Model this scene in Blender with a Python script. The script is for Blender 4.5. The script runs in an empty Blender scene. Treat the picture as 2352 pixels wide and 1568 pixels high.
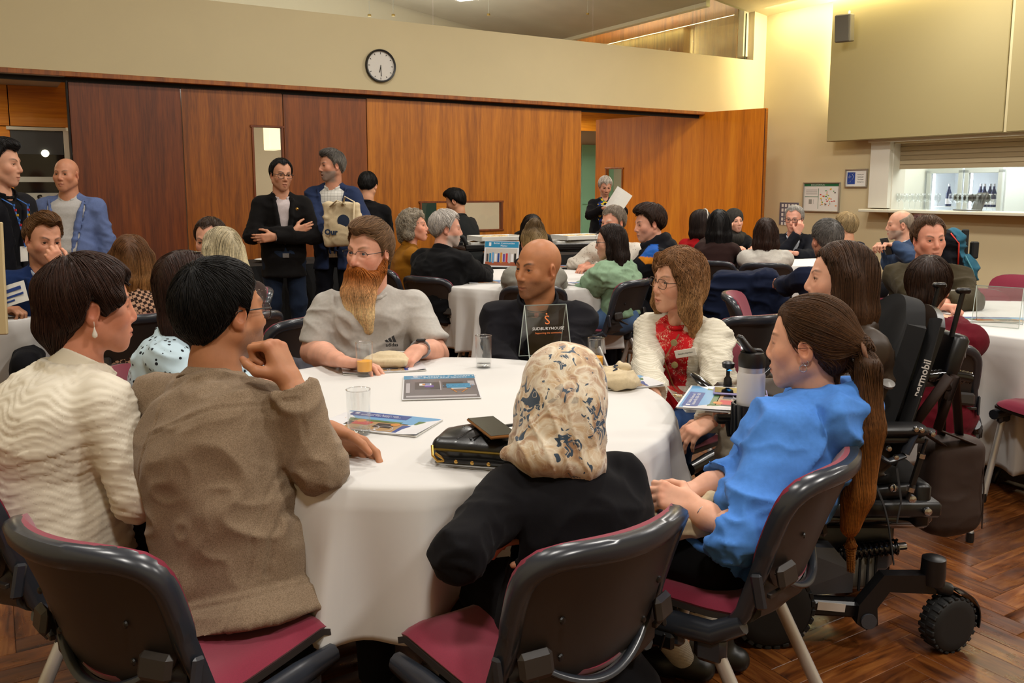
import bpy, math, random
import numpy as np
from mathutils import Vector, Matrix
RND = random.Random(7)
rng = np.random.default_rng(11)
C = bpy.context.scene.collection
SC = bpy.context.scene
PI = math.pi
# ------------------------------------------------------------------ camera, world, light, exposure
EYE = np.array([0.0, 0.0, 1.40])
FPX, VC, PITCH = 1950.0, 694.0, math.radians(7.66)
cam = bpy.data.objects.new('camera', bpy.data.cameras.new('camera'))
C.objects.link(cam)
cam.location = EYE
cam.rotation_euler = (PI / 2 - PITCH, 0, 0)
cam.data.sensor_width = 36.0
cam.data.lens = FPX * 36.0 / 2352.0
cam.data.shift_y = -(784.0 - VC) / 2352.0
cam.data.clip_start = 0.05
cam.data.clip_end = 100
SC.camera = cam
SC.view_settings.view_transform = 'Standard'
SC.view_settings.look = 'None'
SC.view_settings.gamma = 1.0
SC.view_settings.use_curve_mapping = False
SC.view_settings.exposure = 0.0
SC.cycles.caustics_reflective = False; SC.cycles.caustics_refractive = False
w = bpy.data.worlds.new('world')
SC.world = w
w.use_nodes = True
w.node_tree.nodes['Background'].inputs[0].default_value = (1.0, 0.95, 0.88, 1)
w.node_tree.nodes['Background'].inputs[1].default_value = 0.06
def area(name, loc, size, power, color=(1, .86, .66), rot=(0, 0, 0), sy=None, spread=None):
    L = bpy.data.lights.new(name, 'AREA')
    L.energy = power; L.color = color; L.size = size
    if sy: L.shape = 'RECTANGLE'; L.size_y = sy
    if spread: L.spread = spread
    o = bpy.data.objects.new(name, L); C.objects.link(o)
    o.location = loc; o.rotation_euler = rot
    return o
WA = math.radians(58.6); ED = np.array([math.sin(WA), math.cos(WA), 0.0]); NB = np.array([ED[1], -ED[0], 0.0]); PB = np.array([1.18, 10.7, 0.0])
def lamp_at(t, into, z): return PB + ED * t - NB * into + np.array([0, 0, z])
for t_, i_, e_ in ((-6.6, -3.0, .6), (-3.6, -2.6, .9), (-.6, -2.4, 1.1), (1.5, -3.4, .7), (-6.6, -5.8, .9), (-3.6, -5.6, 1.0), (-.6, -5.6, 1.1), (-6.6, -9.2, 1.5), (-3.6, -9.4, 1.7), (-.6, -9.4, 1.6), (1.2, -6.4, .9)):
    area('ceiling_lamp', lamp_at(t_, i_, 3.6 + .15 * (2.74 - t_)), .5, 64 * e_, (1, .955, .885))
# cove strip washing the corner and the gap beside the screen bulkhead
area('cove_lamp', lamp_at(2.45, -2.2, 3.79), 4.0, 120, (1, .86, .48), rot=(math.radians(12), 0, -WA), sy=.14)
area('cove_lamp', lamp_at(2.69, -1.40, 3.12), .05, 40, (1, .90, .58), rot=(PI / 2, 0, PI / 2 - WA), sy=1.15)
area('kitchen_lamp', lamp_at(3.75, -3.2, 2.5), 1.4, 60, (.95, 1, 1))
area('far_lamp', lamp_at(-5.0, 2.0, 2.6), 1.2, 40, (1, .95, .85)); area('far_lamp', lamp_at(-1.5, 2.2, 2.6), 1.2, 40, (1, .95, .85)); area('far_lamp', lamp_at(1.4, 2.4, 2.55), 1.0, 45, (1, .95, .85))
area('far_cove', lamp_at(1.25, 2.4, 4.30), .25, 60, (1, .9, .6), sy=3.4, rot=(0, math.radians(-62), PI / 2 - WA))
area('far_uplight', lamp_at(-3.0, 2.2, 2.9), 5.0, 150, (1, .97, .92), rot=(PI, 0, PI / 2 - WA), sy=2.5)
area('recess_lamp', lamp_at(-7.2, .5, 2.3), .3, 14, (1, .85, .6))


# ------------------------------------------------------------------ geometry of the picture: pixel -> place in the room
def ray(u, v):
    a = (u - 1176.0) / FPX; b = (VC - v) / FPX
    return np.array([a, math.cos(PITCH) + b * math.sin(PITCH), -math.sin(PITCH) + b * math.cos(PITCH)])
def P(u, v, Y):
    d = ray(u, v); return EYE + d * (Y / d[1])
def PZ(u, v, z):
    d = ray(u, v); return EYE + d * ((z - EYE[2]) / d[2])
def V3(*a): return np.array(a, float)
def nrm(v):
    v = np.asarray(v, float); return v / (np.linalg.norm(v) + 1e-12)
def fdir(a):
    a = math.radians(a); return V3(math.sin(a), -math.cos(a), 0)   # 0 faces the camera, 90 faces picture right
def rotz(a):
    c, s = math.cos(a), math.sin(a); return np.array([[c, -s, 0], [s, c, 0], [0, 0, 1.0]])
def rotx(a):
    c, s = math.cos(a), math.sin(a); return np.array([[1, 0, 0], [0, c, -s], [0, s, c.real]])
def roty(a):
    c, s = math.cos(a), math.sin(a); return np.array([[c, 0, s], [0, 1, 0], [-s, 0, c]])

# ------------------------------------------------------------------ objects
def tag(o, label=None, cat=None, group=None, kind=None):
    if label: o['label'] = label
    if cat: o['category'] = cat
    if group: o['group'] = group
    if kind: o['kind'] = kind
    return o
def empty(name, loc, label=None, cat=None, group=None, rz=0.0):
    o = bpy.data.objects.new(name, None); C.objects.link(o)
    o.location = Vector(loc); o.rotation_euler = (0, 0, rz); o.empty_display_size = .1
    return tag(o, label, cat, group)
def mesh_np(name, V, F, mats, parent=None, col=None, mi=None, smooth=True, local=True, loc=None):
    """V (n,3), F either (m,4)/(m,3) array or a list of index tuples; world coordinates when local and parent has a location"""
    me = bpy.data.meshes.new(name)
    V = np.asarray(V, float)
    if isinstance(F, np.ndarray):
        n, k = F.shape
        me.vertices.add(len(V)); me.vertices.foreach_set('co', V.ravel())
        me.loops.add(n * k); me.loops.foreach_set('vertex_index', F.ravel().astype(np.int32))
        me.polygons.add(n); me.polygons.foreach_set('loop_start', (np.arange(n) * k).astype(np.int32))
        me.polygons.foreach_set('loop_total', np.full(n, k, np.int32))
        me.update(calc_edges=True)
    else:
        me.from_pydata([tuple(v) for v in V], [], [tuple(int(i) for i in f) for f in F]); me.update()
    if smooth:
        me.polygons.foreach_set('use_smooth', np.ones(len(me.polygons), bool))
    if not isinstance(mats, (list, tuple)): mats = [mats]
    for m in mats: me.materials.append(m)
    if mi is not None: me.polygons.foreach_set('material_index', np.asarray(mi, np.int32))
    if col is not None:
        a = me.color_attributes.new('Col', 'FLOAT_COLOR', 'POINT')
        c = np.ones((len(V), 4), np.float32); c[:, :3] = col
        a.data.foreach_set('color', c.ravel())
    o = bpy.data.objects.new(name, me); C.objects.link(o)
    if parent is not None: o.parent = parent
    if loc is not None: o.location = Vector(loc)
    return o
class MB:
    """collects boxes, tubes, lofts; build() links them as one mesh"""
    def __init__(s): s.v = []; s.f = []; s.m = []; s.cm = 0
    def add(s, V, F, M=None):
        n = len(s.v); V = np.asarray(V, float)
        if M is not None: V = V @ np.asarray(M)[:3, :3].T + (np.asarray(M)[:3, 3] if np.asarray(M).shape[0] == 4 else 0)
        s.v.extend(V.tolist()); s.f.extend([[int(i) + n for i in f] for f in F]); s.m.extend([s.cm] * len(F)); return s
    def box(s, c, d, R=None, bev=0.0):
        c = np.asarray(c, float); h = np.asarray(d, float) / 2
        if bev <= 0:
            V = np.array([[x, y, z] for x in (-1, 1) for y in (-1, 1) for z in (-1, 1)]) * h
            F = [(0, 1, 3, 2), (4, 6, 7, 5), (0, 4, 5, 1), (2, 3, 7, 6), (0, 2, 6, 4), (1, 5, 7, 3)]
        else:
            b = min(bev, h.min() * .95); V = []; ids = {}
            for sx in (-1, 1):
                for sy in (-1, 1):
                    for sz in (-1, 1):
                        k = (sx, sy, sz); q = h * k; ids[k] = []
                        for ax in range(3):
                            p = q - b * np.array(k); p[ax] = q[ax]; ids[k].append(len(V)); V.append(p)
            F = []
            for ax in range(3):
                a1, a2 = (ax + 1) % 3, (ax + 2) % 3
                for sg in (-1, 1):
                    r = []
                    for (p1, p2) in ((-1, -1), (1, -1), (1, 1), (-1, 1)):
                        k = [0, 0, 0]; k[ax] = sg; k[a1] = p1; k[a2] = p2; r.append(ids[tuple(k)][ax])
                    F.append(r if sg > 0 else r[::-1])
                for p1 in (-1, 1):
                    for p2 in (-1, 1):
                        ka = [0, 0, 0]; ka[ax] = -1; ka[a1] = p1; ka[a2] = p2; kb = list(ka); kb[ax] = 1
                        r = [ids[tuple(ka)][a1], ids[tuple(kb)][a1], ids[tuple(kb)][a2], ids[tuple(ka)][a2]]
                        F.append(r[::-1] if p1 * p2 > 0 else r)
            for k, i in ids.items(): F.append(i if k[0] * k[1] * k[2] > 0 else i[::-1])
            V = np.array(V)
        if R is not None: V = V @ np.asarray(R).T
        return s.add(V + c, F)
    def tube(s, pts, r, n=8, caps=True, flat=None):
        pts = np.asarray(pts, float); m = len(pts)
        rr = np.broadcast_to(np.asarray(r, float), (m,)) if np.ndim(r) < 2 else None
        T = np.gradient(pts, axis=0); T /= np.linalg.norm(T, axis=1)[:, None] + 1e-12
        u = np.cross(T[0], [0, 0, 1.0])
        if np.linalg.norm(u) < .1: u = np.cross(T[0], [0, 1.0, 0])
        u = nrm(u); V = []
        for i in range(m):
            u = u - T[i] * (u @ T[i]); u = nrm(u); w_ = np.cross(T[i], u)
            for j in range(n):
                a = 2 * PI * j / n
                V.append(pts[i] + rr[i] * (math.cos(a) * u + math.sin(a) * w_ * (flat or 1)))
        F = [(i * n + j, i * n + (j + 1) % n, (i + 1) * n + (j + 1) % n, (i + 1) * n + j) for i in range(m - 1) for j in range(n)]
        if caps: F += [tuple(range(n))[::-1], tuple((m - 1) * n + j for j in range(n))]
        return s.add(V, F)
    def lathe(s, prof, c=(0, 0, 0), n=24, R=None, closed=False):
        """prof: (r,z) pairs"""
        V = []; m = len(prof)
        for (r, z) in prof:
            for j in range(n):
                a = 2 * PI * j / n; V.append((r * math.cos(a), r * math.sin(a), z))
        V = np.array(V, float)
        F = [(i * n + j, i * n + (j + 1) % n, (i + 1) * n + (j + 1) % n, (i + 1) * n + j) for i in range(m - 1) for j in range(n)]
        if closed: F += [((m - 1) * n + j, (m - 1) * n + (j + 1) % n, (j + 1) % n, j) for j in range(n)]
        else:
            if prof[0][0] > 1e-5: F.append(tuple(range(n))[::-1])
            if prof[-1][0] > 1e-5: F.append(tuple((m - 1) * n + j for j in range(n)))
        if R is not None: V = V @ np.asarray(R).T
        return s.add(V + np.asarray(c, float), F)
    def grid(s, fn, nu, nv, thick=0.0, closed_u=False):
        """fn(u,v)->point, u,v in 0..1; thick > 0 gives the sheet a back face and edges"""
        V = np.array([[fn(i / (nu - (0 if closed_u else 1)), j / (nv - 1)) for j in range(nv)] for i in range(nu)], float)
        iu = range(nu if closed_u else nu - 1)
        F = [(i * nv + j, ((i + 1) % nu) * nv + j, ((i + 1) % nu) * nv + j + 1, i * nv + j + 1) for i in iu for j in range(nv - 1)]
        if thick:
            du = np.gradient(V, axis=0) if not closed_u else (np.roll(V, -1, 0) - np.roll(V, 1, 0)); dv = np.gradient(V, axis=1)
            N = np.cross(du, dv); N /= np.linalg.norm(N, axis=2)[..., None] + 1e-12
            B = V - N * thick; n0 = nu * nv
            F2 = [tuple(q + n0 for q in f)[::-1] for f in F]
            def rim(a): return [(p, p + n0, q + n0, q) for p, q in zip(a[:-1], a[1:])]
            E = rim([i * nv for i in range(nu)] + ([0] if closed_u else [])) + [x[::-1] for x in rim([i * nv + nv - 1 for i in range(nu)] + ([nv - 1] if closed_u else []))]
            if not closed_u: E += [x[::-1] for x in rim(list(range(nv)))] + rim([(nu - 1) * nv + j for j in range(nv)])
            return s.add(np.concatenate([V.reshape(-1, 3), B.reshape(-1, 3)]), F + F2 + E)
        return s.add(V.reshape(-1, 3), F)
    def build(s, name, mats, parent=None, smooth=False, loc=None, auto=None):
        o = mesh_np(name, np.array(s.v), s.f, mats, parent, mi=s.m, smooth=smooth, loc=loc)
        if auto: smooth_by_angle(o, auto)
        return o
def smooth_by_angle(o, deg):
    me = o.data
    me.polygons.foreach_set('use_smooth', np.ones(len(me.polygons), bool))
    me.set_sharp_from_angle(angle=math.radians(deg))
def copy_tree(o, parent=None):
    c = o.copy(); C.objects.link(c); c.parent = parent
    for ch in list(o.children): copy_tree(ch, c)
    return c
def text_mesh(name, s, size, mat, parent, M, ext=0.0004, align='CENTER', shear=0.0, bold=0.0):
    cu = bpy.data.curves.new(name, 'FONT'); cu.body = s; cu.size = size; cu.align_x = align; cu.align_y = 'CENTER'
    cu.extrude = ext; cu.resolution_u = 2; cu.shear = shear; cu.offset = bold
    t = bpy.data.objects.new(name, cu); me = bpy.data.meshes.new_from_object(t)
    bpy.data.objects.remove(t); bpy.data.curves.remove(cu)
    o = bpy.data.objects.new(name, me); C.objects.link(o); me.materials.clear(); me.materials.append(mat)
    me.transform(Matrix(np.asarray(M).tolist())); o.parent = parent
    return o
def frame(o, x, y, z=None):
    """4x4 whose x, y axes are given and origin o"""
    x = nrm(x); y = np.asarray(y, float); y = nrm(y - x * (x @ y)); z = np.cross(x, y)
    M = np.eye(4); M[:3, 0] = x; M[:3, 1] = y; M[:3, 2] = z; M[:3, 3] = o
    return M
# ------------------------------------------------------------------ noise
def vnoise(p, seed=0):
    i = np.floor(p).astype(np.int64); f = p - i; f = f * f * (3 - 2 * f)
    def h(a, b, c):
        n = (a * 374761393 + b * 668265263 + c * 1440662683 + seed * 97531) & 0xffffffff
        n = ((n ^ (n >> 13)) * 1274126177) & 0xffffffff
        return ((n ^ (n >> 16)) & 0xffff) / 65535.0
    x, y, z = i[..., 0], i[..., 1], i[..., 2]; fx, fy, fz = f[..., 0], f[..., 1], f[..., 2]
    a = (h(x, y, z) * (1 - fx) + h(x + 1, y, z) * fx) * (1 - fy) + (h(x, y + 1, z) * (1 - fx) + h(x + 1, y + 1, z) * fx) * fy
    b = (h(x, y, z + 1) * (1 - fx) + h(x + 1, y, z + 1) * fx) * (1 - fy) + (h(x, y + 1, z + 1) * (1 - fx) + h(x + 1, y + 1, z + 1) * fx) * fy
    return a * (1 - fz) + b * fz
# ------------------------------------------------------------------ materials
def new_mat(name):
    m = bpy.data.materials.new(name); m.use_nodes = True
    return m, m.node_tree, m.node_tree.nodes['Principled BSDF']
def lin(c):
    """sRGB 0-255 (or '#hex') to linear"""
    if isinstance(c, str): c = [int(c[i:i + 2], 16) for i in (1, 3, 5)]
    return tuple((x / 255 / 12.92) if x / 255 <= .04045 else ((x / 255 + .055) / 1.055) ** 2.4 for x in c)
def nd(t, typ, **kw):
    n = t.nodes.new(typ)
    for k, v in kw.items():
        if k.startswith('i_'): n.inputs[int(k[2:]) if k[2:].isdigit() else k[2:].replace('_', ' ')].default_value = v
        else: setattr(n, k, v)
    return n
def ramp(t, fac, stops, interp='LINEAR'):
    r = nd(t, 'ShaderNodeValToRGB'); r.color_ramp.interpolation = interp
    while len(r.color_ramp.elements) < len(stops): r.color_ramp.elements.new(.5)
    for e, (p, c) in zip(r.color_ramp.elements, stops): e.position = p; e.color = (*c, 1)
    t.links.new(fac, r.inputs[0]); return r.outputs[0]
def coords(t, scale=(1, 1, 1), kind='Object', rot=(0, 0, 0)):
    tc = nd(t, 'ShaderNodeTexCoord'); mp = nd(t, 'ShaderNodeMapping'); mp.inputs['Scale'].default_value = scale; mp.inputs['Rotation'].default_value = rot
    t.links.new(tc.outputs[kind], mp.inputs[0]); return mp.outputs[0]
def bump(t, b, h, strength=.2, dist=.002):
    n = nd(t, 'ShaderNodeBump'); n.inputs['Strength'].default_value = strength; n.inputs['Distance'].default_value = dist
    t.links.new(h, n.inputs['Height']); t.links.new(n.outputs[0], b.inputs['Normal'])
MATS = {}
def plain(name, c, rough=.5, metal=0.0, spec=.5, var=.0, vscale=40, bmp=0.0, bscale=400, bdist=.0006, coat=0.0, sheen=0.0):
    if name in MATS: return MATS[name]
    m, t, b = new_mat(name); c = lin(c)
    b.inputs['Base Color'].default_value = (*c, 1); b.inputs['Roughness'].default_value = rough; b.inputs['Metallic'].default_value = metal
    b.inputs['Specular IOR Level'].default_value = spec; b.inputs['Coat Weight'].default_value = coat; b.inputs['Sheen Weight'].default_value = sheen
    if var > 0:
        n = nd(t, 'ShaderNodeTexNoise'); n.inputs['Scale'].default_value = vscale; n.inputs['Detail'].default_value = 3
        t.links.new(coords(t), n.inputs['Vector'])
        t.links.new(ramp(t, n.outputs[0], [(.3, tuple(x * (1 - var) for x in c)), (.7, tuple(min(1, x * (1 + var)) for x in c))]), b.inputs['Base Color'])
    if bmp > 0:
        n = nd(t, 'ShaderNodeTexNoise'); n.inputs['Scale'].default_value = bscale; n.inputs['Detail'].default_value = 2
        t.links.new(coords(t), n.inputs['Vector']); bump(t, b, n.outputs[0], bmp, bdist)
    MATS[name] = m; return m
def emit(name, c, s):
    if name in MATS: return MATS[name]
    m, t, b = new_mat(name); b.inputs['Base Color'].default_value = (*lin(c), 1)
    b.inputs['Emission Color'].default_value = (*lin(c), 1); b.inputs['Emission Strength'].default_value = s
    MATS[name] = m; return m
def clear(name, tint=(1, 1, 1), gloss=.08, alpha_tint=.0, rough=.02):
    """thin clear sheet: mostly see-through, a fresnel reflection"""
    if name in MATS: return MATS[name]
    m, t, b = new_mat(name); t.nodes.remove(b)
    tr = nd(t, 'ShaderNodeBsdfTransparent'); tr.inputs[0].default_value = (*tint, 1)
    gl = nd(t, 'ShaderNodeBsdfGlossy'); gl.inputs['Roughness'].default_value = rough; gl.inputs[0].default_value = (1, 1, 1, 1)
    fr = nd(t, 'ShaderNodeLayerWeight'); pw = nd(t, 'ShaderNodeMath', operation='POWER'); pw.inputs[1].default_value = 4.0; t.links.new(fr.outputs['Facing'], pw.inputs[0])
    ad = nd(t, 'ShaderNodeMath', operation='MULTIPLY_ADD'); ad.inputs[1].default_value = .6; ad.inputs[2].default_value = gloss; ad.use_clamp = True
    mx = nd(t, 'ShaderNodeMixShader'); t.links.new(pw.outputs[0], ad.inputs[0]); t.links.new(ad.outputs[0], mx.inputs[0])
    t.links.new(tr.outputs[0], mx.inputs[1]); t.links.new(gl.outputs[0], mx.inputs[2]); t.links.new(mx.outputs[0], t.nodes['Material Output'].inputs[0])
    MATS[name] = m; return m
def attr_mat(name, rough=.5, spec=.5, sss=0.0, var=.15, vscale=60, bmp=.1, bscale=300, stretch=(1, 1, 1), sheen=0.0, bdist=.0006):
    if name in MATS: return MATS[name]
    m, t, b = new_mat(name); a = nd(t, 'ShaderNodeVertexColor'); a.layer_name = 'Col'
    n = nd(t, 'ShaderNodeTexNoise'); n.inputs['Scale'].default_value = vscale; n.inputs['Detail'].default_value = 4
    t.links.new(coords(t, stretch), n.inputs['Vector'])
    k = ramp(t, n.outputs[0], [(.3, (1 - var,) * 3), (.7, (1 + var,) * 3)])
    mx = nd(t, 'ShaderNodeMix', data_type='RGBA', blend_type='MULTIPLY'); mx.inputs[0].default_value = 1
    t.links.new(a.outputs[0], mx.inputs[6]); t.links.new(k, mx.inputs[7]); t.links.new(mx.outputs[2], b.inputs['Base Color'])
    b.inputs['Roughness'].default_value = rough; b.inputs['Specular IOR Level'].default_value = spec; b.inputs['Sheen Weight'].default_value = sheen
    if sss: b.inputs['Subsurface Weight'].default_value = sss; b.inputs['Subsurface Radius'].default_value = (1, .35, .2); b.inputs['Subsurface Scale'].default_value = .008
    if bmp:
        n2 = nd(t, 'ShaderNodeTexNoise'); n2.inputs['Scale'].default_value = bscale; n2.inputs['Detail'].default_value = 2
        t.links.new(coords(t, stretch), n2.inputs['Vector']); bump(t, b, n2.outputs[0], bmp, bdist)
    MATS[name] = m; return m

# ------------------------------------------------------------------ implicit surfaces on a grid, meshed by surface nets
def smin(a, b, k):
    if k <= 0: return np.minimum(a, b)
    h = np.clip(.5 + .5 * (b - a) / k, 0, 1); return b * (1 - h) + a * h - k * h * (1 - h)
class Field:
    def __init__(s, lo, hi, h, big=.08):
        s.h = h; s.lo = np.asarray(lo, float); n = np.ceil((np.asarray(hi) - s.lo) / h).astype(int) + 1
        s.n = n; s.ax = [s.lo[i] + h * np.arange(n[i]) for i in range(3)]
        s.f = np.full(n, big, np.float32); s.big = big
    def sub(s, lo, hi):
        a = np.clip(np.floor((lo - s.lo) / s.h).astype(int), 0, s.n); b = np.clip(np.ceil((hi - s.lo) / s.h).astype(int) + 1, 0, s.n)
        if (b <= a).any(): return None
        sl = tuple(slice(a[i], b[i]) for i in range(3))
        X = s.ax[0][sl[0]][:, None, None]; Y = s.ax[1][sl[1]][None, :, None]; Z = s.ax[2][sl[2]][None, None, :]
        return sl, X, Y, Z
    def put(s, sl, d, k, op):
        g = s.f[sl]
        if op == '+': s.f[sl] = smin(g, d, k)
        elif op == '-': s.f[sl] = -smin(-g, d, k)
        else: s.f[sl] = -smin(-g, -d, k)
    def fn(s, f, lo, hi, k=0, op='+'):
        m = k + 3 * s.h; r = s.sub(np.asarray(lo) - m, np.asarray(hi) + m)
        if r: s.put(r[0], f(*r[1:]), k, op)
        return s
    def cut(s, f, k=0):            # keep where f < 0
        r = s.sub(s.lo, s.lo + s.h * s.n); s.put(r[0], f(*r[1:]), k, '&'); return s
    def cap(s, a, b, ra, rb=None, k=0, op='+', marg=0):
        a = np.asarray(a, float); b = np.asarray(b, float); rb = ra if rb is None else rb
        m = max(ra, rb) + k + 3 * s.h + marg
        r = s.sub(np.minimum(a, b) - m, np.maximum(a, b) + m)
        if not r: return s
        sl, X, Y, Z = r; d = b - a; L = d @ d + 1e-12
        t = np.clip(((X - a[0]) * d[0] + (Y - a[1]) * d[1] + (Z - a[2]) * d[2]) / L, 0, 1)
        q = np.sqrt((X - a[0] - d[0] * t) ** 2 + (Y - a[1] - d[1] * t) ** 2 + (Z - a[2] - d[2] * t) ** 2) - (ra + (rb - ra) * t)
        s.put(sl, q, k, op); return s
    def chain(s, pts, rs, k=0, op='+', k0=None):
        rs = np.broadcast_to(rs, (len(pts),))
        for i in range(len(pts) - 1): s.cap(pts[i], pts[i + 1], rs[i], rs[i + 1], k if (i or k0 is None) else k0, op)
        return s
    def ell(s, c, r, R=None, k=0, op='+'):
        c = np.asarray(c, float); r = np.asarray(r, float); m = r.max() + k + 3 * s.h
        q = s.sub(c - m, c + m)
        if not q: return s
        sl, X, Y, Z = q; X = X - c[0]; Y = Y - c[1]; Z = Z - c[2]
        if R is not None: X, Y, Z = (R[0][i] * X + R[1][i] * Y + R[2][i] * Z for i in range(3))
        k0 = np.sqrt((X / r[0]) ** 2 + (Y / r[1]) ** 2 + (Z / r[2]) ** 2); k1 = np.sqrt((X / r[0] ** 2) ** 2 + (Y / r[1] ** 2) ** 2 + (Z / r[2] ** 2) ** 2)
        s.put(sl, k0 * (k0 - 1) / (k1 + 1e-9), k, op); return s
    def box(s, c, hd, rd=0.0, R=None, k=0, op='+'):
        c = np.asarray(c, float); hd = np.asarray(hd, float); m = np.linalg.norm(hd) + k + 3 * s.h
        q = s.sub(c - m, c + m)
        if not q: return s
        sl, X, Y, Z = q; X = X - c[0]; Y = Y - c[1]; Z = Z - c[2]
        if R is not None: X, Y, Z = (R[0][i] * X + R[1][i] * Y + R[2][i] * Z for i in range(3))
        a = np.abs(X) - hd[0] + rd; b = np.abs(Y) - hd[1] + rd; e = np.abs(Z) - hd[2] + rd
        d = np.sqrt(np.maximum(a, 0) ** 2 + np.maximum(b, 0) ** 2 + np.maximum(e, 0) ** 2) + np.minimum(np.maximum(a, np.maximum(b, e)), 0) - rd
        s.put(sl, d, k, op); return s
    def samp(s, p):
        q = (p - s.lo) / s.h; q = np.clip(q, 0, s.n - 1.001); i = q.astype(int); f = q - i; x, y, z = i.T; a, b, c = f.T
        g = s.f
        return ((g[x, y, z] * (1 - a) + g[x + 1, y, z] * a) * (1 - b) + (g[x, y + 1, z] * (1 - a) + g[x + 1, y + 1, z] * a) * b) * (1 - c) + \
               ((g[x, y, z + 1] * (1 - a) + g[x + 1, y, z + 1] * a) * (1 - b) + (g[x, y + 1, z + 1] * (1 - a) + g[x + 1, y + 1, z + 1] * a) * b) * c
    def grad(s, p):
        e = s.h * .8; G = np.stack([s.samp(p + d) - s.samp(p - d) for d in np.eye(3) * e], 1)
        return G / (np.linalg.norm(G, axis=1)[:, None] + 1e-9)
    def mesh(s, relax=1):
        f = s.f.copy()
        for sl in ((0,), (-1,)):                     # close the surface at the border of the grid
            f[sl[0]] = np.maximum(f[sl[0]], s.h * .5); f[:, sl[0]] = np.maximum(f[:, sl[0]], s.h * .5); f[:, :, sl[0]] = np.maximum(f[:, :, sl[0]], s.h * .5)
        S = f < 0
        c = np.zeros(np.array(f.shape) - 1, np.int8)
        for dx in (0, 1):
            for dy in (0, 1):
                for dz in (0, 1): c += S[dx:S.shape[0] - 1 + dx, dy:S.shape[1] - 1 + dy, dz:S.shape[2] - 1 + dz]
        I = np.argwhere((c > 0) & (c < 8)); idx = np.full(c.shape, -1, np.int64); idx[tuple(I.T)] = np.arange(len(I))
        co = np.array([[x, y, z] for x in (0, 1) for y in (0, 1) for z in (0, 1)])
        W = np.stack([f[I[:, 0] + a, I[:, 1] + b, I[:, 2] + d] for a, b, d in co], 1)
        acc = np.zeros((len(I), 3)); cnt = np.zeros(len(I))
        for a in range(8):
            for b in range(a + 1, 8):
                if np.abs(co[a] - co[b]).sum() != 1: continue
                m = (W[:, a] < 0) != (W[:, b] < 0); t = np.where(m, W[:, a] / np.where(m, W[:, a] - W[:, b], 1), 0)
                acc += (co[a] + (co[b] - co[a]) * t[:, None]) * m[:, None]; cnt += m
        V = s.lo + s.h * (I + acc / cnt[:, None])
        Q = []
        for ax in range(3):
            A = S.take(range(S.shape[ax] - 1), ax); B = S.take(range(1, S.shape[ax]), ax)
            E = np.argwhere(A != B); o1, o2 = (ax + 1) % 3, (ax + 2) % 3
            E = E[(E[:, o1] > 0) & (E[:, o2] > 0) & (E[:, o1] < S.shape[o1] - 1) & (E[:, o2] < S.shape[o2] - 1)]
            ins = A[tuple(E.T)]
            def at(d1, d2):
                q = E.copy(); q[:, o1] += d1; q[:, o2] += d2; return idx[tuple(q.T)]
            q = np.stack([at(-1, -1), at(0, -1), at(0, 0), at(-1, 0)], 1); q[~ins] = q[~ins][:, ::-1]; Q.append(q)
        Q = np.concatenate(Q)
        for _ in range(relax):
            acc = np.zeros_like(V); cnt = np.zeros(len(V))
            for a, b in ((0, 1), (1, 2), (2, 3), (3, 0)):
                for ax in range(3):
                    acc[:, ax] += np.bincount(Q[:, a], V[Q[:, b], ax], len(V)) + np.bincount(Q[:, b], V[Q[:, a], ax], len(V))
                cnt += np.bincount(Q[:, a], minlength=len(V)) + np.bincount(Q[:, b], minlength=len(V))
            V = V * .5 + acc / np.maximum(cnt, 1)[:, None] * .5
        return V, Q
def vnormals(V, Q):
    n = np.cross(V[Q[:, 2]] - V[Q[:, 0]], V[Q[:, 3]] - V[Q[:, 1]]); N = np.zeros_like(V)
    for a in range(4):
        for ax in range(3): N[:, ax] += np.bincount(Q[:, a], n[:, ax], len(V))
    return N / (np.linalg.norm(N, axis=1)[:, None] + 1e-12)
def join(parts):
    V, Q, Cc = [], [], []; n = 0
    for v, q, c in parts:
        V.append(v); Q.append(q + n); Cc.append(np.broadcast_to(c, (len(v), 3))); n += len(v)
    return np.concatenate(V), np.concatenate(Q), np.concatenate(Cc)

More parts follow.
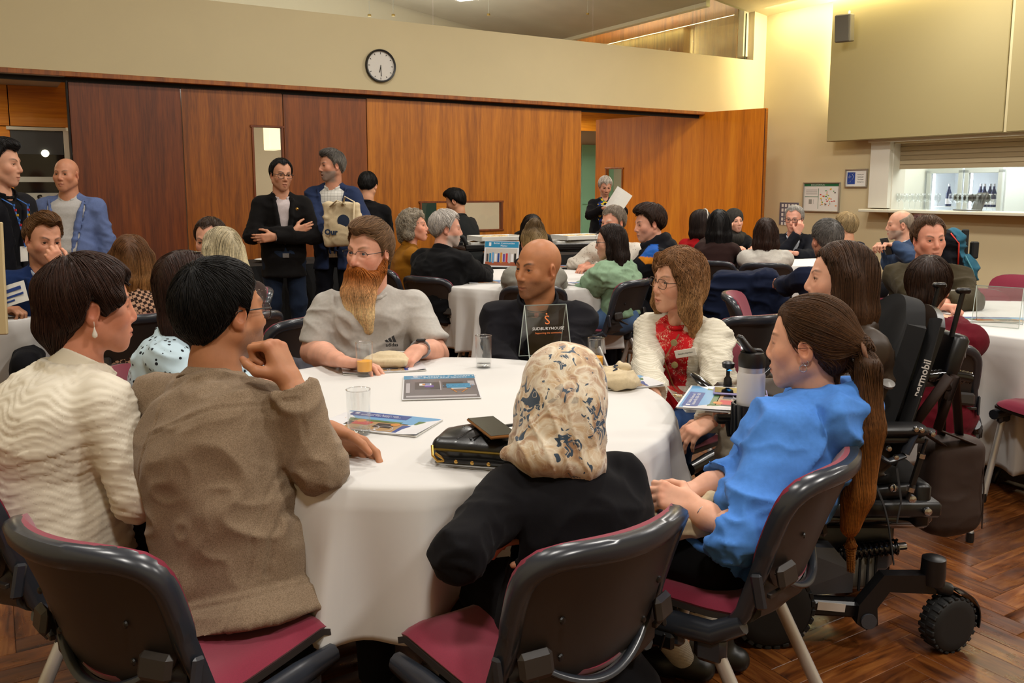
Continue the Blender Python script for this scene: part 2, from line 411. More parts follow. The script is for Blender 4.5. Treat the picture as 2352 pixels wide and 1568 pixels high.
# ------------------------------------------------------------------ people
SKIN = attr_mat('skin', rough=.5, spec=.35, sss=.10, var=.07, vscale=35, bmp=.12, bscale=500, bdist=.0004)
EYEM = attr_mat('eyeball', rough=.12, spec=.6, var=0, bmp=0)
HAIRM = attr_mat('hair', rough=.55, spec=.28, var=.22, vscale=120, bmp=0)
CLOTH = attr_mat('cloth', rough=.88, spec=.12, var=.06, vscale=90, bmp=.22, bscale=900, sheen=.03, bdist=.0008)
SHOE = plain('shoe_leather', '#15130f', .45)
def mixc(c, d, w): return c * (1 - w[:, None]) + np.asarray(d) * w[:, None]
def gau(V, c, s): return np.exp(-(((V - c) / s) ** 2).sum(1))
EYX, EYY, EYZ = .031, .0725, .006
def head_mesh(pr, h, neck):
    """head local: +x the person's right, +y the face, +z up; origin mid-head; neck = neck base in this frame"""
    g = lambda k, d: pr.get(k, d)
    fat = g('fat', 0.0); fem = g('fem', 0); jaw = g('jaw', 1.0) * (.92 if fem else 1.0); nl = g('nose', 1.0) * (.9 if fem else 1.0)
    F = Field((-.1, -.125, min(neck[2] - .05, -.2)), (.1, .135, .14), h)
    F.ell((0, -.014, .032), (.0765, .099, .090))
    F.ell((0, .028, -.022), (.063 + fat * .006, .066, .082), k=.02)
    for sx in (-1, 1):
        F.cap((sx * .052 * jaw, .0, -.052), (sx * .014, .064, -.098), .022 + fat * .006, .017 + fat * .003, k=.03)
        F.ell((sx * .040, .056, -.022), (.024 + fat * .006, .022 + fat * .004, .026 + fat * .006), k=.02)
    F.ell((0, .072, -.098), (.020, .016, .017), k=.018)
    F.ell((0, .070, -.062), (.034, .024, .030), k=.02)
    F.cap((-.034, .076, .025), (.034, .076, .025), .0105 if not fem else .008, k=.016)
    for sx in (-1, 1):
        F.ell((sx * .031, .098, .003), (.020, .020, .0145), k=.014, op='-')
        c = V3(sx * EYX, EYY, EYZ)
        F.ell(c, (.0150, .0143, .0138), k=.004)
        F.ell(c + V3(0, .016, -.0005), (.0115, .012, .0048), k=.001, op='-')
    F.cap((0, .082, .020), (0, .104 + (nl - 1) * .03, -.022), .0085, .0105, k=.012)
    F.ell((0, .103 + (nl - 1) * .035, -.031), (.0120, .0115, .0095), k=.008)
    for sx in (-1, 1): F.ell((sx * .0125, .093, -.035), (.0075, .010, .007), k=.006)
    op = g('open', 0.0)
    F.chain([(-.022, .083, -.068), (-.008, .0935, -.0625), (.008, .0935, -.0625), (.022, .083, -.068)], [.0035, .006, .006, .0035], k=.006)
    F.chain([(-.020, .083, -.069), (0, .0925, -.0745 - op * .012), (.020, .083, -.069)], [.0035, .0075, .0035], k=.006)
    F.chain([(-.021, .089, -.0685), (0, .1005, -.0685 - op * .006), (.021, .089, -.0685)], [.0015, .0018 + op * .006, .0015], k=.004, op='-')
    for sx in (-1, 1):
        R = rotz(sx * -.35) @ rotx(-.2); c = V3(sx * .078, -.010, -.006)
        F.ell(c, (.0085, .0185, .0315), R, k=.006)
        F.ell(c + V3(sx * .007, .003, .004), (.007, .010, .018), R, k=.005, op='-')
        F.ell(c + V3(sx * -.002, .006, -.026), (.006, .008, .009), k=.006)
    nr = g('neck', .046 if fem else .056) + fat * .006
    nb = np.asarray(neck, float); top = V3(0, -.022, -.05)
    F.chain([top, top * .45 + nb * .55 + V3(0, -.004, 0), nb, nb + (nb - top) * .4], [nr, nr * .98, nr * 1.12, nr * 1.5], k=.025)
    if not fem: F.ell(top * .55 + nb * .45 + V3(0, nr * .92, 0), (.012, .010, .014), k=.012)
    V, Q = F.mesh(1)
    b = np.asarray(lin(g('skin', '#c98f6e'))) * SKG; col = np.tile(b, (len(V), 1)); red = b * np.array([1.02, .72, .66]); A = np.abs(V * [1, 1, 1]); S = np.c_[np.abs(V[:, 0]), V[:, 1], V[:, 2]]
    bl = g('blush', .45)
    col = mixc(col, red, bl * gau(S, (.045, .06, -.028), (.022, .04, .024)))
    col = mixc(col, red, bl * .9 * gau(S, (0, .11, -.03), (.014, .03, .014)))
    col = mixc(col, red, .5 * gau(S, (.082, -.01, -.006), (.014, .03, .04)))
    lip = np.exp(-(V[:, 0] / .019) ** 4) * np.exp(-((V[:, 2] + .0685 + op * .004) / (.0088 + op * .005)) ** 4) * (V[:, 1] > .07)
    col = mixc(col, lin(g('lip', '#9c5a4c')), lip * g('lipw', .7))
    if op: col = mixc(col, (.05, .012, .01), np.exp(-(V[:, 0] / .013) ** 4) * np.exp(-((V[:, 2] + .0685 + op * .006) / (.0015 + op * .006)) ** 4) * (V[:, 1] > .07) * (V[:, 1] < .095))
    st = g('stubble', 0.0)
    if st:
        m = np.clip((-.034 - V[:, 2] + np.maximum(0, .03 - np.abs(S[:, 0])) * .2) / .012, 0, 1) * np.clip((V[:, 1] + .015) / .03, 0, 1) * np.clip((V[:, 2] + .14) / .02, 0, 1)
        m *= (1 - lip) * (.75 + .5 * vnoise(V * 420)); col = mixc(col, lin(g('stubc', '#5c4a40')), np.clip(m * st, 0, 1))
    bz = .0265 + .010 * np.sin(np.clip((S[:, 0] - .012) / .04, 0, 1) * 2.6) - .004
    bw = np.exp(-((V[:, 2] - bz) / (.0034 + .0015 * (not fem))) ** 4) * np.clip((S[:, 0] - .010) / .004, 0, 1) * np.clip((.053 - S[:, 0]) / .012, 0, 1) * (V[:, 1] > .035)
    col = mixc(col, lin(g('brow', '#3a2a20')), bw * g('browa', .8))
    d = (S[:, 0] - EYX) / .0135, (V[:, 2] - EYZ) / .0062
    e = d[0] ** 2 + d[1] ** 2; col = mixc(col, np.array(lin('#3a241c')), np.exp(-((e - 1.0) / .42) ** 2) * (V[:, 1] > .055) * (.75 if fem else .55) * (d[1] > -.3))
    P_ = [(V, Q, col)]; ne = 0
    for sx in (-1, 1):                           # eyeballs, iris and pupil
        n, m = 14, 12; ph = np.linspace(0, PI, m); th = np.arange(n) * 2 * PI / n
        gx = g('gaze', 0.0); D = np.array([[math.sin(p) * math.cos(t), math.cos(p), math.sin(p) * math.sin(t)] for p in ph for t in th])
        c = np.where((np.arange(len(D)) // n < 2)[:, None], (.01, .01, .01), np.where((np.arange(len(D)) // n < 4)[:, None], lin(g('iris', '#4a3826')), (.62, .58, .54)))
        E_ = (D * .0121) @ rotz(-gx).T + V3(sx * EYX, EYY, EYZ)
        q = np.array([[i * n + j, i * n + (j + 1) % n, (i + 1) * n + (j + 1) % n, (i + 1) * n + j] for i in range(m - 1) for j in range(n)])
        P_.append((E_, q, c)); ne += len(q)
    V, Q, col = join(P_); mi = np.zeros(len(Q), int); mi[-ne:] = 1
    return V, Q, col, mi
# ------------------------------------------------------------------ hands: palm, four fingers, thumb, wrist and forearm in one surface
SKG = np.array([1.12, 1.16, 1.22])
CURL = {'flat': (12, 12, 8, 6), 'relaxed': (28, 34, 22, 12), 'curled': (50, 62, 40, 14), 'fist': (74, 92, 55, 4), 'grip': (42, 55, 35, 10), 'point': (20, 25, 15, 10), 'rest': (20, 28, 16, 8)}
def hand_mesh(side, pose, M, arm, radii, h, skin, sc=1.0, nails=True, tcurl=None):
    """M 3x3: columns x=fingers x back, y=fingers, z=back of hand; arm: world joints wrist, elbow[, shoulder]; side -1 right, +1 left hand"""
    wr = np.asarray(arm[0], float); L = lambda p: (M.T @ (np.asarray(p, float) - wr)) / sc
    A = [L(p) for p in arm]; lo = np.minimum(np.min(A, 0), (-.075, -.03, -.12)) - .06; hi = np.maximum(np.max(A, 0), (.075, .20, .035)) + .06
    F = Field(lo, hi, h, .05); s = side
    mc, pi_, di, sp = CURL[pose] if isinstance(pose, str) else pose
    xs = [.026, .009, -.009, -.025]; ky = [.088, .092, .087, .078]; fl = [(.042, .026, .021), (.046, .029, .022), (.042, .027, .021), (.033, .021, .019)]
    for x, y in zip(xs, ky): F.cap((s * x * .62, .006, -.002), (s * x, y, 0), .0135, .0105, k=.014)
    F.ell((s * .016, .04, -.008), (.018, .034, .014), k=.012); F.ell((s * -.018, .038, -.008), (.014, .034, .013), k=.012)
    tips = []
    for i in range(4):
        a = math.radians(mc + (i - 1.5) * 3); p = V3(s * xs[i], ky[i], 0); spl = s * math.radians((1.5 - i) * sp * .5)
        r = [.0098, .0088, .0080, .0068]
        if i == 3: r = [q * .88 for q in r]
        for j in range(3):
            d = V3(math.sin(spl) * math.cos(a), math.cos(spl) * math.cos(a), -math.sin(a)); q = p + d * fl[i][j]
            F.cap(p, q, r[j], r[j + 1], k=.004 if j else .007); p = q
            a += math.radians([pi_, di, 0][j])
        tips.append((p, d, V3(0, math.sin(a), math.cos(a))))
    tc = (mc * .35 + pi_ * .25) if tcurl is None else tcurl; tc = math.radians(tc)
    p0 = V3(s * .022, .022, -.008); p1 = p0 + V3(s * .030, .026, -.012 - .012 * math.sin(tc)); d1 = nrm(V3(s * (.55 - .8 * math.sin(tc)), .85, -.25 - .5 * math.sin(tc)))
    p2 = p1 + d1 * .034; d2 = nrm(d1 + V3(-s * .35 * math.sin(tc) - s * .1, .1, -.15)); p3 = p2 + d2 * .026
    F.cap(p0, p1, .0155, .0125, k=.014); F.cap(p1, p2, .0118, .0100, k=.006); F.cap(p2, p3, .0100, .0078, k=.004)
    wv = nrm(A[1]); side_ = nrm(np.cross(wv, (0, 0, 1.0))) if abs(wv[2]) < .95 else V3(1, 0, 0)
    r0, r1 = radii[0] / sc, radii[1] / sc; Lf = np.linalg.norm(A[1])
    for o in (-1, 1):
        F.chain([side_ * o * .009 + V3(0, .008, -.002), A[1] * .18 / max(Lf, .18) * .4 + side_ * o * .008, A[1] * .62 + side_ * o * .006, A[1]], [.019, r0 * .85, r1 * .98, r1 * .9], k=.012)
    if len(A) > 2: F.chain([A[1], A[1] * .5 + A[2] * .5, A[2]], [r1 * .9, radii[2] / sc, radii[2] / sc * 1.05], k=.02)
    V, Q = F.mesh(1); b = np.asarray(lin(skin)) * SKG; col = np.tile(b, (len(V), 1)); red = b * np.array([1.0, .72, .66])
    for i in range(4): col = mixc(col, red, .35 * gau(V, (s * xs[i], ky[i], .008), .012))
    for p, d, u in tips + [(p3, d2, V3(s * .5, 0, .8))]:
        col = mixc(col, red * .98, .5 * gau(V, p, .011))
        if nails: col = mixc(col, np.minimum(b * 1.25 + .05, 1) * [1, .85, .8], .7 * gau(V, p + u * .006 - d * .003, (.0055, .0055, .0045)))
    return (V * sc) @ M.T + wr, Q, col
# ------------------------------------------------------------------ hair
def interp_cut(pts):
    xs, ys = zip(*pts); return lambda X, Y, Z: np.interp(Y, xs, ys) - Z + 0 * X
HL = {'short': [(-.13, -.062), (-.075, -.058), (-.045, -.030), (-.012, .012), (.004, -.004), (.016, -.004), (.024, .034), (.040, .068), (.055, .083), (.14, .086)],
      'high': [(-.13, -.055), (-.075, -.050), (-.045, -.020), (-.012, .016), (.004, .0), (.016, .004), (.022, .045), (.034, .080), (.046, .096), (.14, .101)],
      'long': [(-.13, -.30), (-.06, -.30), (-.03, -.11), (.0, -.075), (.022, -.05), (.036, .02), (.052, .060), (.07, .078), (.14, .082)],
      'bob': [(-.13, -.14), (-.06, -.13), (-.03, -.10), (.01, -.085), (.03, -.04), (.040, .035), (.052, .066), (.066, .076), (.14, .080)],
      'crop': [(-.13, -.085), (-.06, -.085), (-.03, -.045), (-.016, .020), (.004, .012), (.014, -.010), (.026, .0), (.036, .050), (.052, .068), (.066, .074), (.14, .076)],
      'pony': [(-.13, -.075), (-.06, -.070), (-.035, -.040), (-.02, .012), (.0, .012), (.010, -.012), (.022, .0), (.036, .046), (.055, .072), (.14, .078)]}
def hair_mesh(hs, h, g, pr):
    """hs: dict style, th, col, tufts (capsule chains in head frame), strands; g: gravity in the head frame"""
    th = hs.get('th', .010); style = hs['style']; tu = hs.get('locks', [])
    allp = np.array([p for l in tu for p in l[0]] + [(-.1, -.13, -.10), (.1, .11, .15)]); rm = max([max(np.atleast_1d(l[1])) for l in tu] + [.02])
    F = Field(allp.min(0) - rm - .01, allp.max(0) + rm + .01, h, .05)
    F.ell((0, -.014, .033), (.0775 + th * .9, .100 + th, .091 + th))
    if style in ('bob', 'long'): F.ell((0, -.025, -.03), (.078 + th * .8, .085 + th, .09), k=.03)
    if style in ('crop', 'short', 'high', 'pony'): F.ell((0, -.045, -.03), (.060 + th * .4, .055 + th * .5, .06), k=.02)
    if hs.get('top'): F.ell((0, .02, .105), (.055, .075, .03 + hs['top']), k=.03)
    lx, ly = zip(*HL[hs.get('line', style)]); X, Y, Z = (F.ax[0][:, None, None], F.ax[1][None, :, None], F.ax[2][None, None, :])
    dz = Z - np.interp(Y, lx, ly) + .006 * np.sin(X * 90 + 1) * (Y > .02); fr_ = np.clip((Y - (.02 if style in ('long', 'bob') else -.2)) / .02, 0, 1)
    F.f += (max(th, 0) * hs.get('taper', .95) * fr_ * (1 - np.clip(dz / hs.get('tlen', .035), 0, 1)) ** 1.5).astype(np.float32)
    F.put((slice(None),) * 3, -dz + 0 * F.f, .004, '&')
    for sx in (-1, 1):
        if style in ('short', 'high', 'crop', 'pony'): F.ell((sx * .083, -.008, -.008), (.02, .022, .034), k=.004, op='-')
    for l in tu: F.chain(l[0], l[1], k=l[2] if len(l) > 2 else .018)
    for c in hs.get('minus', []): F.ell(c[0], c[1], k=.008, op='-')
    V, Q = F.mesh(1); N = vnormals(V, Q)
    lump = hs.get('lump', .003); fr = hs.get('freq', 28)
    if lump:
        if hs.get('curl'): V = V + N * ((vnoise(V * fr, 3) - .4) * lump * 2)[:, None]
        else:
            sc = np.array(hs.get('stretch', (1, 1, .25))); V = V + N * ((vnoise(V * sc * fr * 2.5, 3) - .5) * lump * 2)[:, None]
    base = np.asarray(lin(hs['col'])) * hs.get('lite', 1.25); c2 = np.asarray(lin(hs.get('col2', hs['col']))) * hs.get('lite', 1.25)
    tz = np.clip((hs.get('gtop', .05) - V[:, 2]) / hs.get('glen', .3), 0, 1)[:, None] if 'col2' in hs else np.zeros((len(V), 1))
    col = (base * (1 - tz) + c2 * tz) * (.62 + .5 * vnoise(V * [90, 90, 14], 5))[:, None] * hs.get('under', .8)
    n = hs.get('strands', 0); parts = [(V, Q, col)]
    if n:
        n = int(n); i = rng.integers(0, len(V), n); p = V[i] + N[i] * .0005; m = hs.get('seg', 9); step = hs.get('step', .012)
        off = rng.uniform(-.0005, hs.get('fluff', .0035), n); part = hs.get('part', 0.0); wav = hs.get('wave', 0.0); ph = rng.uniform(0, 6.28, n)
        pts = [p]; d0 = None; gl = np.asarray(hs.get('flow', g), float)
        for s_ in range(m):
            nn = F.grad(p)
            if hs.get('whorl') is not None:
                wc = np.asarray(hs['whorl'], float); fl = p - wc; fl[:, 0] *= 1.2
                fl = fl / (np.linalg.norm(fl, axis=1)[:, None] + 1e-6) + gl * .4
            else:
                up = np.clip(nn @ -g, 0, 1)[:, None]; fl = gl * (1 - .9 * up) + up * np.c_[np.sign(p[:, 0] - part) * hs.get('side', .9), np.full(n, hs.get('back', -.35)), np.zeros(n)]
            for at in hs.get('tie', []):
                v = np.asarray(at[0]) - p; dd = np.linalg.norm(v, axis=1)[:, None]; w_ = (p[:, 2] > at[1])[:, None] * (dd > .02); fl = fl * (1 - w_) + w_ * v / (dd + 1e-6)
            if wav: fl = fl + wav * np.c_[np.sin(p[:, 2] * 95 + ph), np.cos(p[:, 2] * 83 + ph * 2), 0 * ph]
            if hs.get('curl'): fl = fl + hs['curl'] * np.c_[np.sin(s_ * 1.3 + ph), np.cos(s_ * 1.3 + ph * 1.7), np.sin(s_ * 1.1 + 2 * ph)]
            d = fl - nn * (fl * nn).sum(1)[:, None] * (.85 if hs.get('lift') is None else hs['lift']); d /= np.linalg.norm(d, axis=1)[:, None] + 1e-9
            if d0 is not None: d = .5 * d + .5 * d0; d /= np.linalg.norm(d, axis=1)[:, None] + 1e-9
            d0 = d; sd = F.samp(p); p = p + d * step * np.where(sd > .014, .15, 1)[:, None]; sd = F.samp(p); mv = np.where(np.abs(sd) < .03, sd - off, 0); p = p - F.grad(p) * mv[:, None] * hs.get('hug', .8); pts.append(p)
        K = np.stack(pts, 1); r = hs.get('sr', .0007); T = np.gradient(K, axis=1); T /= np.linalg.norm(T, axis=2)[..., None] + 1e-9
        u = np.cross(T, nrm((.3, .2, .9))); u /= np.linalg.norm(u, axis=2)[..., None] + 1e-9; w_ = np.cross(T, u)
        rad = r * np.r_[np.linspace(.9, 1, 3), np.ones(m - 4), [.7, .2]][None, :, None]
        tri = np.stack([K + rad * (math.cos(a) * u + math.sin(a) * w_) for a in (0, 2.094, 4.189)], 2)      # n, m+1, 3, 3
        V2 = tri.reshape(-1, 3); a = np.arange(n)[:, None, None] * (m + 1) * 3 + np.arange(m)[None, :, None] * 3; j = np.arange(3)[None, None]; j2 = (j + 1) % 3
        Q2 = np.stack(np.broadcast_arrays(a + j, a + j2, a + 3 + j2, a + 3 + j), -1).reshape(-1, 4)
        tz = np.clip((hs.get('gtop', .05) - V2[:, 2]) / hs.get('glen', .3), 0, 1)[:, None] if 'col2' in hs else np.zeros((len(V2), 1))
        c = (base * (1 - tz) + c2 * tz) * np.repeat(rng.uniform(.6, 1.5, n), (m + 1) * 3)[:, None]
        parts.append((V2, Q2, np.minimum(c, 1)))
    if hs.get('shape'): parts[0] = (hs['shape'](parts[0][0], N), parts[0][1], parts[0][2])
    return join(parts)
# ------------------------------------------------------------------ the figure
def loft(F, A, B, rt, fw, prof, slouch=0.0, n=2.3, k=0.0, sx=1.0, sy=1.0, infl=0.0):
    """torso: ellipse sections (t, half width, half depth) along A->B"""
    A = np.asarray(A, float); B = np.asarray(B, float); L = np.linalg.norm(B - A); u = (B - A) / L; f = nrm(fw - u * (fw @ u)); r = np.cross(f, u)
    T, a, b = (np.array(x, float) for x in zip(*[(q[0], q[1] * sx + infl, q[2] * sy + infl) for q in prof])); c0 = np.array([q[3] if len(q) > 3 else 0 for q in prof], float)
    def fn(X, Y, Z):
        X = X - A[0]; Y = Y - A[1]; Z = Z - A[2]; t = (X * u[0] + Y * u[1] + Z * u[2]) / L; x = X * r[0] + Y * r[1] + Z * r[2]; y = X * f[0] + Y * f[1] + Z * f[2]
        tc = np.clip(t, T[0], T[-1]); aa = np.interp(tc, T, a); bb = np.interp(tc, T, b)
        y = y + slouch * 4 * np.clip(tc, 0, 1) * (1 - np.clip(tc, 0, 1)) - np.interp(tc, T, c0)
        d = ((np.abs(x) / aa) ** n + (np.abs(y) / bb) ** n) ** (1 / n); d = (d - 1) * np.minimum(aa, bb)
        return np.maximum(d, np.maximum(t - T[-1], T[0] - t) * L)
    m = max(a.max(), b.max()) + abs(slouch) + np.abs(c0).max(); e0 = A + u * L * T[0]; e1 = A + u * L * T[-1]
    F.fn(fn, np.minimum(e0, e1) - m, np.maximum(e0, e1) + m, k); return u, f, r, L
PROF = {'m': [(-.16, .155, .125), (0, .172, .130), (.2, .168, .125), (.4, .165, .120), (.6, .178, .125), (.78, .180, .118), (.88, .165, .104), (.95, .125, .085), (1.0, .080, .066), (1.06, .062, .058)],
        'f': [(-.16, .160, .125), (0, .178, .130), (.2, .160, .112), (.4, .140, .100), (.6, .152, .108), (.78, .158, .104), (.88, .145, .092), (.95, .108, .074), (1.0, .068, .056), (1.06, .052, .048)]}
def fold_disp(V, N, amp, elbows=(), seed=0, arm_amp=None, fine=1.0):
    q = V * [7, 7, 11] * fine + .6 * np.c_[vnoise(V * 5, seed + 1), vnoise(V * 5, seed + 2), vnoise(V * 5, seed + 3)] * 2
    n = 1 - np.abs(2 * vnoise(q, seed) - 1); n2 = 1 - np.abs(2 * vnoise(q * 2.1 + 5, seed + 9) - 1)
    d = amp * 1.35 * (n ** 3 - .3 + .45 * (n2 ** 2 - .4))
    for e in elbows:
        w_ = np.exp(-(((V - e) ** 2).sum(1)) / .012); q = V * [22, 22, 26]; r = 1 - np.abs(2 * vnoise(q + 2 * vnoise(V * 9, 4)[:, None], seed + 5) - 1)
        d += (arm_amp or amp * 1.3) * w_ * (r ** 2 - .4)
    return V + N * d[:, None]
def ik(S, W, l1, l2, pole):
    v = W - S; D = np.linalg.norm(v)
    if D > (l1 + l2) * .995: k = D / ((l1 + l2) * .995); l1 *= k; l2 *= k
    u = v / D; a = (l1 ** 2 - l2 ** 2 + D ** 2) / (2 * D); hh = math.sqrt(max(l1 ** 2 - a ** 2, 1e-6)); p = nrm(pole - u * (pole @ u)); return S + u * a + p * hh
PEOPLE = {}
def person(label, head, face, hface=None, hpitch=0, htilt=0, lean=4, side=0, sit=True, fem=0, hs=None, skin='#c08a6a', res='b', group=None, pr=None,
           hair=None, top=None, inner=None, legs=None, arms=None, bw=1.0, bd=1.0, belly=0.0, slouch=.02, sl=None, shoes=True, kz=None, armr=1.0, knee=None, feet=None, torso_s=None, pelz=None, key=None, pelv=None):
    fine = {'h': 1, 'm': .62, 'b': .5}[res]; hh = {'h': .0030, 'm': .0040, 'b': .0050}[res]; ch = {'h': .0075, 'm': .011, 'b': .013}[res]
    hs = hs or (.95 if fem else 1.0); hface = face if hface is None else hface
    Cn = P(*head) if not isinstance(head, np.ndarray) else head
    fw = fdir(face); rt = np.cross(fw, V3(0, 0, 1)); up = V3(0, 0, 1)
    ax = nrm(up * math.cos(math.radians(lean)) + fw * math.sin(math.radians(lean)) + rt * math.sin(math.radians(side)))
    N = Cn - up * .172 * hs - fw * (.03 + .06 * math.sin(math.radians(lean)))
    if sit:
        pz = pelz or .545; s = np.clip((N[2] - pz) / (.50 * ax[2]), .72, 1.2) if torso_s is None else torso_s; L = .50 * s
    else:
        s = np.clip((Cn[2] + .12 * hs) / 1.74, .85, 1.15) if torso_s is None else torso_s; L = .51 * s
    s = float(s); pel = N - ax * L
    if pelv is not None: pel = pelv; L = float(np.linalg.norm(N - pel)); ax = (N - pel) / L; s = L / .5
    root = empty('person', (pel[0], pel[1], 0), label, 'person', group); off = V3(pel[0], pel[1], 0)
    # head frame
    hf = fdir(hface); hr = np.cross(hf, up); pa = math.radians(hpitch); ta = math.radians(htilt)
    f2 = hf * math.cos(pa) - up * math.sin(pa); u2 = up * math.cos(pa) + hf * math.sin(pa)
    r3 = hr * math.cos(ta) + u2 * math.sin(ta); u3 = u2 * math.cos(ta) - hr * math.sin(ta)
    R = np.stack([r3, f2, u3], 1)
    pr = dict(pr or {}); pr.setdefault('fem', fem); pr['skin'] = skin
    V, Q, col, mi = head_mesh(pr, hh, R.T @ (N - Cn) / hs); V = (V * hs) @ R.T + Cn
    bparts = [(V, Q, col)]; nhead = len(Q)
    # shoulders, arms
    sw = (sl or (.140 if fem else .163)) * bw; bw = bw * .93; bd = bd * .95; axf = nrm(fw - ax * (fw @ ax)); l1, l2 = .285 * s * armr, .255 * s * armr
    J = {}; arms = arms or {}
    for sd, nm in ((-1, 'r'), (1, 'l')):
        Sh = N - rt * sd * sw - ax * .068 * s; a = dict(arms.get(nm, {}))
        t = a.get('to', ('b', .10, .36, .79 if sit else .85))
        if isinstance(t, np.ndarray): W = t
        elif t[0] == 'b': W = N + fw * t[2] - rt * sd * t[1]; W = V3(W[0], W[1], t[3] if sit else N[2] - .62 + t[3] - .85)
        else: W = P(*t)
        Sh = Sh + nrm(W - Sh) * a.get('reach', 0)
        pole = a.get('pole', (.9, -.5, -.8)); pole = -rt * sd * pole[0] + fw * pole[1] + up * pole[2]
        if 'el' in a:
            El = P(*a['el']) if not isinstance(a['el'], np.ndarray) else a['el']
        else: El = ik(Sh, W, l1, l2, pole)
        J[nm] = (Sh, El, W)
        fd = a.get('fd'); fd = nrm(W - El) if fd is None else nrm(np.asarray(fd, float))
        bn = np.asarray(a.get('bn', (0, 0, 1)), float); bn = nrm(bn - fd * (fd @ bn)); M = np.stack([np.cross(fd, bn), fd, bn], 1)
        if a.get('hide'): continue
        bare = a.get('bare', 0); arm = [W, El, Sh] if bare else [W, W + (El - W) * .45]
        rr = a.get('rr', (.031, .043, .052)) if not fem else a.get('rr', (.027, .036, .042))
        hp = hand_mesh(sd, a.get('pose', 'relaxed'), M, arm, rr if bare else (rr[0], rr[0] * 1.1, rr[2]), {'h': .0032, 'm': .0045, 'b': .0055}[res], a.get('skin', skin), sc=a.get('sc', .93 if fem else 1.02), tcurl=a.get('tc'))
        bparts.append(hp)
    # legs
    hipw = .088 * (1.05 if fem else 1)
    G = {}
    for sd, nm in ((-1, 'r'), (1, 'l')):
        hip = pel - rt * sd * hipw
        if sit:
            kn = hip + fw * .42 * s - rt * sd * .05; kn[2] = kz or .52
            if knee and nm in knee: kn = knee[nm]
            an = kn + fw * (.02); an[2] = .085
        else:
            an = pel - rt * sd * .11 + fw * .02 * sd; an[2] = .08; kn = (hip + an) / 2 + fw * .03
        if feet and nm in feet: an = feet[nm]
        G[nm] = (hip, kn, an)
    # hidden body under the clothes, so that the figure is whole
    allj = np.array([N, pel] + [p for q in J.values() for p in q] + [p for q in G.values() for p in q])
    F = Field(allj.min(0) - .2, allj.max(0) + .2, .026, .1)
    loft(F, pel, N, rt, fw, PROF['f' if fem else 'm'], slouch, infl=-.02, sx=bw, sy=bd)
    for nm in J: F.chain(list(J[nm]), [.040, .034, .022], k=.02)
    for nm in G: F.chain(list(G[nm]), [.07, .048, .034], k=.02); 
    V, Q = F.mesh(0); bparts.append((V, Q, np.asarray(lin(skin))))
    V, Q, col = join(bparts); m2 = np.zeros(len(Q), int); m2[:nhead] = mi
    mesh_np('body', V - off, Q, [SKIN, EYEM], root, col, m2)
    ctx = dict(root=root, off=off, C=Cn, R=R, hs=hs, N=N, pel=pel, ax=ax, axf=axf, rt=rt, fw=fw, up=up, J=J, G=G, s=s, L=L, face=face, hh=hh)
    # hair
    if hair:
        for part in (hair if isinstance(hair, list) else [hair]):
            hd = dict(part); hd['strands'] = hd.get('strands', 0) * (1 if res == 'h' else .5)
            V, Q, col = hair_mesh(hd, {'h': .0045, 'm': .0055, 'b': .0065}[res], R.T @ V3(0, 0, -1), pr)
            mesh_np(hd.get('name', 'hair'), (V * hs) @ R.T + Cn - off, Q, hd.get('mat', HAIRM), root, col)
    # clothes
    prof = PROF['f' if fem else 'm']
    prof = [(t, a, b + belly * math.exp(-((t - .28) / .22) ** 2) * .5, belly * math.exp(-((t - .28) / .22) ** 2) * .5 - (.012 if t > .9 else 0)) for t, a, b in prof]
    for sp in ([inner] if inner else []) + ([top] if isinstance(top, dict) else (top or [])):
        garment(sp, ctx, prof, slouch, fem, bw, bd, sw, ch, res)
    lg = legs or {}
    if lg.get('on', 1):
        F = Field(allj.min(0) - .22, allj.max(0) + .22, {'h': .012, 'm': .017, 'b': .02}[res], .1); rr = lg.get('r', (.088, .066, .052))
        F.ell(pel + ax * .02, (.165 * bw, .14, .13), np.stack([rt, fw, up], 1))
        for nm in G:
            h_, kn, an = G[nm]; F.chain([h_, kn, an + V3(0, 0, .0)], [rr[0], rr[1], rr[2]], k=.03)
        if lg.get('skirt'):
            a, b = G['r'][1], G['l'][1]
            for t in (.2, .5, .8): F.chain([G['r'][0] * (1 - t) + G['l'][0] * t, a * (1 - t) + b * t, G['r'][2] * (1 - t) + G['l'][2] * t], [.09, .08, .085], k=.04)
        F.cut(lambda X, Y, Z: lg.get('cutz', .075) - Z + 0 * X + 0 * Y); V, Q = F.mesh(1); Nn = vnormals(V, Q)
        V = fold_disp(V, Nn, lg.get('fold', .006), [G['r'][1], G['l'][1]], 3)
        mesh_np(lg.get('name', 'trousers'), V - off, Q, lg.get('mat', CLOTH), root, np.asarray(lin(lg.get('col', '#16161a'))))
    if shoes:
        for nm in G:
            an = G[nm][2]; F = Field(an + V3(-.3, -.3, -.09), an + V3(.3, .3, .1), .009 if res == 'h' else .014, .05); fd = nrm((fw if not (feet and 'dir' in feet) else feet['dir']) * [1, 1, 0]); a0 = V3(an[0], an[1], an[2] - .085)
            F.chain([a0 - fd * .05 + up * .036, a0 + fd * .06 + up * .034, a0 + fd * .15 + up * .026], [.036, .04, .026], k=.02); F.cap(an + up * .02, a0 + up * .05, .036, .04, k=.02); F.cut(lambda X, Y, Z: a0[2] + .004 - Z + 0 * X + 0 * Y)
            V, Q = F.mesh(1); mesh_np('shoe', V - off, Q, SHOE if shoes is True else shoes, root)
    if key: PEOPLE[key] = ctx
    return ctx
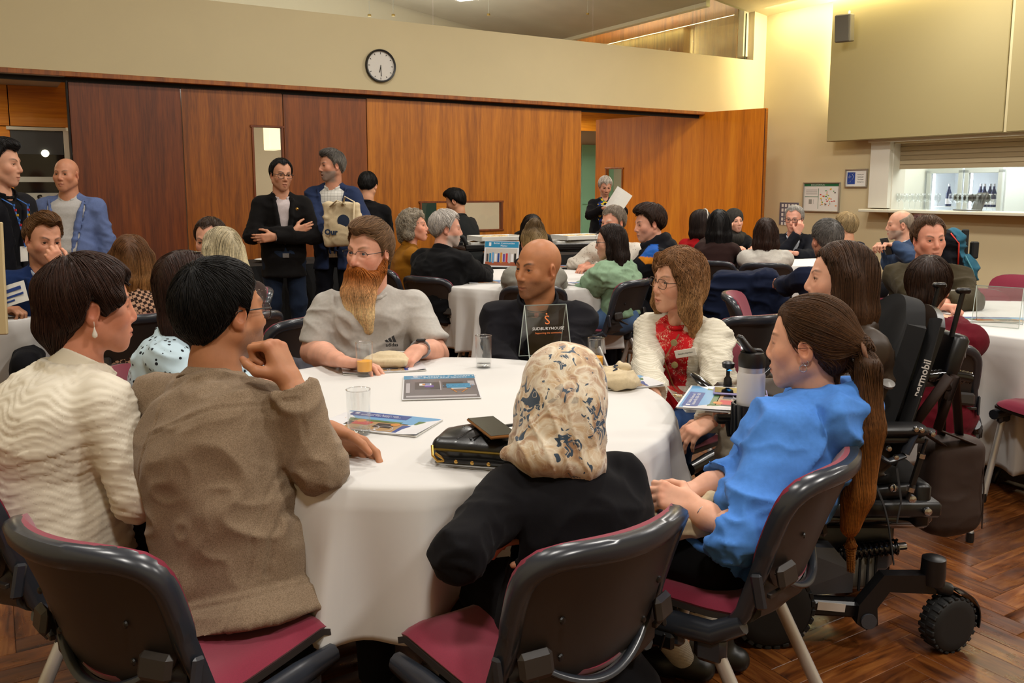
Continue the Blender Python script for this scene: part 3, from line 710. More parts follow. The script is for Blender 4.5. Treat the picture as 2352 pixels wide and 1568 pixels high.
def garment(sp, cx, prof, slouch, fem, bw, bd, sw, ch, res):
    g = sp.get; N, pel, ax, rt, fw, up, J, s = (cx[k] for k in ('N', 'pel', 'ax', 'rt', 'fw', 'up', 'J', 's'))
    inf = g('infl', .008); sleeve = g('sleeve', 'long'); h = g('res', ch)
    pts = np.array([N, pel] + [p for q in J.values() for p in q]); F = Field(pts.min(0) - V3(.22, .22, .2), pts.max(0) + V3(.22, .22, .16), h, .06)
    pf = list(prof); hem = g('hem', -.16)
    if hem < -.16: pf = [(hem, prof[0][1] + g('flare', .02), prof[0][2] + g('flare', .02))] + pf
    u, f, r, L = loft(F, pel, N, rt, fw, pf, slouch, infl=inf, sx=bw, sy=bd)
    if hem > -.16: F.cut(lambda X, Y, Z: hem * L - ((X - pel[0]) * u[0] + (Y - pel[1]) * u[1] + (Z - pel[2]) * u[2]), k=.004)
    if fem:
        for sd in (-1, 1): F.ell(pel + u * L * .70 + r * sd * .068 + f * (.085 * bd + inf * .6 - slouch * .8), (.058, .052, .062), np.stack([r, f, u], 1), k=.035)
    nd_ = nrm(cx['C'] - up * .08 - N + fw * .0)
    if g('vcut'):                                    # the open front: wedge taken out of the jacket
        wd, dp = g('vcut'); sk = g('vskew', 0)
        def wedge(X, Y, Z):
            X = X - pel[0]; Y = Y - pel[1]; Z = Z - pel[2]; t = (X * u[0] + Y * u[1] + Z * u[2]) / L; x = X * r[0] + Y * r[1] + Z * r[2] + sk * (1 - t); y = X * f[0] + Y * f[1] + Z * f[2]
            return np.maximum(np.abs(x) - np.clip((t - dp) / (1.0 - dp), 0, 2) * wd - g('vmin', 0) * (t < dp + 1e6), np.maximum(-y - .0 - .02 * (t > .93), (dp - t) * L if not g('vmin') else -1))
        lo = np.minimum(pel, N) - .25; hi = np.maximum(pel, N) + .25; F.fn(wedge, lo, hi, .006, '-')
    el = []
    for nm in J:
        Sh, El, W = J[nm]; el.append(El); sd = -1 if nm == 'r' else 1; ar = g('armr', (.043, .036, .027) if fem else (.050, .042, .031))
        F.cap(N - u * .02 - rt * sd * .045, Sh, .036 * (.9 if fem else 1) + inf, ar[0] * .92 + inf, k=.03)
        if sleeve == 'long':
            dW = W - nrm(W - El) * g('cuff', .015)
            F.chain([Sh, El, dW], [ar[0] + inf, ar[1] + inf, ar[2] + inf + g('cuffr', 0)], k=.022, k0=.03)
            ccut = nrm(W - El); base = dW + ccut * .006
            q = base + ccut * .06; F.cap(base + ccut * (ar[2] + inf + .02), q + ccut * .03, ar[2] + inf + .025, k=.002, op='-')
        elif sleeve == 'short':
            mid = Sh + (El - Sh) * g('slen', .62); F.chain([Sh, mid], [ar[0] + inf, ar[0] + inf + g('flares', .014)], k=.03); c = nrm(El - Sh); q = mid
            F.cap(q + c * (.07 + .012), q + c * .12, .078, k=.003, op='-')
        elif sleeve == 'half':
            F.chain([Sh, El], [ar[0] + inf, ar[1] + inf], k=.03)
    if g('neckhole'):
        rr = g('neckhole'); F.cap(N + nd_ * .0 + fw * .02, N + nd_ * .2, rr, rr * 1.1, k=.006, op='-')
    col = g('collar'); nr = (.052 if fem else .061) + inf * .4
    hc = {'h': .0034, 'm': .0045, 'b': .0055}[res]; F0 = F; F = Field(N - V3(.15, .15, .12), N + V3(.15, .15, .15), hc, .05)
    if col == 'crew': torus(F, N + ax * .012 + fw * .012, nrm(ax + fw * .35), nr + .006, .008, k=.005)
    if col == 'stand': shell(F, N - nd_ * .01, nrm(nd_ + fw * .15), nr + .014, nr + .012, g('ch', .055), .006, fw, g('gap', .5))
    if col == 'shirt': shell(F, N - nd_ * .012, nrm(nd_ + fw * .25), nr + .022, nr + .003, .045, .005, fw, g('gap', .45)); 
    if col == 'lapel': shell(F, N - nd_ * .02, nrm(nd_ + fw * .2), nr + .030, nr + .010, .045, .007, fw, g('gap', 1.3))
    cmesh = F.mesh(1) if col in ('crew', 'stand', 'shirt', 'lapel') else None; F = F0
    if col in ('lapel',) and g('vcut'):
        wd, dp = g('vcut')
        for sd in (-1, 1):
            q = []
            for t in np.linspace(.98, dp + .02, 7):
                bb = np.interp(t, [p_[0] for p_ in pf], [p_[2] for p_ in pf]) * bd + inf
                x = wd * (t - dp) / (1 - dp) + .016; q.append(pel + u * L * t + r * sd * x + f * (bb * max(0, 1 - (x / .19) ** 2) ** .5 + .001 - slouch * 4 * t * (1 - t)))
            F.chain(q, [.010, .014, .018, .020, .017, .013, .008], k=.006)
    if col == 'hood':
        for ring, (rb, rs, dz, r0_, r1_) in enumerate(((.092, .082, .042, .024, .036), (.118, .100, -.012, .020, .044))):
            for i in range(14):
                pa, pb = [N + ax * (dz + .03 * math.cos(t)) + (-fw * math.cos(t) * rb + rt * math.sin(t) * rs) for t in (-2.5 + 5 * i / 14, -2.5 + 5 * (i + 1) / 14)]
                qa, qb = [r0_ + (r1_ - r0_) * max(0, math.cos(t * .75)) for t in (-2.5 + 5 * i / 14, -2.5 + 5 * (i + 1) / 14)]
                F.cap(pa, pb, qa, qb, k=.012)
        F.ell(N - fw * .120 - ax * .075, (.115, .045, .085), np.stack([rt, fw, ax], 1), k=.03)
    for ex in g('extra', []): ex(F, cx)
    V, Q = F.mesh(1); Nn = vnormals(V, Q)
    V = fold_disp(V, Nn, g('fold', .007), el if sleeve == 'long' else [], g('seed', len(PEOPLE)), fine=g('ffreq', 1.0))
    if g('shape'): V = g('shape')(V, Nn, cx)
    if cmesh is not None and len(cmesh[0]): Q = np.concatenate([Q, cmesh[1] + len(V)]); V = np.concatenate([V, cmesh[0]])
    c = np.tile(np.asarray(lin(g('col', '#222222'))), (len(V), 1))
    if g('paint'): c = g('paint')(V, c, cx)
    o = mesh_np(g('name', 'shirt'), V - cx['off'], Q, g('mat', CLOTH), cx['root'], c)
    if g('lab'): o['label'] = g('lab')
    return o
def torus(F, c, n, R_, r, k=.004, op='+'):
    n = nrm(n); a = nrm(np.cross(n, (1, .3, .2))); b = np.cross(n, a)
    q = [c + R_ * (math.cos(t) * a + math.sin(t) * b) for t in np.linspace(0, 2 * PI, 17)]
    F.chain(q, r, k=k, op=op)
def shell(F, c, n, r0, r1, hgt, th, fw, gap):
    """collar: a cone shell round the neck, open by gap radians either side of the front"""
    n = nrm(n); f = nrm(fw - n * (fw @ n)); r = np.cross(f, n)
    def fn(X, Y, Z):
        X = X - c[0]; Y = Y - c[1]; Z = Z - c[2]; z = X * n[0] + Y * n[1] + Z * n[2]; x = X * r[0] + Y * r[1] + Z * r[2]; y = X * f[0] + Y * f[1] + Z * f[2]
        q = np.sqrt(x * x + y * y); R_ = r0 + (r1 - r0) * np.clip(z / hgt, -.3, 1.1); an = np.arctan2(np.abs(x), y)
        return np.maximum(np.maximum(np.abs(q - R_) - th, np.abs(z - hgt / 2) - hgt / 2), (gap * np.clip(.4 + z / hgt * .6, .2, 1.1) - an) * q)
    m = max(r0, r1) + hgt; F.fn(fn, c - m, c + m, .003)
# ------------------------------------------------------------------ glasses and small worn things, in the head frame
def on_head(cx, V): return (np.asarray(V, float) * cx['hs']) @ cx['R'].T + cx['C'] - cx['off']
def glasses(cx, mat, r=.0012, w=.025, hgt=.017, lens=True, rimless_low=False, tip=-.03):
    m = MB(); lm = MB()
    for sx in (-1, 1):
        c = V3(sx * .0325, .099, .002); q = []
        for t in np.linspace(0, 2 * PI, 21):
            x, z = math.cos(t), math.sin(t); e = (abs(x) ** 3.2 + abs(z) ** 3.2) ** (-1 / 3.2); q.append(c + V3(x * e * w, -.006 * (x * e * sx + .3) ** 2 * .6, z * e * hgt))
        pts = on_head(cx, q); m.tube(pts if not rimless_low else pts[:11], r, 6)
        lm.add(np.r_[pts[:20], [pts[:20].mean(0)]], [(i, (i + 1) % 20, 20) for i in range(20)])
        m.tube(on_head(cx, [(sx * (.0325 + w), .095, .008), (sx * .073, .080, .010), (sx * .079, .02, .008), (sx * .081, -.012, .008), (sx * .080, tip, -.012)]), r * 1.25, 6)
    m.tube(on_head(cx, [(-.0085, .100, .006), (0, .104, .009), (.0085, .100, .006)]), r, 6)
    g = m.build('glasses', mat, cx['root'], smooth=True)
    if lens: lm.build('lens', clear('spectacle_lens', gloss=.02), g)
    return g

# ------------------------------------------------------------------ the room
WA = math.radians(58.6); ED = V3(math.sin(WA), math.cos(WA), 0); NB = V3(ED[1], -ED[0], 0)
PB = V3(1.18, 10.7, 0); KC = PB + ED * 2.74
MBK = frame(PB, ED, -NB)          # back wall: x along it (to the right), y into it, z up
MRT = frame(KC, NB, ED)           # right wall: x along it towards the camera, y into it, z up
def place(o, M): o.matrix_world = Matrix(M.tolist()); return o
def onb(t, into, z): return PB + ED * t - NB * into + V3(0, 0, z)
def onr(s, into, z): return KC + NB * s + ED * into + V3(0, 0, z)
def hitb(u, v, into):
    d = ray(u, v); q = PB - NB * into; s_ = ((q - EYE) @ NB) / (d @ NB); p_ = EYE + d * s_; return (p_ - PB) @ ED, p_[2]
def wood(name, c0, c1, c2, axis='z', rough=.42, scale=1.0, coat=.15, knots=True):
    m, t, b = new_mat(name); s = {'z': (9, 9, .55), 'x': (.55, 9, 9), 'y': (9, .55, 9)}[axis]; s = tuple(q * scale for q in s)
    oi = nd(t, 'ShaderNodeObjectInfo'); tc = nd(t, 'ShaderNodeTexCoord'); ad = nd(t, 'ShaderNodeVectorMath', operation='ADD'); sc = nd(t, 'ShaderNodeVectorMath', operation='SCALE'); sc.inputs[3].default_value = 37.0
    cx_ = nd(t, 'ShaderNodeCombineXYZ'); [t.links.new(oi.outputs['Random'], cx_.inputs[i]) for i in range(3)]; t.links.new(cx_.outputs[0], sc.inputs[0])
    t.links.new(tc.outputs['Object'], ad.inputs[0]); t.links.new(sc.outputs[0], ad.inputs[1]); mp = nd(t, 'ShaderNodeMapping'); mp.inputs['Scale'].default_value = s; t.links.new(ad.outputs[0], mp.inputs[0])
    n = nd(t, 'ShaderNodeTexNoise', noise_dimensions='3D'); n.inputs['Scale'].default_value = 1.0; n.inputs['Detail'].default_value = 6; n.inputs['Distortion'].default_value = 1.2; t.links.new(mp.outputs[0], n.inputs['Vector'])
    n2 = nd(t, 'ShaderNodeTexNoise'); n2.inputs['Scale'].default_value = 11.0; n2.inputs['Detail'].default_value = 3; t.links.new(mp.outputs[0], n2.inputs['Vector'])
    mx = nd(t, 'ShaderNodeMath', operation='MULTIPLY_ADD'); mx.inputs[1].default_value = .35; t.links.new(n2.outputs[0], mx.inputs[0]); m2 = nd(t, 'ShaderNodeMath', operation='MULTIPLY'); m2.inputs[1].default_value = .68; t.links.new(n.outputs[0], m2.inputs[0]); t.links.new(m2.outputs[0], mx.inputs[2])
    t.links.new(ramp(t, mx.outputs[0], [(.34, lin(c0)), (.5, lin(c1)), (.68, lin(c2))]), b.inputs['Base Color'])
    b.inputs['Roughness'].default_value = rough; b.inputs['Coat Weight'].default_value = coat; b.inputs['Coat Roughness'].default_value = .3
    bump(t, b, mx.outputs[0], .08, .001); return m
CREAM = plain('cream_paint', '#c4b691', .72, var=.015, vscale=3, bmp=.05, bscale=220)
WHITEP = plain('white_paint', '#cfcbbd', .6)
DARKGAP = plain('dark_gap', '#120c08', .8)
W_RED = wood('veneer_redbrown', '#4c200a', '#69300d', '#824012'); W_MID = wood('veneer_brown', '#6a360a', '#8c4b0d', '#a55f15', scale=1.3); W_MID2 = wood('veneer_chestnut', '#5a2909', '#783b0a', '#904a0f')
W_ORG = wood('veneer_honey', '#864806', '#a8600b', '#c07414', scale=1.2); W_LEAF = wood('veneer_orange', '#a65a03', '#c67006', '#d88412', scale=.7); W_CAB = wood('veneer_amber', '#b0640c', '#cf7f14', '#e09a2e', axis='x', scale=.6)
def struct(name, mb, mats, M=None, parent=None, auto=None):
    o = mb.build(name, mats, parent)
    if M is not None: place(o, M)
    if parent is None: o['kind'] = 'structure'
    if auto: smooth_by_angle(o, auto)
    return o
# --- back wall: the bulkhead, the fascia, the folding wood panels
rake = lambda t: 3.75 + .15 * (2.74 - t)
b = MB(); b.box((-3.2, .06, 2.775), (11.9, .12, .73))                               # z 2.41 .. 3.14
b.add([(2.5, 0, 3.14), (2.74, 0, 3.14), (2.74, 0, 3.75), (2.5, 0, 3.79), (2.5, .12, 3.14), (2.74, .12, 3.14), (2.74, .12, 3.75), (2.5, .12, 3.79)], [(0, 1, 2, 3), (4, 7, 6, 5), (0, 3, 7, 4), (1, 5, 6, 2)])
b.box((2.72, .06, 1.2), (.06, .12, 2.42))
wall_back = struct('wall_back', b, CREAM, MBK)
b = MB(); b.box((-3.2, .03, 2.388), (11.9, .07, .043), bev=.004); o = struct('trim_1', b, W_MID, MBK)
b = MB(); b.box((-3.2, .10, 2.35), (11.9, .04, .05)); o = struct('track', b, DARKGAP, None, wall_back)
b = MB(); b.box((-7.6, .5, 2.385), (3.3, 1.0, .04)); o = struct('recess_soffit', b, plain('grey_soffit', '#8d8378', .7), None, wall_back)
slotw = (-4.33, -4.035, .885, 2.005)
def panel(t0, t1, mat, hole=None, thick=.06, z1=2.335):
    m = MB(); g = .004; t0 += g; t1 -= g
    if hole is None: m.box(((t0 + t1) / 2, .08 + thick / 2, z1 / 2 + .01), (t1 - t0, thick, z1 - .02), bev=.004)
    else:
        a0, a1, z0, zz = hole
        for (x0, x1, y0, y1) in ((t0, a0, .01, z1), (a1, t1, .01, z1), (a0, a1, .01, z0), (a0, a1, zz, z1)):
            if x1 - x0 > .001: m.box(((x0 + x1) / 2, .08 + thick / 2, (y0 + y1) / 2), (x1 - x0, thick, y1 - y0))
    o = m.build('wood_panel', mat, wall_back); return o
panel(-5.93, -4.983, W_RED); p2 = panel(-4.983, -4.02, W_MID, slotw); panel(-4.02, -3.13, W_MID2); p4 = panel(-3.13, -.336, W_ORG, (-2.52, -1.475, .915, 1.245))
b = MB(); b.box((-5.938, .09, 1.17), (.012, .10, 2.33)); b.build('panel_edge', DARKGAP, wall_back)
def win_trim(name, x0, x1, z0, z1, par, mat, w_=.022):
    m = MB()
    for c, d in ((((x0 + x1) / 2, .09, z1), (x1 - x0 + 2 * w_, .05, w_)), (((x0 + x1) / 2, .09, z0), (x1 - x0 + 2 * w_, .05, w_)), ((x0, .09, (z0 + z1) / 2), (w_, .05, z1 - z0)), ((x1, .09, (z0 + z1) / 2), (w_, .05, z1 - z0))): m.box(c, d, bev=.003)
    m.build('window_frame', mat, par); g = MB(); g.box(((x0 + x1) / 2, .115, (z0 + z1) / 2), (x1 - x0, .006, z1 - z0)); g.build('pane', clear('window_glass', tint=(.96, .97, .95), gloss=.03), par)
win_trim('w', *slotw, p2, W_RED); win_trim('w', -2.52, -1.475, .915, 1.245, p4, W_RED)
# --- the clerestory glazing above the bulkhead
b = MB(); tt = [-8.9, -2.35, -.2, 1.45, 2.40]
b.box((-3.2, .06, 3.142), (11.5, .03, .012)); win = struct('window_1', b, plain('glass_channel', '#9a9584', .4, .6), MBK)
for i in range(4):
    g = MB(); x0, x1 = tt[i] + .006, tt[i + 1] - .006; z0 = 3.145
    g.add([(x0, .055, z0), (x1, .055, z0), (x1, .055, rake(x1) + .02), (x0, .055, rake(x0) + .02), (x0, .065, z0), (x1, .065, z0), (x1, .065, rake(x1) + .02), (x0, .065, rake(x0) + .02)], [(0, 1, 2, 3), (7, 6, 5, 4), (0, 3, 7, 4), (1, 5, 6, 2), (0, 4, 5, 1), (3, 2, 6, 7)])
    g.build('pane', clear('clerestory_glass', tint=(.93, .95, .9), gloss=.06), win)
b = MB(); b.box((2.40, .06, 3.45), (.012, .014, .62)); b.build('mullion', plain('glass_edge_green', '#2b3a2c', .3), win)
# --- right wall, its screen bulkhead and the servery opening
b = MB(); x0, x1 = 2.03, 4.6; TOP = 5.2
for (a0, a1, z0, z1) in ((0, x0, 0, TOP), (x0, x1, 0, 1.10), (x0, x1, 1.93, TOP), (x1, 12.6, 0, TOP)): b.box(((a0 + a1) / 2, .1, (z0 + z1) / 2), (a1 - a0, .2, z1 - z0))
wall_right = struct('wall_right', b, CREAM, MRT)
b = MB(); SCRN = plain('screen_fabric', '#9a8d63', .8, bmp=.05, bscale=300)
b.box((2.38, -.175, 3.6), (2.20, .15, 3.24), bev=.006); b.box((4.70, -.175, 3.6), (2.36, .15, 3.24), bev=.006); b.box((2.8, -.05, 3.6), (2.6, .1, 3.2)); b.build('screen_box', SCRN, wall_right)
b = MB(); b.box((3.50, -.13, 3.6), (.03, .2, 3.24)); b.build('seam_strip', plain('cream_trim', '#cabd92', .6), wall_right)
b = MB()                                                                             # servery surround, shutter, shelf
b.box((3.2, -.02, 1.965), (2.84, .18, .035), bev=.004); b.box((1.93, -.0, 1.56), (.26, .14, .80)); b.box((2.055, .12, 1.5), (.03, .24, .9))
b.build('servery_surround', WHITEP, wall_right)
b = MB(); b.box((3.33, .14, 1.80), (2.55, .02, .33)); [b.box((3.33, .126, 1.65 + i * .055), (2.55, .012, .049), bev=.004) for i in range(6)]
b.build('roller_shutter', plain('shutter_beige', '#a8987a', .55), wall_right)
b = MB(); b.box((3.2, .03, 1.128), (2.84, .52, .035), bev=.005); b.build('servery_shelf', plain('servery_shelf', '#c9c6b4', .35), wall_right)
# dado line and baseboard on the right wall
b = MB(); b.box((6.3, -.004, .10), (12.6, .012, .2)); o = struct('baseboard_right', b, plain('baseboard_dark', '#4a3d2c', .5), MRT)
# servery kitchen behind
b = MB(); b.box((3.4, 1.95, 1.5), (3.4, .06, 3.0)); b.box((1.72, 1.1, 1.5), (.06, 1.8, 3.0)); b.box((5.1, 1.1, 1.5), (.06, 1.8, 3.0)); b.box((3.4, 1.1, 2.6), (3.4, 1.8, .05)); b.box((3.4, 1.1, -.02), (3.4, 1.8, .04))
o = struct('wall_kitchen', b, plain('kitchen_white', '#dcdccf', .6), MRT)
b = MB(); b.box((2.5, 1.9, 1.37), (1.0, .02, .46)); b.build('splashback', plain('splash_white', '#e8e9e4', .25), o)
b = MB(); b.box((3.62, 1.95, 1.5), (.24, 1.5, 2.2)); b.build('kitchen_pillar', plain('kitchen_grey', '#b9bdb6', .6), o)
# --- ceiling, floor, the walls behind the camera
b = MB(); q = [(-9.2, .12, rake(-9.2)), (2.94, .12, rake(2.94)), (2.94, -12.6, rake(2.94)), (-9.2, -12.6, rake(-9.2))]
b.add(q + [(x, y, z + .1) for x, y, z in q], [(3, 2, 1, 0), (4, 5, 6, 7), (0, 1, 5, 4), (2, 3, 7, 6), (0, 4, 7, 3), (1, 2, 6, 5)]); ceiling = struct('ceiling', b, plain('ceiling_cream', '#c8bd98', .8), MBK)
b = MB(); b.box((-9.1, -6.3, 2.8), (.2, 12.9, 5.6)); o = struct('wall_left', b, CREAM, MBK)
b = MB(); b.box((-3.2, -12.6, 2.8), (12.2, .2, 5.6)); o = struct('wall_front', b, CREAM, MBK)
# --- the rooms beyond the back wall
MINT = plain('mint_wall', '#8fc9a8', .7); b = MB(); b.box((-3.0, 4.6, 2.6), (13.5, .1, 5.2)); b.box((2.45, 2.4, 4.2), (.1, 4.6, 2.0)); b.box((3.7, 2.4, 2.6), (.1, 4.6, 5.2)); b.box((-9.1, 2.4, 2.6), (.1, 4.6, 5.2)); far = struct('wall_far', b, plain('far_wall', '#cfc6b2', .7), MBK)
b = MB(); b.box((1.6, 3.2, 2.9), (3.6, .04, 1.1)); b.build('amber_panel', W_CAB, far)
b = MB(); [b.box((-.1, 3.0, 2.05 + i * .16), (.5, .05, .13)) for i in range(3)]; b.build('black_bar', plain('black_bar', '#14141a', .5), far)
b = MB(); b.box((2.39, 2.2, 3.7), (.02, 4.0, 1.1)); b.build('wood_lining', W_MID, far)
b = MB(); q = [(-8.9, .3, rake(-8.9) + .02), (1.9, .3, rake(1.9) + .02), (1.9, 4.5, rake(1.9) + .02), (-8.9, 4.5, rake(-8.9) + .02)]
b.add(q + [(x, y, z + .12) for x, y, z in q], [(3, 2, 1, 0), (4, 5, 6, 7), (0, 1, 5, 4), (2, 3, 7, 6), (0, 4, 7, 3), (1, 2, 6, 5)]); o = struct('ceiling_far', b, plain('far_ceiling', '#b3ada0', .8, var=.06, vscale=2.2), MBK)
b = MB(); b.box((2.1, 2.4, 4.55), (1.0, 4.6, .06)); b.build('cove_top', CREAM, o)
b = MB(); b.add([(1.88, .3, rake(1.9) - .03), (1.95, .3, rake(1.95) - .03), (1.95, 4.5, rake(1.95) - .03), (1.88, 4.5, rake(1.9) - .03), (1.88, .3, rake(1.9) + .14), (1.95, .3, rake(1.95) + .14), (1.95, 4.5, rake(1.95) + .14), (1.88, 4.5, rake(1.9) + .14)], [(3, 2, 1, 0), (4, 5, 6, 7), (0, 1, 5, 4), (2, 3, 7, 6), (0, 4, 7, 3), (1, 2, 6, 5)]); b.build('ceiling_edge', plain('white_edge', '#e8e2cc', .5), o)
b = MB(); b.box((-3.0, 2.3, -.01), (13.5, 4.6, .02)); o = struct('floor_far', b, plain('far_floor', '#b59a80', .5), MBK)
m0, m1 = hitb(1338, 400, 4.5)[0], hitb(1440, 400, 4.5)[0]
b = MB(); b.box(((m0 + m1) / 2, 4.52, 1.1), (m1 - m0, .03, 2.2)); b.box(((m0 + m1) / 2, 4.5, 2.0), (m1 - m0, .03, .006)); b.box(((m0 + m1) / 2, 4.5, 1.1), (m1 - m0, .03, .006)); b.build('mint_panel', MINT, far)
m0, m1 = hitb(960, 480, 4.5)[0], hitb(1003, 480, 4.5)[0]; b = MB(); b.box(((m0 + m1) / 2, 4.52, 1.1), (m1 - m0, .03, 2.2)); b.build('teal_panel', plain('teal_dark', '#21423f', .3), far)
m0, m1 = m1, hitb(1028, 480, 4.5)[0]; b = MB(); b.box(((m0 + m1) / 2, 4.52, 1.1), (m1 - m0, .03, 2.2)); b.build('amber_panel', W_CAB, far)
m0 = hitb(638, 320, 3.0)[0]; m1 = hitb(612, 320, 3.0)[0]; zz = hitb(630, 345, 3.0)[1]; b = MB(); b.box(((m0 + m1) / 2, 3.0, zz + .5), (m0 - m1, .3, 1.0), bev=.01); b.build('light_box', emit('light_box', '#fff0c8', 1.1), far)
# recess with amber cabinets and the dark glass door at the far left
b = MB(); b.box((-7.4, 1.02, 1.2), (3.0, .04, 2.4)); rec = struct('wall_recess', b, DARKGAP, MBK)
IN = .98
tA = hitb(19, 240, IN)[0]; zA = hitb(90, 292, IN)[1]; zT = hitb(90, 180, IN)[1] + .05; tB = hitb(158, 240, IN)[0]; tC = hitb(29, 380, IN)[0]
for (x0, x1, z0, z1) in ((tA - .6, tA, zA, zT), (tA, tB + .3, zA, zT), (tA - .6, tA, 1.3, zA), (tA, tC, 0, zA), (tA - .6, tA, .4, 1.3)):
    m = MB(); g = .004; m.box(((x0 + x1) / 2, IN, (z0 + z1) / 2), (x1 - x0 - 2 * g, .03, z1 - z0 - 2 * g), bev=.002); m.build('cabinet_panel', W_CAB, rec)
m = MB(); m.box(((tA - .6 - 9.2) / 2, IN, 1.2), (8.6 + tA, .03, 2.38)); m.build('plaster_panel', CREAM, rec)
dr = MB(); x0, x1, z1 = tC, hitb(148, 380, IN)[0], zA - .03
dr.box(((x0 + x1) / 2, IN - .01, z1 / 2), (x1 - x0, .02, z1)); dr = struct('door_1', dr, plain('dark_glass', '#12100f', .08, spec=.6), MBK)
m = MB(); m.box(((x0 + x1) / 2, IN - .025, z1 - .12), (x1 - x0, .008, .22)); m.build('transom_panel', plain('dark_grey_panel', '#3a3c3e', .4), dr)
m = MB(); m.box((x1 + .03, IN - .02, z1 / 2), (.05, .05, z1)); m.box(((x0 + x1) / 2, IN - .02, z1 + .012), (x1 - x0 + .06, .05, .03)); m.build('door_frame', plain('door_frame_white', '#d8d6cb', .5), dr)
FROST = plain('frosted_band', '#b9bdb6', .5); zs = hitb(80, 412, IN)[1]; zs2 = hitb(80, 456, IN)[1]
m = MB(); m.box(((x0 + x1) / 2, IN - .024, zs), (x1 - x0 - .04, .004, .05)); m.box(((x0 + x1) / 2, IN - .024, zs2), (x1 - x0 - .04, .004, .11)); m.build('frosted_band', FROST, dr)
for s_, uu in (('2', 45), ('3', 91)):
    tt_ = hitb(uu, 457, IN - .03); text_mesh('lettering', s_, .10, DARKGAP, dr, frame(V3(tt_[0], IN - .03, tt_[1]), (-1, 0, 0), (0, 0, 1)), bold=.004)
m = MB(); lp = hitb(104, 352, IN - .05); m.lathe([(0, -.01), (.03, -.01), (.034, .0), (.02, .012), (0, .014)], (lp[0], IN - .04, lp[1]), 16, R=rotx(PI / 2)); m.build('door_lamp', emit('small_lamp', '#fff3d0', 6), dr)
# the swung-out door leaf on the right, with its slot window
A = V3(3.20, 10.93, 0); B_ = V3(1.245, 12.83, 0); ex = nrm(A - B_); Lw = np.linalg.norm(A - B_); MLF = frame(B_, ex, V3(-ex[1], ex[0], 0))
def hitl(u, v):
    d = ray(u, v); nn = V3(-ex[1], ex[0], 0); s_ = ((B_ - EYE) @ nn) / (d @ nn); p_ = EYE + d * s_; return (p_ - B_) @ ex, p_[2]
a0, z1_ = hitl(1393, 387); a1, z0_ = hitl(1428, 510); m = MB()
for (x0, x1, y0, y1) in ((0, a0, .01, 2.40), (a1, Lw, .01, 2.40), (a0, a1, .01, .7), (a0, a1, z1_, 2.40)): m.box(((x0 + x1) / 2, .03, (y0 + y1) / 2), (x1 - x0, .06, y1 - y0))
leaf = struct('door_2', m, W_LEAF, MLF); m = MB(); w_ = .02
for x in (a0, a1): m.box((x, -.004, (z1_ + .7) / 2), (w_, .03, z1_ - .7), bev=.003)
m.box(((a0 + a1) / 2, -.004, z1_), (a1 - a0 + 2 * w_, .03, w_), bev=.003); m.box(((a0 + a1) / 2, -.004, .7), (a1 - a0 + 2 * w_, .03, w_), bev=.003); m.build('window_frame', W_MID, leaf)
m = MB(); m.box(((a0 + a1) / 2, .03, (z1_ + .7) / 2), (a1 - a0, .006, z1_ - .7)); m.build('pane', clear('window_glass'), leaf)
m = MB(); m.box((Lw - .006, .03, 1.2), (.012, .064, 2.38)); m.build('door_edge', W_RED, leaf)
# --- parquet: wall-aligned herringbone, every block its own piece
def plank_mat():
    m, t, b = new_mat('parquet'); uv = nd(t, 'ShaderNodeUVMap'); uv.uv_map = 'UVMap'; oi = nd(t, 'ShaderNodeObjectInfo'); ge = nd(t, 'ShaderNodeNewGeometry')
    ad = nd(t, 'ShaderNodeMath', operation='ADD'); t.links.new(oi.outputs['Random'], ad.inputs[0]); t.links.new(ge.outputs['Random Per Island'], ad.inputs[1]); fr = nd(t, 'ShaderNodeMath', operation='FRACT'); t.links.new(ad.outputs[0], fr.inputs[0])
    sc = nd(t, 'ShaderNodeVectorMath', operation='ADD'); cb = nd(t, 'ShaderNodeCombineXYZ'); ml = nd(t, 'ShaderNodeMath', operation='MULTIPLY'); ml.inputs[1].default_value = 53; t.links.new(fr.outputs[0], ml.inputs[0]); t.links.new(ml.outputs[0], cb.inputs[0]); t.links.new(ml.outputs[0], cb.inputs[2])
    t.links.new(uv.outputs[0], sc.inputs[0]); t.links.new(cb.outputs[0], sc.inputs[1]); mp = nd(t, 'ShaderNodeMapping'); mp.inputs['Scale'].default_value = (3, 22, 1); t.links.new(sc.outputs[0], mp.inputs[0])
    n = nd(t, 'ShaderNodeTexNoise'); n.inputs['Scale'].default_value = 1.3; n.inputs['Detail'].default_value = 6; n.inputs['Distortion'].default_value = 1.6; t.links.new(mp.outputs[0], n.inputs['Vector'])
    g = ramp(t, n.outputs[0], [(.25, lin('#3a1d0c')), (.48, lin('#74421c')), (.7, lin('#94602f'))]); tone = ramp(t, fr.outputs[0], [(0, (.38, .31, .26)), (.5, (.68, .61, .55)), (1, (1.0, .93, .84))])
    mx = nd(t, 'ShaderNodeMix', data_type='RGBA', blend_type='MULTIPLY'); mx.inputs[0].default_value = 1; t.links.new(g, mx.inputs[6]); t.links.new(tone, mx.inputs[7]); t.links.new(mx.outputs[2], b.inputs['Base Color'])
    b.inputs['Roughness'].default_value = .30; b.inputs['Coat Weight'].default_value = .2; b.inputs['Coat Roughness'].default_value = .22
    sx = nd(t, 'ShaderNodeTexNoise'); sx.inputs['Scale'].default_value = 9; sx.inputs['Detail'].default_value = 4; t.links.new(coords(t), sx.inputs['Vector']); t.links.new(ramp(t, sx.outputs[0], [(.3, (.22,) * 3), (.75, (.42,) * 3)]), b.inputs['Roughness']); bump(t, b, n.outputs[0], .05, .001); return m
PARQ = plank_mat()
fl = MB(); fl.box((-3.2, -6.25, -.03), (12.2, 12.9, .03)); floor = struct('floor', fl, plain('floor_joint', '#1a0d06', .7), MBK)
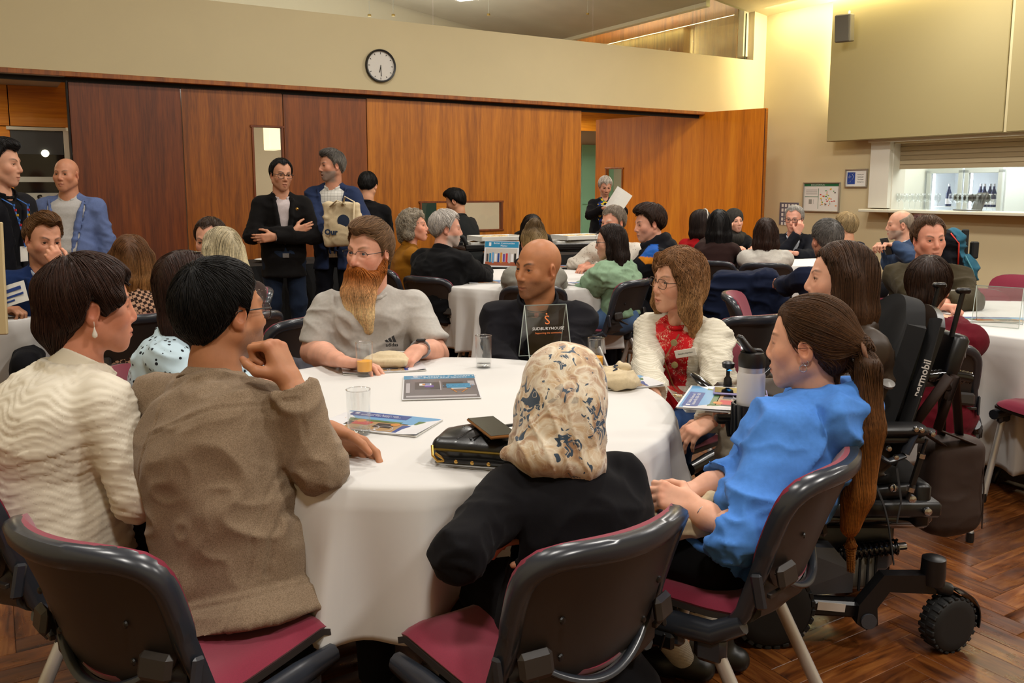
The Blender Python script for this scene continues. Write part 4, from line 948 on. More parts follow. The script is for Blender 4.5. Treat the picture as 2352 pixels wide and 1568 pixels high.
PW, PLn = .09, .54; KN = int(PLn / PW)
def plank_mesh(horiz):
    hx, hy = ((PLn, PW) if horiz else (PW, PLn)); hx, hy = hx / 2 - .0006, hy / 2 - .0006; b_ = .0012
    V = [(-hx, -hy, -.015), (hx, -hy, -.015), (hx, hy, -.015), (-hx, hy, -.015), (-hx, -hy, -b_), (hx, -hy, -b_), (hx, hy, -b_), (-hx, hy, -b_), (-hx + b_, -hy + b_, 0), (hx - b_, -hy + b_, 0), (hx - b_, hy - b_, 0), (-hx + b_, hy - b_, 0)]
    Fc = [(0, 1, 5, 4), (1, 2, 6, 5), (2, 3, 7, 6), (3, 0, 4, 7), (4, 5, 9, 8), (5, 6, 10, 9), (6, 7, 11, 10), (7, 4, 8, 11), (8, 9, 10, 11)]; return V, Fc
def add_uv(me, horiz):
    co = np.empty(len(me.vertices) * 3); me.vertices.foreach_get('co', co); co = co.reshape(-1, 3); vi = np.empty(len(me.loops), np.int32); me.loops.foreach_get('vertex_index', vi)
    u = me.uv_layers.new(name='UVMap'); xy = co[vi][:, :2]; hz = horiz[vi] if isinstance(horiz, np.ndarray) else np.full(len(vi), horiz)
    u.data.foreach_set('uv', np.where(hz[:, None], xy, xy[:, ::-1]).astype(np.float32).ravel())
cells = []
for a_ in range(-330, 330):
    for k_ in range(-30, 30):
        cells.append(((a_ + k_ * KN) * PW, (a_ - k_ * KN) * PW, True)); cells.append(((a_ + k_ * KN) * PW, (a_ + 1 - k_ * KN) * PW, False))
hb = []
for x, y, hz in cells:                 # local centre of each block
    c = (x + PLn / 2, y + PW / 2) if hz else (x + PW / 2, y + PLn / 2)
    c = (c[0] - 4.0, c[1] - 6.3)
    if -9.0 < c[0] < 2.7 and -12.4 < c[1] < .1: hb.append((c[0], c[1], hz))
def seen(c):
    p_ = onb(c[0], c[1], 0); q = p_ - EYE; zc = q[1] * math.cos(PITCH) - q[2] * math.sin(PITCH)
    if zc < .4: return 9e9
    yc = q[1] * math.sin(PITCH) + q[2] * math.cos(PITCH); u = 1176 + FPX * q[0] / zc; v = VC - FPX * yc / zc
    vis = (-60 < u < 2420 and 900 < v < 1640) and (u < 260 or u > 1380)
    return zc if vis else 1000 + zc
hb.sort(key=seen); ME = {}
for hz in (True, False):
    V, Fc = plank_mesh(hz); me = bpy.data.meshes.new('plank'); me.from_pydata(V, [], Fc); me.update(); me.materials.append(PARQ); add_uv(me, hz); ME[hz] = me
for x, y, hz in hb[:300]:
    o = bpy.data.objects.new('plank', ME[hz]); C.objects.link(o); o.parent = floor; o.location = (x, y, 0)
V0, F0 = {}, {}
for hz in (True, False): V0[hz], F0[hz] = plank_mesh(hz)
rest = hb[300:]; VV = np.concatenate([np.array(V0[hz]) + (x, y, 0) for x, y, hz in rest]); FF = np.concatenate([np.array(F0[True]) + 12 * i for i in range(len(rest))])
o = mesh_np('parquet_blocks', VV, FF, PARQ, floor, smooth=False); add_uv(o.data, np.repeat(np.array([r_[2] for r_ in rest]), 12)); o['kind'] = 'stuff'

# ------------------------------------------------------------------ stacking chair with charcoal shell and burgundy pads
SHELL = plain('shell_plastic', '#2b2624', .42, bmp=.25, bscale=900, bdist=.0004); RIM = plain('rim_plastic', '#2c3038', .26, spec=.6); BURG = plain('burgundy_fabric', '#7c1431', .9, var=.12, vscale=500, bmp=.3, bscale=1200, sheen=.3)
STEEL = plain('brushed_steel', '#c9c7c4', .34, .55); BLK = plain('black_plastic', '#0d0d0f', .38); BLKM = plain('black_matt', '#0b0b0c', .75)
def backpt(x, z, d=0.0):
    """point of the back shell: x -1..1 across, z 0 (bottom) .. 1 (top); d towards the front"""
    zz = .515 + .325 * z; y = -.195 - .085 * z - .03 * z * z + .075 * x * x * (.75 + .25 * z)
    return V3(x * (.222 + .018 * z), y + d, zz)
def back_outline(n=46):
    """shield outline in (x,z): flat rounded top, deep rounded bottom"""
    o = []
    for i in range(n):
        t = 2 * PI * i / n; c, s = math.cos(t), math.sin(t); p_ = 4.5 if s > 0 else 2.6
        r = (abs(c) ** p_ + abs(s) ** p_) ** (-1 / p_); o.append((c * r, s * r))
    return o
def sheet_from_outline(m, fn, rings=7):
    """disc of rings inside the outline -> fn(x,z) points, with thickness from two calls"""
    o = back_outline(); n = len(o); V = [fn(0, 0)]; F = []
    for k in range(1, rings + 1):
        V += [fn(x * k / rings, z * k / rings) for x, z in o]
    F += [(0, 1 + (j + 1) % n, 1 + j) for j in range(n)]
    for k in range(1, rings):
        a, b = 1 + (k - 1) * n, 1 + k * n; F += [(a + j, a + (j + 1) % n, b + (j + 1) % n, b + j) for j in range(n)]
    return V, F, n
def slab_outline(fn_front, fn_back, rings=7):
    V, F, n = sheet_from_outline(None, fn_front, rings); W, G, _ = sheet_from_outline(None, fn_back, rings); k = len(V)
    E_ = [(k - n + j, k - n + (j + 1) % n, 2 * k - n + (j + 1) % n, 2 * k - n + j) for j in range(n)]
    return V + W, [f[::-1] for f in F] + [tuple(q + k for q in f) for f in G] + E_
def make_chair(label):
    root = empty('stacking_chair', (0, 0, 0), label, 'chair', 'burgundy stacking chairs')
    zc = lambda z: .5 + .5 * z
    m = MB(); m.add(*slab_outline(lambda x, z: backpt(x * .97, zc(z), .004), lambda x, z: backpt(x * .97, zc(z), -.010 - .006 * (1 - max(abs(x), abs(z)) ** 4)))); bs = m.build('back_shell', SHELL, root, smooth=True, auto=40)
    m = MB(); m.add(*slab_outline(lambda x, z: backpt(x * 1.0, zc(z * .99) + .034, .036 - .012 * max(abs(x), abs(z)) ** 6), lambda x, z: backpt(x * 1.0, zc(z * .99) + .034, .010))); m.build('back_pad', BURG, root, smooth=True, auto=50)
    # rim: a broad band round the top and sides, running on down to the seat brackets
    m = MB(); o = [p for p in back_outline(72)]; top = [p for p in o if p[1] > -.30]; k = next(i for i in range(len(o)) if o[i][1] <= -.30); order = [q for q in sorted(top, key=lambda p: math.atan2(p[0], p[1]))]
    pts = [V3(-.232, -.10, .455), V3(-.236, -.13, .50)] + [backpt(x * 1.0, zc(z), .0) for x, z in order] + [V3(.236, -.13, .50), V3(.232, -.10, .455)]
    pts = np.array(pts); n = len(pts); T = np.gradient(pts, axis=0); T /= np.linalg.norm(T, axis=1)[:, None]
    V = []
    for i in range(n):
        cen = V3(0, pts[i][1] , .66); inw = nrm((cen - pts[i]) * [1, 0, 1]); inw = nrm(inw - T[i] * (inw @ T[i])); bk = nrm(np.cross(T[i], inw)); bk = bk if bk[1] < 0 else -bk
        wd = .034 if 2 < i < n - 3 else .026
        for a, d in ((-.004, .020), (-.010, .006), (-.010, -.012), (-.002, -.020), (wd * .6, -.021), (wd, -.012), (wd, .0), (.006, .020)): V.append(pts[i] + inw * a - bk * d * -1 if False else pts[i] + inw * a + bk * (-d))
    Fc = [(i * 8 + j, i * 8 + (j + 1) % 8, (i + 1) * 8 + (j + 1) % 8, (i + 1) * 8 + j) for i in range(n - 1) for j in range(8)] + [tuple(range(8))[::-1], tuple((n - 1) * 8 + j for j in range(8))]
    m.add(V, Fc); m.build('back_rim', RIM, root, smooth=True, auto=45)
    for sx in (-1, 1):
        m = MB()
        m.box((sx * .190, -.215, .600), (.075, .022, .055), R=rotx(-.2) @ rotz(sx * .3), bev=.01); m.box((sx * .205, -.195, .557), (.062, .012, .012), R=rotz(sx * .3), bev=.002)
        m.build('hinge_block', SHELL, root)
        m = MB(); m.box((sx * .243, -.165, .565), (.012, .028, .085), R=rotx(-.2), bev=.006); m.build('side_cap', RIM, root)
    for x, z in ((-.62, .52), (.62, .52), (-.55, .24), (.55, .24)):
        m = MB(); c = backpt(x, z, -.018); m.lathe([(.0, .004), (.006, .003), (.008, 0)], c, 10, R=rotx(PI / 2)); m.build('bolt', BLK, bs)
    # seat shell: pan and the rising lumbar lip with its hollow crescent
    def pan(u, v):
        x = (u * 2 - 1); prof = [(.225, .440), (.20, .452), (.10, .447), (-.04, .442), (-.13, .448), (-.185, .478), (-.215, .535), (-.225, .600)]
        L = len(prof) - 1; i = min(int(v * L), L - 1); f = v * L - i; y = prof[i][0] * (1 - f) + prof[i + 1][0] * f; z = prof[i][1] * (1 - f) + prof[i + 1][1] * f
        wv = .226 - .02 * max(0, v - .6); k = max(0, v - .62) / .38
        return V3(x * wv, y + .07 * x * x * k, z + .022 * x * x - (1 - x * x) * .085 * k ** 1.5)
    m = MB(); m.grid(lambda u, v: pan(u, v), 21, 22, thick=.014); m.build('seat_shell', SHELL, root, smooth=True, auto=50)
    m = MB(); m.tube([pan(u, 1.0) + V3(0, -.004, .004) for u in np.linspace(.03, .97, 21)], .011, 8, flat=.7); m.build('lumbar_lip', RIM, root, smooth=True, auto=60)
    m = MB(); m.grid(lambda u, v: pan(.03 + .94 * u, .02 + .93 * v) + V3(0, 0 if v < .6 else .006, .024 * (1 - (2 * u - 1) ** 8) * min(1, 12 * v + .3) + .003), 21, 22, thick=.02); m.build('seat_pad', BURG, root, smooth=True, auto=50)
    for sx in (-1, 1):
        m = MB(); m.tube([(sx * .236, .215, .425), (sx * .238, .10, .43), (sx * .238, -.06, .432), (sx * .236, -.13, .475)], [.024, .030, .030, .024], 10); m.box((sx * .238, .09, .405), (.034, .16, .06), bev=.012); m.box((sx * .238, -.055, .40), (.036, .08, .085), bev=.014)
        br = m.build('side_bracket', RIM, root, smooth=True, auto=40)
        m = MB(); m.box((sx * .262, .085, .392), (.016, .115, .042), bev=.012); [m.box((sx * .271, .055 + .03 * i, .392), (.006, .008, .046), R=rotx(.25), bev=.002) for i in range(3)]; m.build('link_grip', BLK, br)
    for sx in (-1, 1):
        for y0, y1 in ((.13, .235), (-.065, -.27)):
            m = MB(); a = V3(sx * .238, y0, .40); b_ = V3(sx * .245, y1, .012); m.tube([a, b_], .0145, 10, flat=1.25); lg = m.build('leg', STEEL, root, smooth=True, auto=50)
            m = MB(); m.lathe([(.016, -.012), (.018, 0), (.0165, .03)], b_, 10); m.build('foot_cap', BLK, lg)
    return root
CHAIR = [None]
def chair(x, y, face, label, rz=0):
    """seat centre on the floor; face: the way the sitter looks"""
    if CHAIR[0] is None: o = CHAIR[0] = make_chair(label)
    else: o = copy_tree(CHAIR[0]); o['label'] = label
    f = fdir(face); o.location = (x, y, 0); o.scale = (.88, .94, .945); o.rotation_euler = (0, 0, math.atan2(f[1], f[0]) - PI / 2); return o
def chair_for(key, label, back=.0, turn=0, side=0):
    cx = PEOPLE[key]; p = cx['pel'] + cx['fw'] * (.10 - back) + cx['rt'] * side; return chair(p[0], p[1], cx['face'] + turn, label)
# ------------------------------------------------------------------ round tables under white cloths
CLOTH_W = plain('white_tablecloth', '#d2d0cd', .85, spec=.2, var=.015, vscale=4, bmp=.08, bscale=700, bdist=.0004)
def round_table(x, y, r, hem, label, clabel, seed=0, corner=None, drop=.13):
    t = empty('round_table', (x, y, 0), label, 'table', 'round banquet tables')
    m = MB(); m.lathe([(0, .705), (r - .01, .705), (r, .712), (r, .728), (r - .01, .735), (0, .735)], n=48); m.build('tabletop', W_MID2, t)
    for k in range(4):
        a = k * PI / 2 + .6; m = MB(); q = V3(math.cos(a), math.sin(a), 0); m.tube([q * .5 + (0, 0, .70), q * .5 + (0, 0, .30), q * .56 + (0, 0, .06), q * .60 + (0, 0, .012)], .014, 8); m.build('leg', BLK, t, smooth=True)
    rd = np.random.default_rng(seed); ph = rd.uniform(0, 6.28, 6); n = 240; prof_r = [0, .25, .5, .75, .9, .965]; V = []; F = []
    for f in prof_r[1:]:
        V += [(r * f * math.cos(a), r * f * math.sin(a), .739) for a in np.arange(n) * 2 * PI / n]
    nd_ = 26
    for i in range(nd_ + 1):
        v = i / nd_
        for a in np.arange(n) * 2 * PI / n:
            cor = max(0, math.cos(2 * (a - (corner or 0)))) ** 3; cor4 = abs(math.cos(2 * (a - (corner or 0)))) ** 5
            hz = hem - drop * cor4; z = .739 - (.739 - hz) * v if i else .739
            f1 = math.sin(13 * a + ph[0] + .9 * math.sin(3 * a + ph[2])); fo = (1 - 2 * abs(f1) ** .8) * .55 + math.sin(19 * a + ph[1]) * .25 + math.sin(6 * a + ph[3]) * .35
            g = v ** 1.1 * .105; rr = r + .012 * min(1, v * 9) + g * fo + .055 * v * cor4 + .012 * v
            if v < .05: z = .739 - .012 * (v / .05) ** 2; rr = r + .008 * math.sqrt(v / .05)
            V.append((rr * math.cos(a), rr * math.sin(a), z))
    V = [(0, 0, .739)] + V; F = [(0, 1 + j, 1 + (j + 1) % n) for j in range(n)]
    for k in range(len(prof_r) - 2 + nd_ + 1): F += [(1 + k * n + j, 1 + (k + 1) * n + j, 1 + (k + 1) * n + (j + 1) % n, 1 + k * n + (j + 1) % n) for j in range(n)]
    o = mesh_np('tablecloth', np.array(V), F, CLOTH_W, loc=(x, y, 0)); so = o.modifiers.new('thickness', 'SOLIDIFY'); so.thickness = .0012; so.offset = -1
    tag(o, clabel, 'tablecloth', 'white tablecloths'); return t
TC = V3(-.25, 2.555, 0); TR = .735
round_table(TC[0], TC[1], TR, .50, 'round banquet table in the foreground, hidden under its white cloth', 'white tablecloth of the big foreground table with brochures and juice on it', 1, corner=math.atan2(-.66, -.05), drop=.10)
q = PZ(1215, 640, .74); round_table(q[0] - .02, q[1] + .05, .75, .30, 'round banquet table in the middle of the room, behind the bald man in black', 'white tablecloth of the middle table with the photo programme standing on it', 2)
q = PZ(0, 705, .74); round_table(q[0] - .28, q[1] - .05, .75, .10, 'round banquet table at the left edge, in front of the young man in navy', 'white tablecloth of the table at the left edge with booklets on it', 3)
q = PZ(2390, 738, .74); round_table(q[0] + .15, q[1] + .05, .75, .12, 'round banquet table at the right edge, behind the power wheelchair', 'white tablecloth of the table at the right edge with an empty clear sign holder', 4)
q = PZ(1830, 592, .74); round_table(q[0] - .15, q[1] - .05, .75, .30, 'round banquet table at the back right, below the wall posters', 'white tablecloth of the far table below the wall posters', 5)
# ------------------------------------------------------------------ on the walls
def wall_thing(name, label, cat, M, group=None):
    o = tag(bpy.data.objects.new(name, None), label, cat, group); C.objects.link(o); o.matrix_world = Matrix(M.tolist()); return o
M = MBK.copy(); M[:3, 3] = onb(-3.0, -.012, 2.665); ck = wall_thing('wall_clock', 'round black-rimmed white clock high on the cream wall above the wood panels', 'clock', M)
R90 = rotx(PI / 2); m = MB(); m.lathe([(.150, -.012), (.168, -.012), (.170, .012), (.163, .024), (.150, .020), (.150, -.012)], n=48, R=R90); m.build('rim', BLK, ck, smooth=True, auto=40)
m = MB(); m.lathe([(0, .002), (.152, .002), (.152, -.01), (0, -.01)], n=40, R=R90); m.build('dial', plain('dial_white', '#d8d4cc', .5), ck)
m = MB()
for k in range(12):
    a = k * PI / 6; m.box((.128 * math.sin(a), -.004, .128 * math.cos(a)), (.006, .002, .014 if k % 3 else .020), R=roty(a))
m.build('hour_marks', BLKM, ck)
for L_, a, nm in ((.075, 193, 'hour_hand'), (.115, 177, 'minute_hand')):
    a = math.radians(a); m = MB(); m.box((L_ * .42 * math.sin(a), -.008, L_ * .42 * math.cos(a)), (.006, .002, L_), R=roty(a)); m.build(nm, BLKM, ck)
m = MB(); m.lathe([(0, .016), (.150, .016), (.150, .018), (0, .018)], n=40, R=R90); m.build('glass', clear('clock_glass', gloss=.02), ck)
FRM = plain('silver_frame', '#a8a296', .35, .7); PAPER = plain('paper_white', '#d9d8d2', .7); INK = plain('ink_black', '#1a1a1c', .7)
def framed(name, label, cat, s0, s1, z0, z1, fw_=.018, depth=.02, mat=FRM):
    M = MRT.copy(); M[:3, 3] = onr((s0 + s1) / 2, -.002, (z0 + z1) / 2); o = wall_thing(name, label, cat, M); w_, h_ = s1 - s0, z1 - z0; m = MB()
    if fw_:
        for c, d in (((0, -depth / 2, h_ / 2 - fw_ / 2), (w_, depth, fw_)), ((0, -depth / 2, -h_ / 2 + fw_ / 2), (w_, depth, fw_)), ((-w_ / 2 + fw_ / 2, -depth / 2, 0), (fw_, depth, h_ - 2 * fw_)), ((w_ / 2 - fw_ / 2, -depth / 2, 0), (fw_, depth, h_ - 2 * fw_))): m.box(c, d, bev=.004)
        m.build('frame', mat, o)
    m = MB(); m.box((0, -.004, 0), (w_ - 2 * fw_, .004, h_ - 2 * fw_)); m.build('sheet', PAPER, o); return o, w_ - 2 * fw_, h_ - 2 * fw_
def flat(o, name, rects, mat, y=-.0066):
    m = MB(); [m.box((x, y, z), (a, .0008, b_)) for x, z, a, b_ in rects]; return m.build(name, mat, o)
def ftext(o, s, x, z, size, mat, y=-.0068, align='CENTER', bold=0.0): return text_mesh('lettering', s, size, mat, o, frame(V3(x, y, z), (1, 0, 0), (0, 0, 1)), align=align, bold=bold)
o, w_, h_ = framed('hearing_loop_sign', 'small framed sign with a blue ear symbol beside the servery', 'sign', 1.405, 1.730, 1.405, 1.640)
BLUE = plain('sign_blue', '#1b3f8f', .6); flat(o, 'blue_square', [(-.075, 0, .115, .15)], BLUE)
m = MB(); q = [V3(-.075 + .032 * math.cos(t) * (1 - .25 * max(0, math.sin(-t))), -.0072, .012 + .042 * math.sin(t)) for t in np.linspace(3.4, -1.6, 16)] + [V3(-.085, -.0072, -.05), V3(-.10, -.0072, -.045)]; m.tube(q, .005, 6, flat=.1)
m.tube([(-.125, -.0072, -.068), (-.108, -.0072, -.05)], .006, 6, flat=.1); m.tube([(-.045, -.0072, .052), (-.028, -.0072, .068)], .006, 6, flat=.1); m.tube([(-.062, -.0072, .02), (-.085, -.0072, .03), (-.09, -.0072, .005)], .003, 6, flat=.1); m.build('ear_symbol', PAPER, o)
for i, s_ in enumerate(('Switch your', 'hearing aid', 'T for better', 'hearing here')): ftext(o, s_, .060, .045 - .03 * i, .019, INK)
o, w_, h_ = framed('evacuation_map', 'framed green-headed evacuation plan on the cream right wall', 'poster', .755, 1.340, 1.085, 1.478)
GRN = plain('map_green', '#12633a', .6); flat(o, 'green_band', [(0, h_ / 2 - .02, w_, .035), (-.045, -.02, .006, h_ - .09), (-.155, .005, .21, .006)], GRN); ftext(o, 'EVACUATION PLAN', -.06, h_ / 2 - .02, .024, PAPER)
flat(o, 'text_lines', [(-.155, .095 - .014 * i, .18, .004) for i in range(5)] + [(-.17, -.06, .05, .06), (-.12, -.05 - .01, .004, .06)], plain('grey_print', '#8d8d86', .7))
for nm, c, n_ in (('orange_marks', '#d98324', 9), ('red_marks', '#b93024', 7), ('yellow_marks', '#d9c02c', 7), ('green_marks', '#3f8a46', 6), ('grey_marks', '#77706a', 8)):
    flat(o, nm, [(RND.uniform(-.02, .24), RND.uniform(-.12, .11), RND.uniform(.01, .03), RND.uniform(.008, .018)) for _ in range(n_)], plain(nm, c, .7))
o, w_, h_ = framed('photo_grid_poster', 'grey poster of small portrait squares behind the old man in glasses', 'poster', .365, .690, .90, 1.205, fw_=0)
flat(o, 'backing', [(0, 0, w_, h_)], plain('poster_slate', '#5b5866', .6)); [flat(o, 'portrait', [(-.11 + .056 * i, .11 - .062 * j, .034, .042)], PAPER, y=-.0075) for i in range(5) for j in range(5)]
M = MRT.copy(); M[:3, :3] = M[:3, :3] @ rotz(.35) @ rotx(.12); M[:3, 3] = onr(1.60, -.42, 3.30); sp = wall_thing('wall_speaker', 'grey box loudspeaker bracketed high on the screen wall', 'speaker', M)
m = MB(); m.box((0, 0, 0), (.19, .15, .32), bev=.012); m.build('cabinet', plain('speaker_grey', '#6a6455', .6), sp); m = MB(); m.box((-.008, -.078, 0), (.165, .008, .30), bev=.003); m.build('grille', plain('grille_grey', '#5c574c', .8), sp); m = MB(); m.tube([(0, .07, .0), (0, .12, .10), (0, .18, .20), (0, .18, .14)], .012, 8); m.build('bracket', WHITEP, sp)
M = MRT.copy(); M[:3, 3] = onr(.95, -.72, 3.80); cd = wall_thing('dome_camera', 'small dark dome camera under the ceiling in the right corner', 'camera', M)
m = MB(); m.lathe([(0, .06), (.07, .06), (.075, .0), (.06, -.01)], n=20); m.build('housing', WHITEP, cd); m = MB(); m.lathe([(.055, -.005), (.05, -.04), (.03, -.062), (0, -.068)], n=20); m.build('dome', BLK, cd, smooth=True)
# far-room lamps seen through the clerestory
q = hitb(1283, 4, 2.2); pl = empty('round_downlight', onb(q[0], 2.2, q[1]), 'round white downlight glowing behind the clerestory glass', 'lamp')
m = MB(); m.lathe([(0, .0), (.12, .0), (.125, .02), (.1, .03)], n=24); m.build('disc', emit('downlight_glow', '#f4f4ff', 9), pl); m = MB(); m.lathe([(.123, -.004), (.14, -.004), (.14, .025), (.123, .025)], n=24, closed=True); m.build('ring', WHITEP, pl)
for uu in (848, 903, 1122, 1350):
    q = hitb(uu, 12, 1.5); pl = empty('hanging_rod', onb(q[0], 1.5, q[1] - .12), {848: 'thin suspension wire furthest left behind the clerestory glass', 903: 'thin suspension rod with a small cap above the clock', 1122: 'thin suspension wire left of the glowing downlight', 1350: 'thin suspension wire right of the glowing downlight'}[uu], 'rod')
    m = MB(); m.tube([(0, 0, 0), (0, 0, 1.2)], .004, 6); m.build('wire', STEEL, pl); m = MB(); m.lathe([(0, -.01), (.022, -.008), (.022, .012), (0, .014)], n=10); m.build('end_cap', plain('brass_cap', '#b99a58', .4, .8), pl)
def hitr(u, v, into):
    d = ray(u, v); q = KC + ED * into; s_ = ((q - EYE) @ ED) / (d @ ED); return (EYE + d * s_ - KC) @ NB
# ------------------------------------------------------------------ the servery: fridge, glasses, laptop, folders
GLS = clear('drink_glass', tint=(.95, .96, .96), gloss=.03)
fr = wall_thing('drinks_fridge', 'white two-door glass-fronted drinks fridge in the servery', 'fridge', MRT); FY = 1.15; X0, X1 = hitr(2128, 430, FY), hitr(2306, 430, FY); DW = (X1 - X0) / 2
m = MB(); m.box(((X0 + X1) / 2, FY + .58, 1.0), (X1 - X0, .04, 1.9)); m.box((X0 + .02, FY + .32, 1.0), (.04, .56, 1.9)); m.box((X1 - .02, FY + .32, 1.0), (.04, .56, 1.9)); m.box(((X0 + X1) / 2, FY + .32, 1.80), (X1 - X0, .56, .30)); m.box(((X0 + X1) / 2, FY + .32, .15), (X1 - X0, .56, .3)); m.build('body', plain('fridge_white', '#e4e8e8', .35), fr)
for i in range(2):
    x0, x1 = X0 + DW * i + .01, X0 + DW * i + DW - .01; m = MB()
    for c, d in ((((x0 + x1) / 2, FY, 1.62), (x1 - x0, .05, .07)), (((x0 + x1) / 2, FY, .35), (x1 - x0, .05, .07)), ((x0 + .03, FY, .98), (.06, .05, 1.3)), ((x1 - .03, FY, .98), (.06, .05, 1.3))): m.box(c, d, bev=.006)
    d_ = m.build('door', plain('fridge_door', '#cfd5d6', .35), fr); m = MB(); m.box(((x0 + x1) / 2, FY, .98), (x1 - x0 - .12, .01, 1.22)); m.build('pane', clear('fridge_glass', gloss=.02), d_)
    m = MB(); m.box(((x0 + x1) / 2, FY + .30, 1.16), (DW * .85, .42, .012)); m.build('shelf', plain('fridge_shelf', '#dfe4e4', .4), fr); m = MB(); m.box((x0 + .05, FY + .06, .98), (.02, .02, 1.2)); m.build('light_strip', emit('fridge_light', '#eaf2ff', 16), fr)
m = MB(); m.box((X1 - .25, FY + .03, 1.80), (.10, .01, .04)); ds = m.build('display', BLK, fr); m = MB(); m.box((X1 - .25, FY + .022, 1.80), (.05, .004, .018)); m.build('red_digits', emit('red_digits', '#ff2a20', 3), ds)
BTL = plain('bottle_blue', '#1a2450', .2); LABW = plain('bottle_label', '#d8d8dc', .6)
k = 0; names_b = ['dark bottle standing alone behind the left fridge door', 'first dark bottle from the left behind the right fridge door', 'second dark bottle behind the right fridge door', 'third dark bottle behind the right fridge door', 'fourth dark bottle behind the right fridge door']
for x in (X0 + DW * .45, X0 + DW * 1.25, X0 + DW * 1.37, X0 + DW * 1.49, X0 + DW * 1.61):
    b_ = empty('bottle', onr(x, FY + .14 + .02 * (k % 2), 1.166), names_b[k], 'bottle', 'dark bottles in the fridge'); k += 1
    m = MB(); m.lathe([(0, 0), (.034, 0), (.036, .01), (.036, .16), (.014, .23), (.013, .28), (0, .285)], n=14); g = m.build('glass', BTL, b_, smooth=True); m = MB(); m.lathe([(.0366, .03), (.0366, .10)], n=14); m.build('label', LABW, b_); m = MB(); m.lathe([(.0145, .255), (.0145, .287), (0, .289)], n=12); m.build('cap', plain('foil_white', '#c8ccd4', .4, .5), b_)
m = MB(); GL = [(0, 0), (.032, .001), (.033, .004), (.005, .010), (.0045, .075), (.010, .085), (.030, .115), (.034, .145), (.029, .190), (.0282, .190), (.033, .145), (.029, .117), (.006, .088)]
WG = None; k = 0
for row, (xs, yy) in enumerate((((2.10 + .072 * i for i in range(8)), .10), ((2.76 + .058 * i for i in range(8)), .12), ((2.78 + .058 * i for i in range(8)), .20))):
    k = 0
    for x in xs:
        od = 'first second third fourth fifth sixth seventh eighth ninth tenth eleventh'.split()[k]; k += 1
        lab = (od + ' clear wine glass from the left in ' + ('the left cluster on the servery shelf', 'the front row before the fridge', 'the back row before the fridge')[row])
        if WG is None:
            WG = empty('wine_glass', (0, 0, 0), lab, 'glass', 'wine glasses on the servery shelf'); m = MB(); m.lathe(GL, n=14); m.build('bowl_and_stem', GLS, WG, smooth=True); g = WG
        else: g = copy_tree(WG); g['label'] = lab
        g['group'] = 'wine glasses left of the fridge' if row == 0 else 'wine glasses in front of the fridge'
        g.location = Vector(onr(x, yy, 1.1455))
M = MRT.copy(); M[:3, :3] = M[:3, :3] @ rotz(-.7); M[:3, 3] = onr(hitr(2222, 480, .10), .10, 1.1455); lt = wall_thing('laptop', 'open grey laptop standing on the servery shelf', 'laptop', M); LG = plain('laptop_grey', '#6d6c68', .4, .5)
m = MB(); m.box((0, 0, .008), (.30, .21, .014), bev=.005); m.build('keyboard_base', LG, lt); m = MB(); m.box((0, .125, .105), (.30, .008, .205), R=rotx(-.28), bev=.003); m.build('screen_lid', LG, lt)
M = MRT.copy(); M[:3, 3] = onr(3.55, .75, 1.42); fd_ = wall_thing('leaflet_rack', 'white leaflets in a rack at the right edge of the servery', 'rack', M); m = MB(); m.box((0, .02, 0), (.30, .012, .44)); m.build('back_board', WHITEP, fd_)
for i in range(3): m = MB(); m.box((-.07 + .07 * i, -.02 - .02 * i, .06 - .02 * i), (.14, .012, .26), R=rotx(.2) @ roty(-.1), bev=.002); m.build('leaflet', PAPER, fd_)
m = MB(); m.box((-.09, -.03, -.16), (.06, .01, .09)); m.build('blue_leaflet', BLUE, fd_)

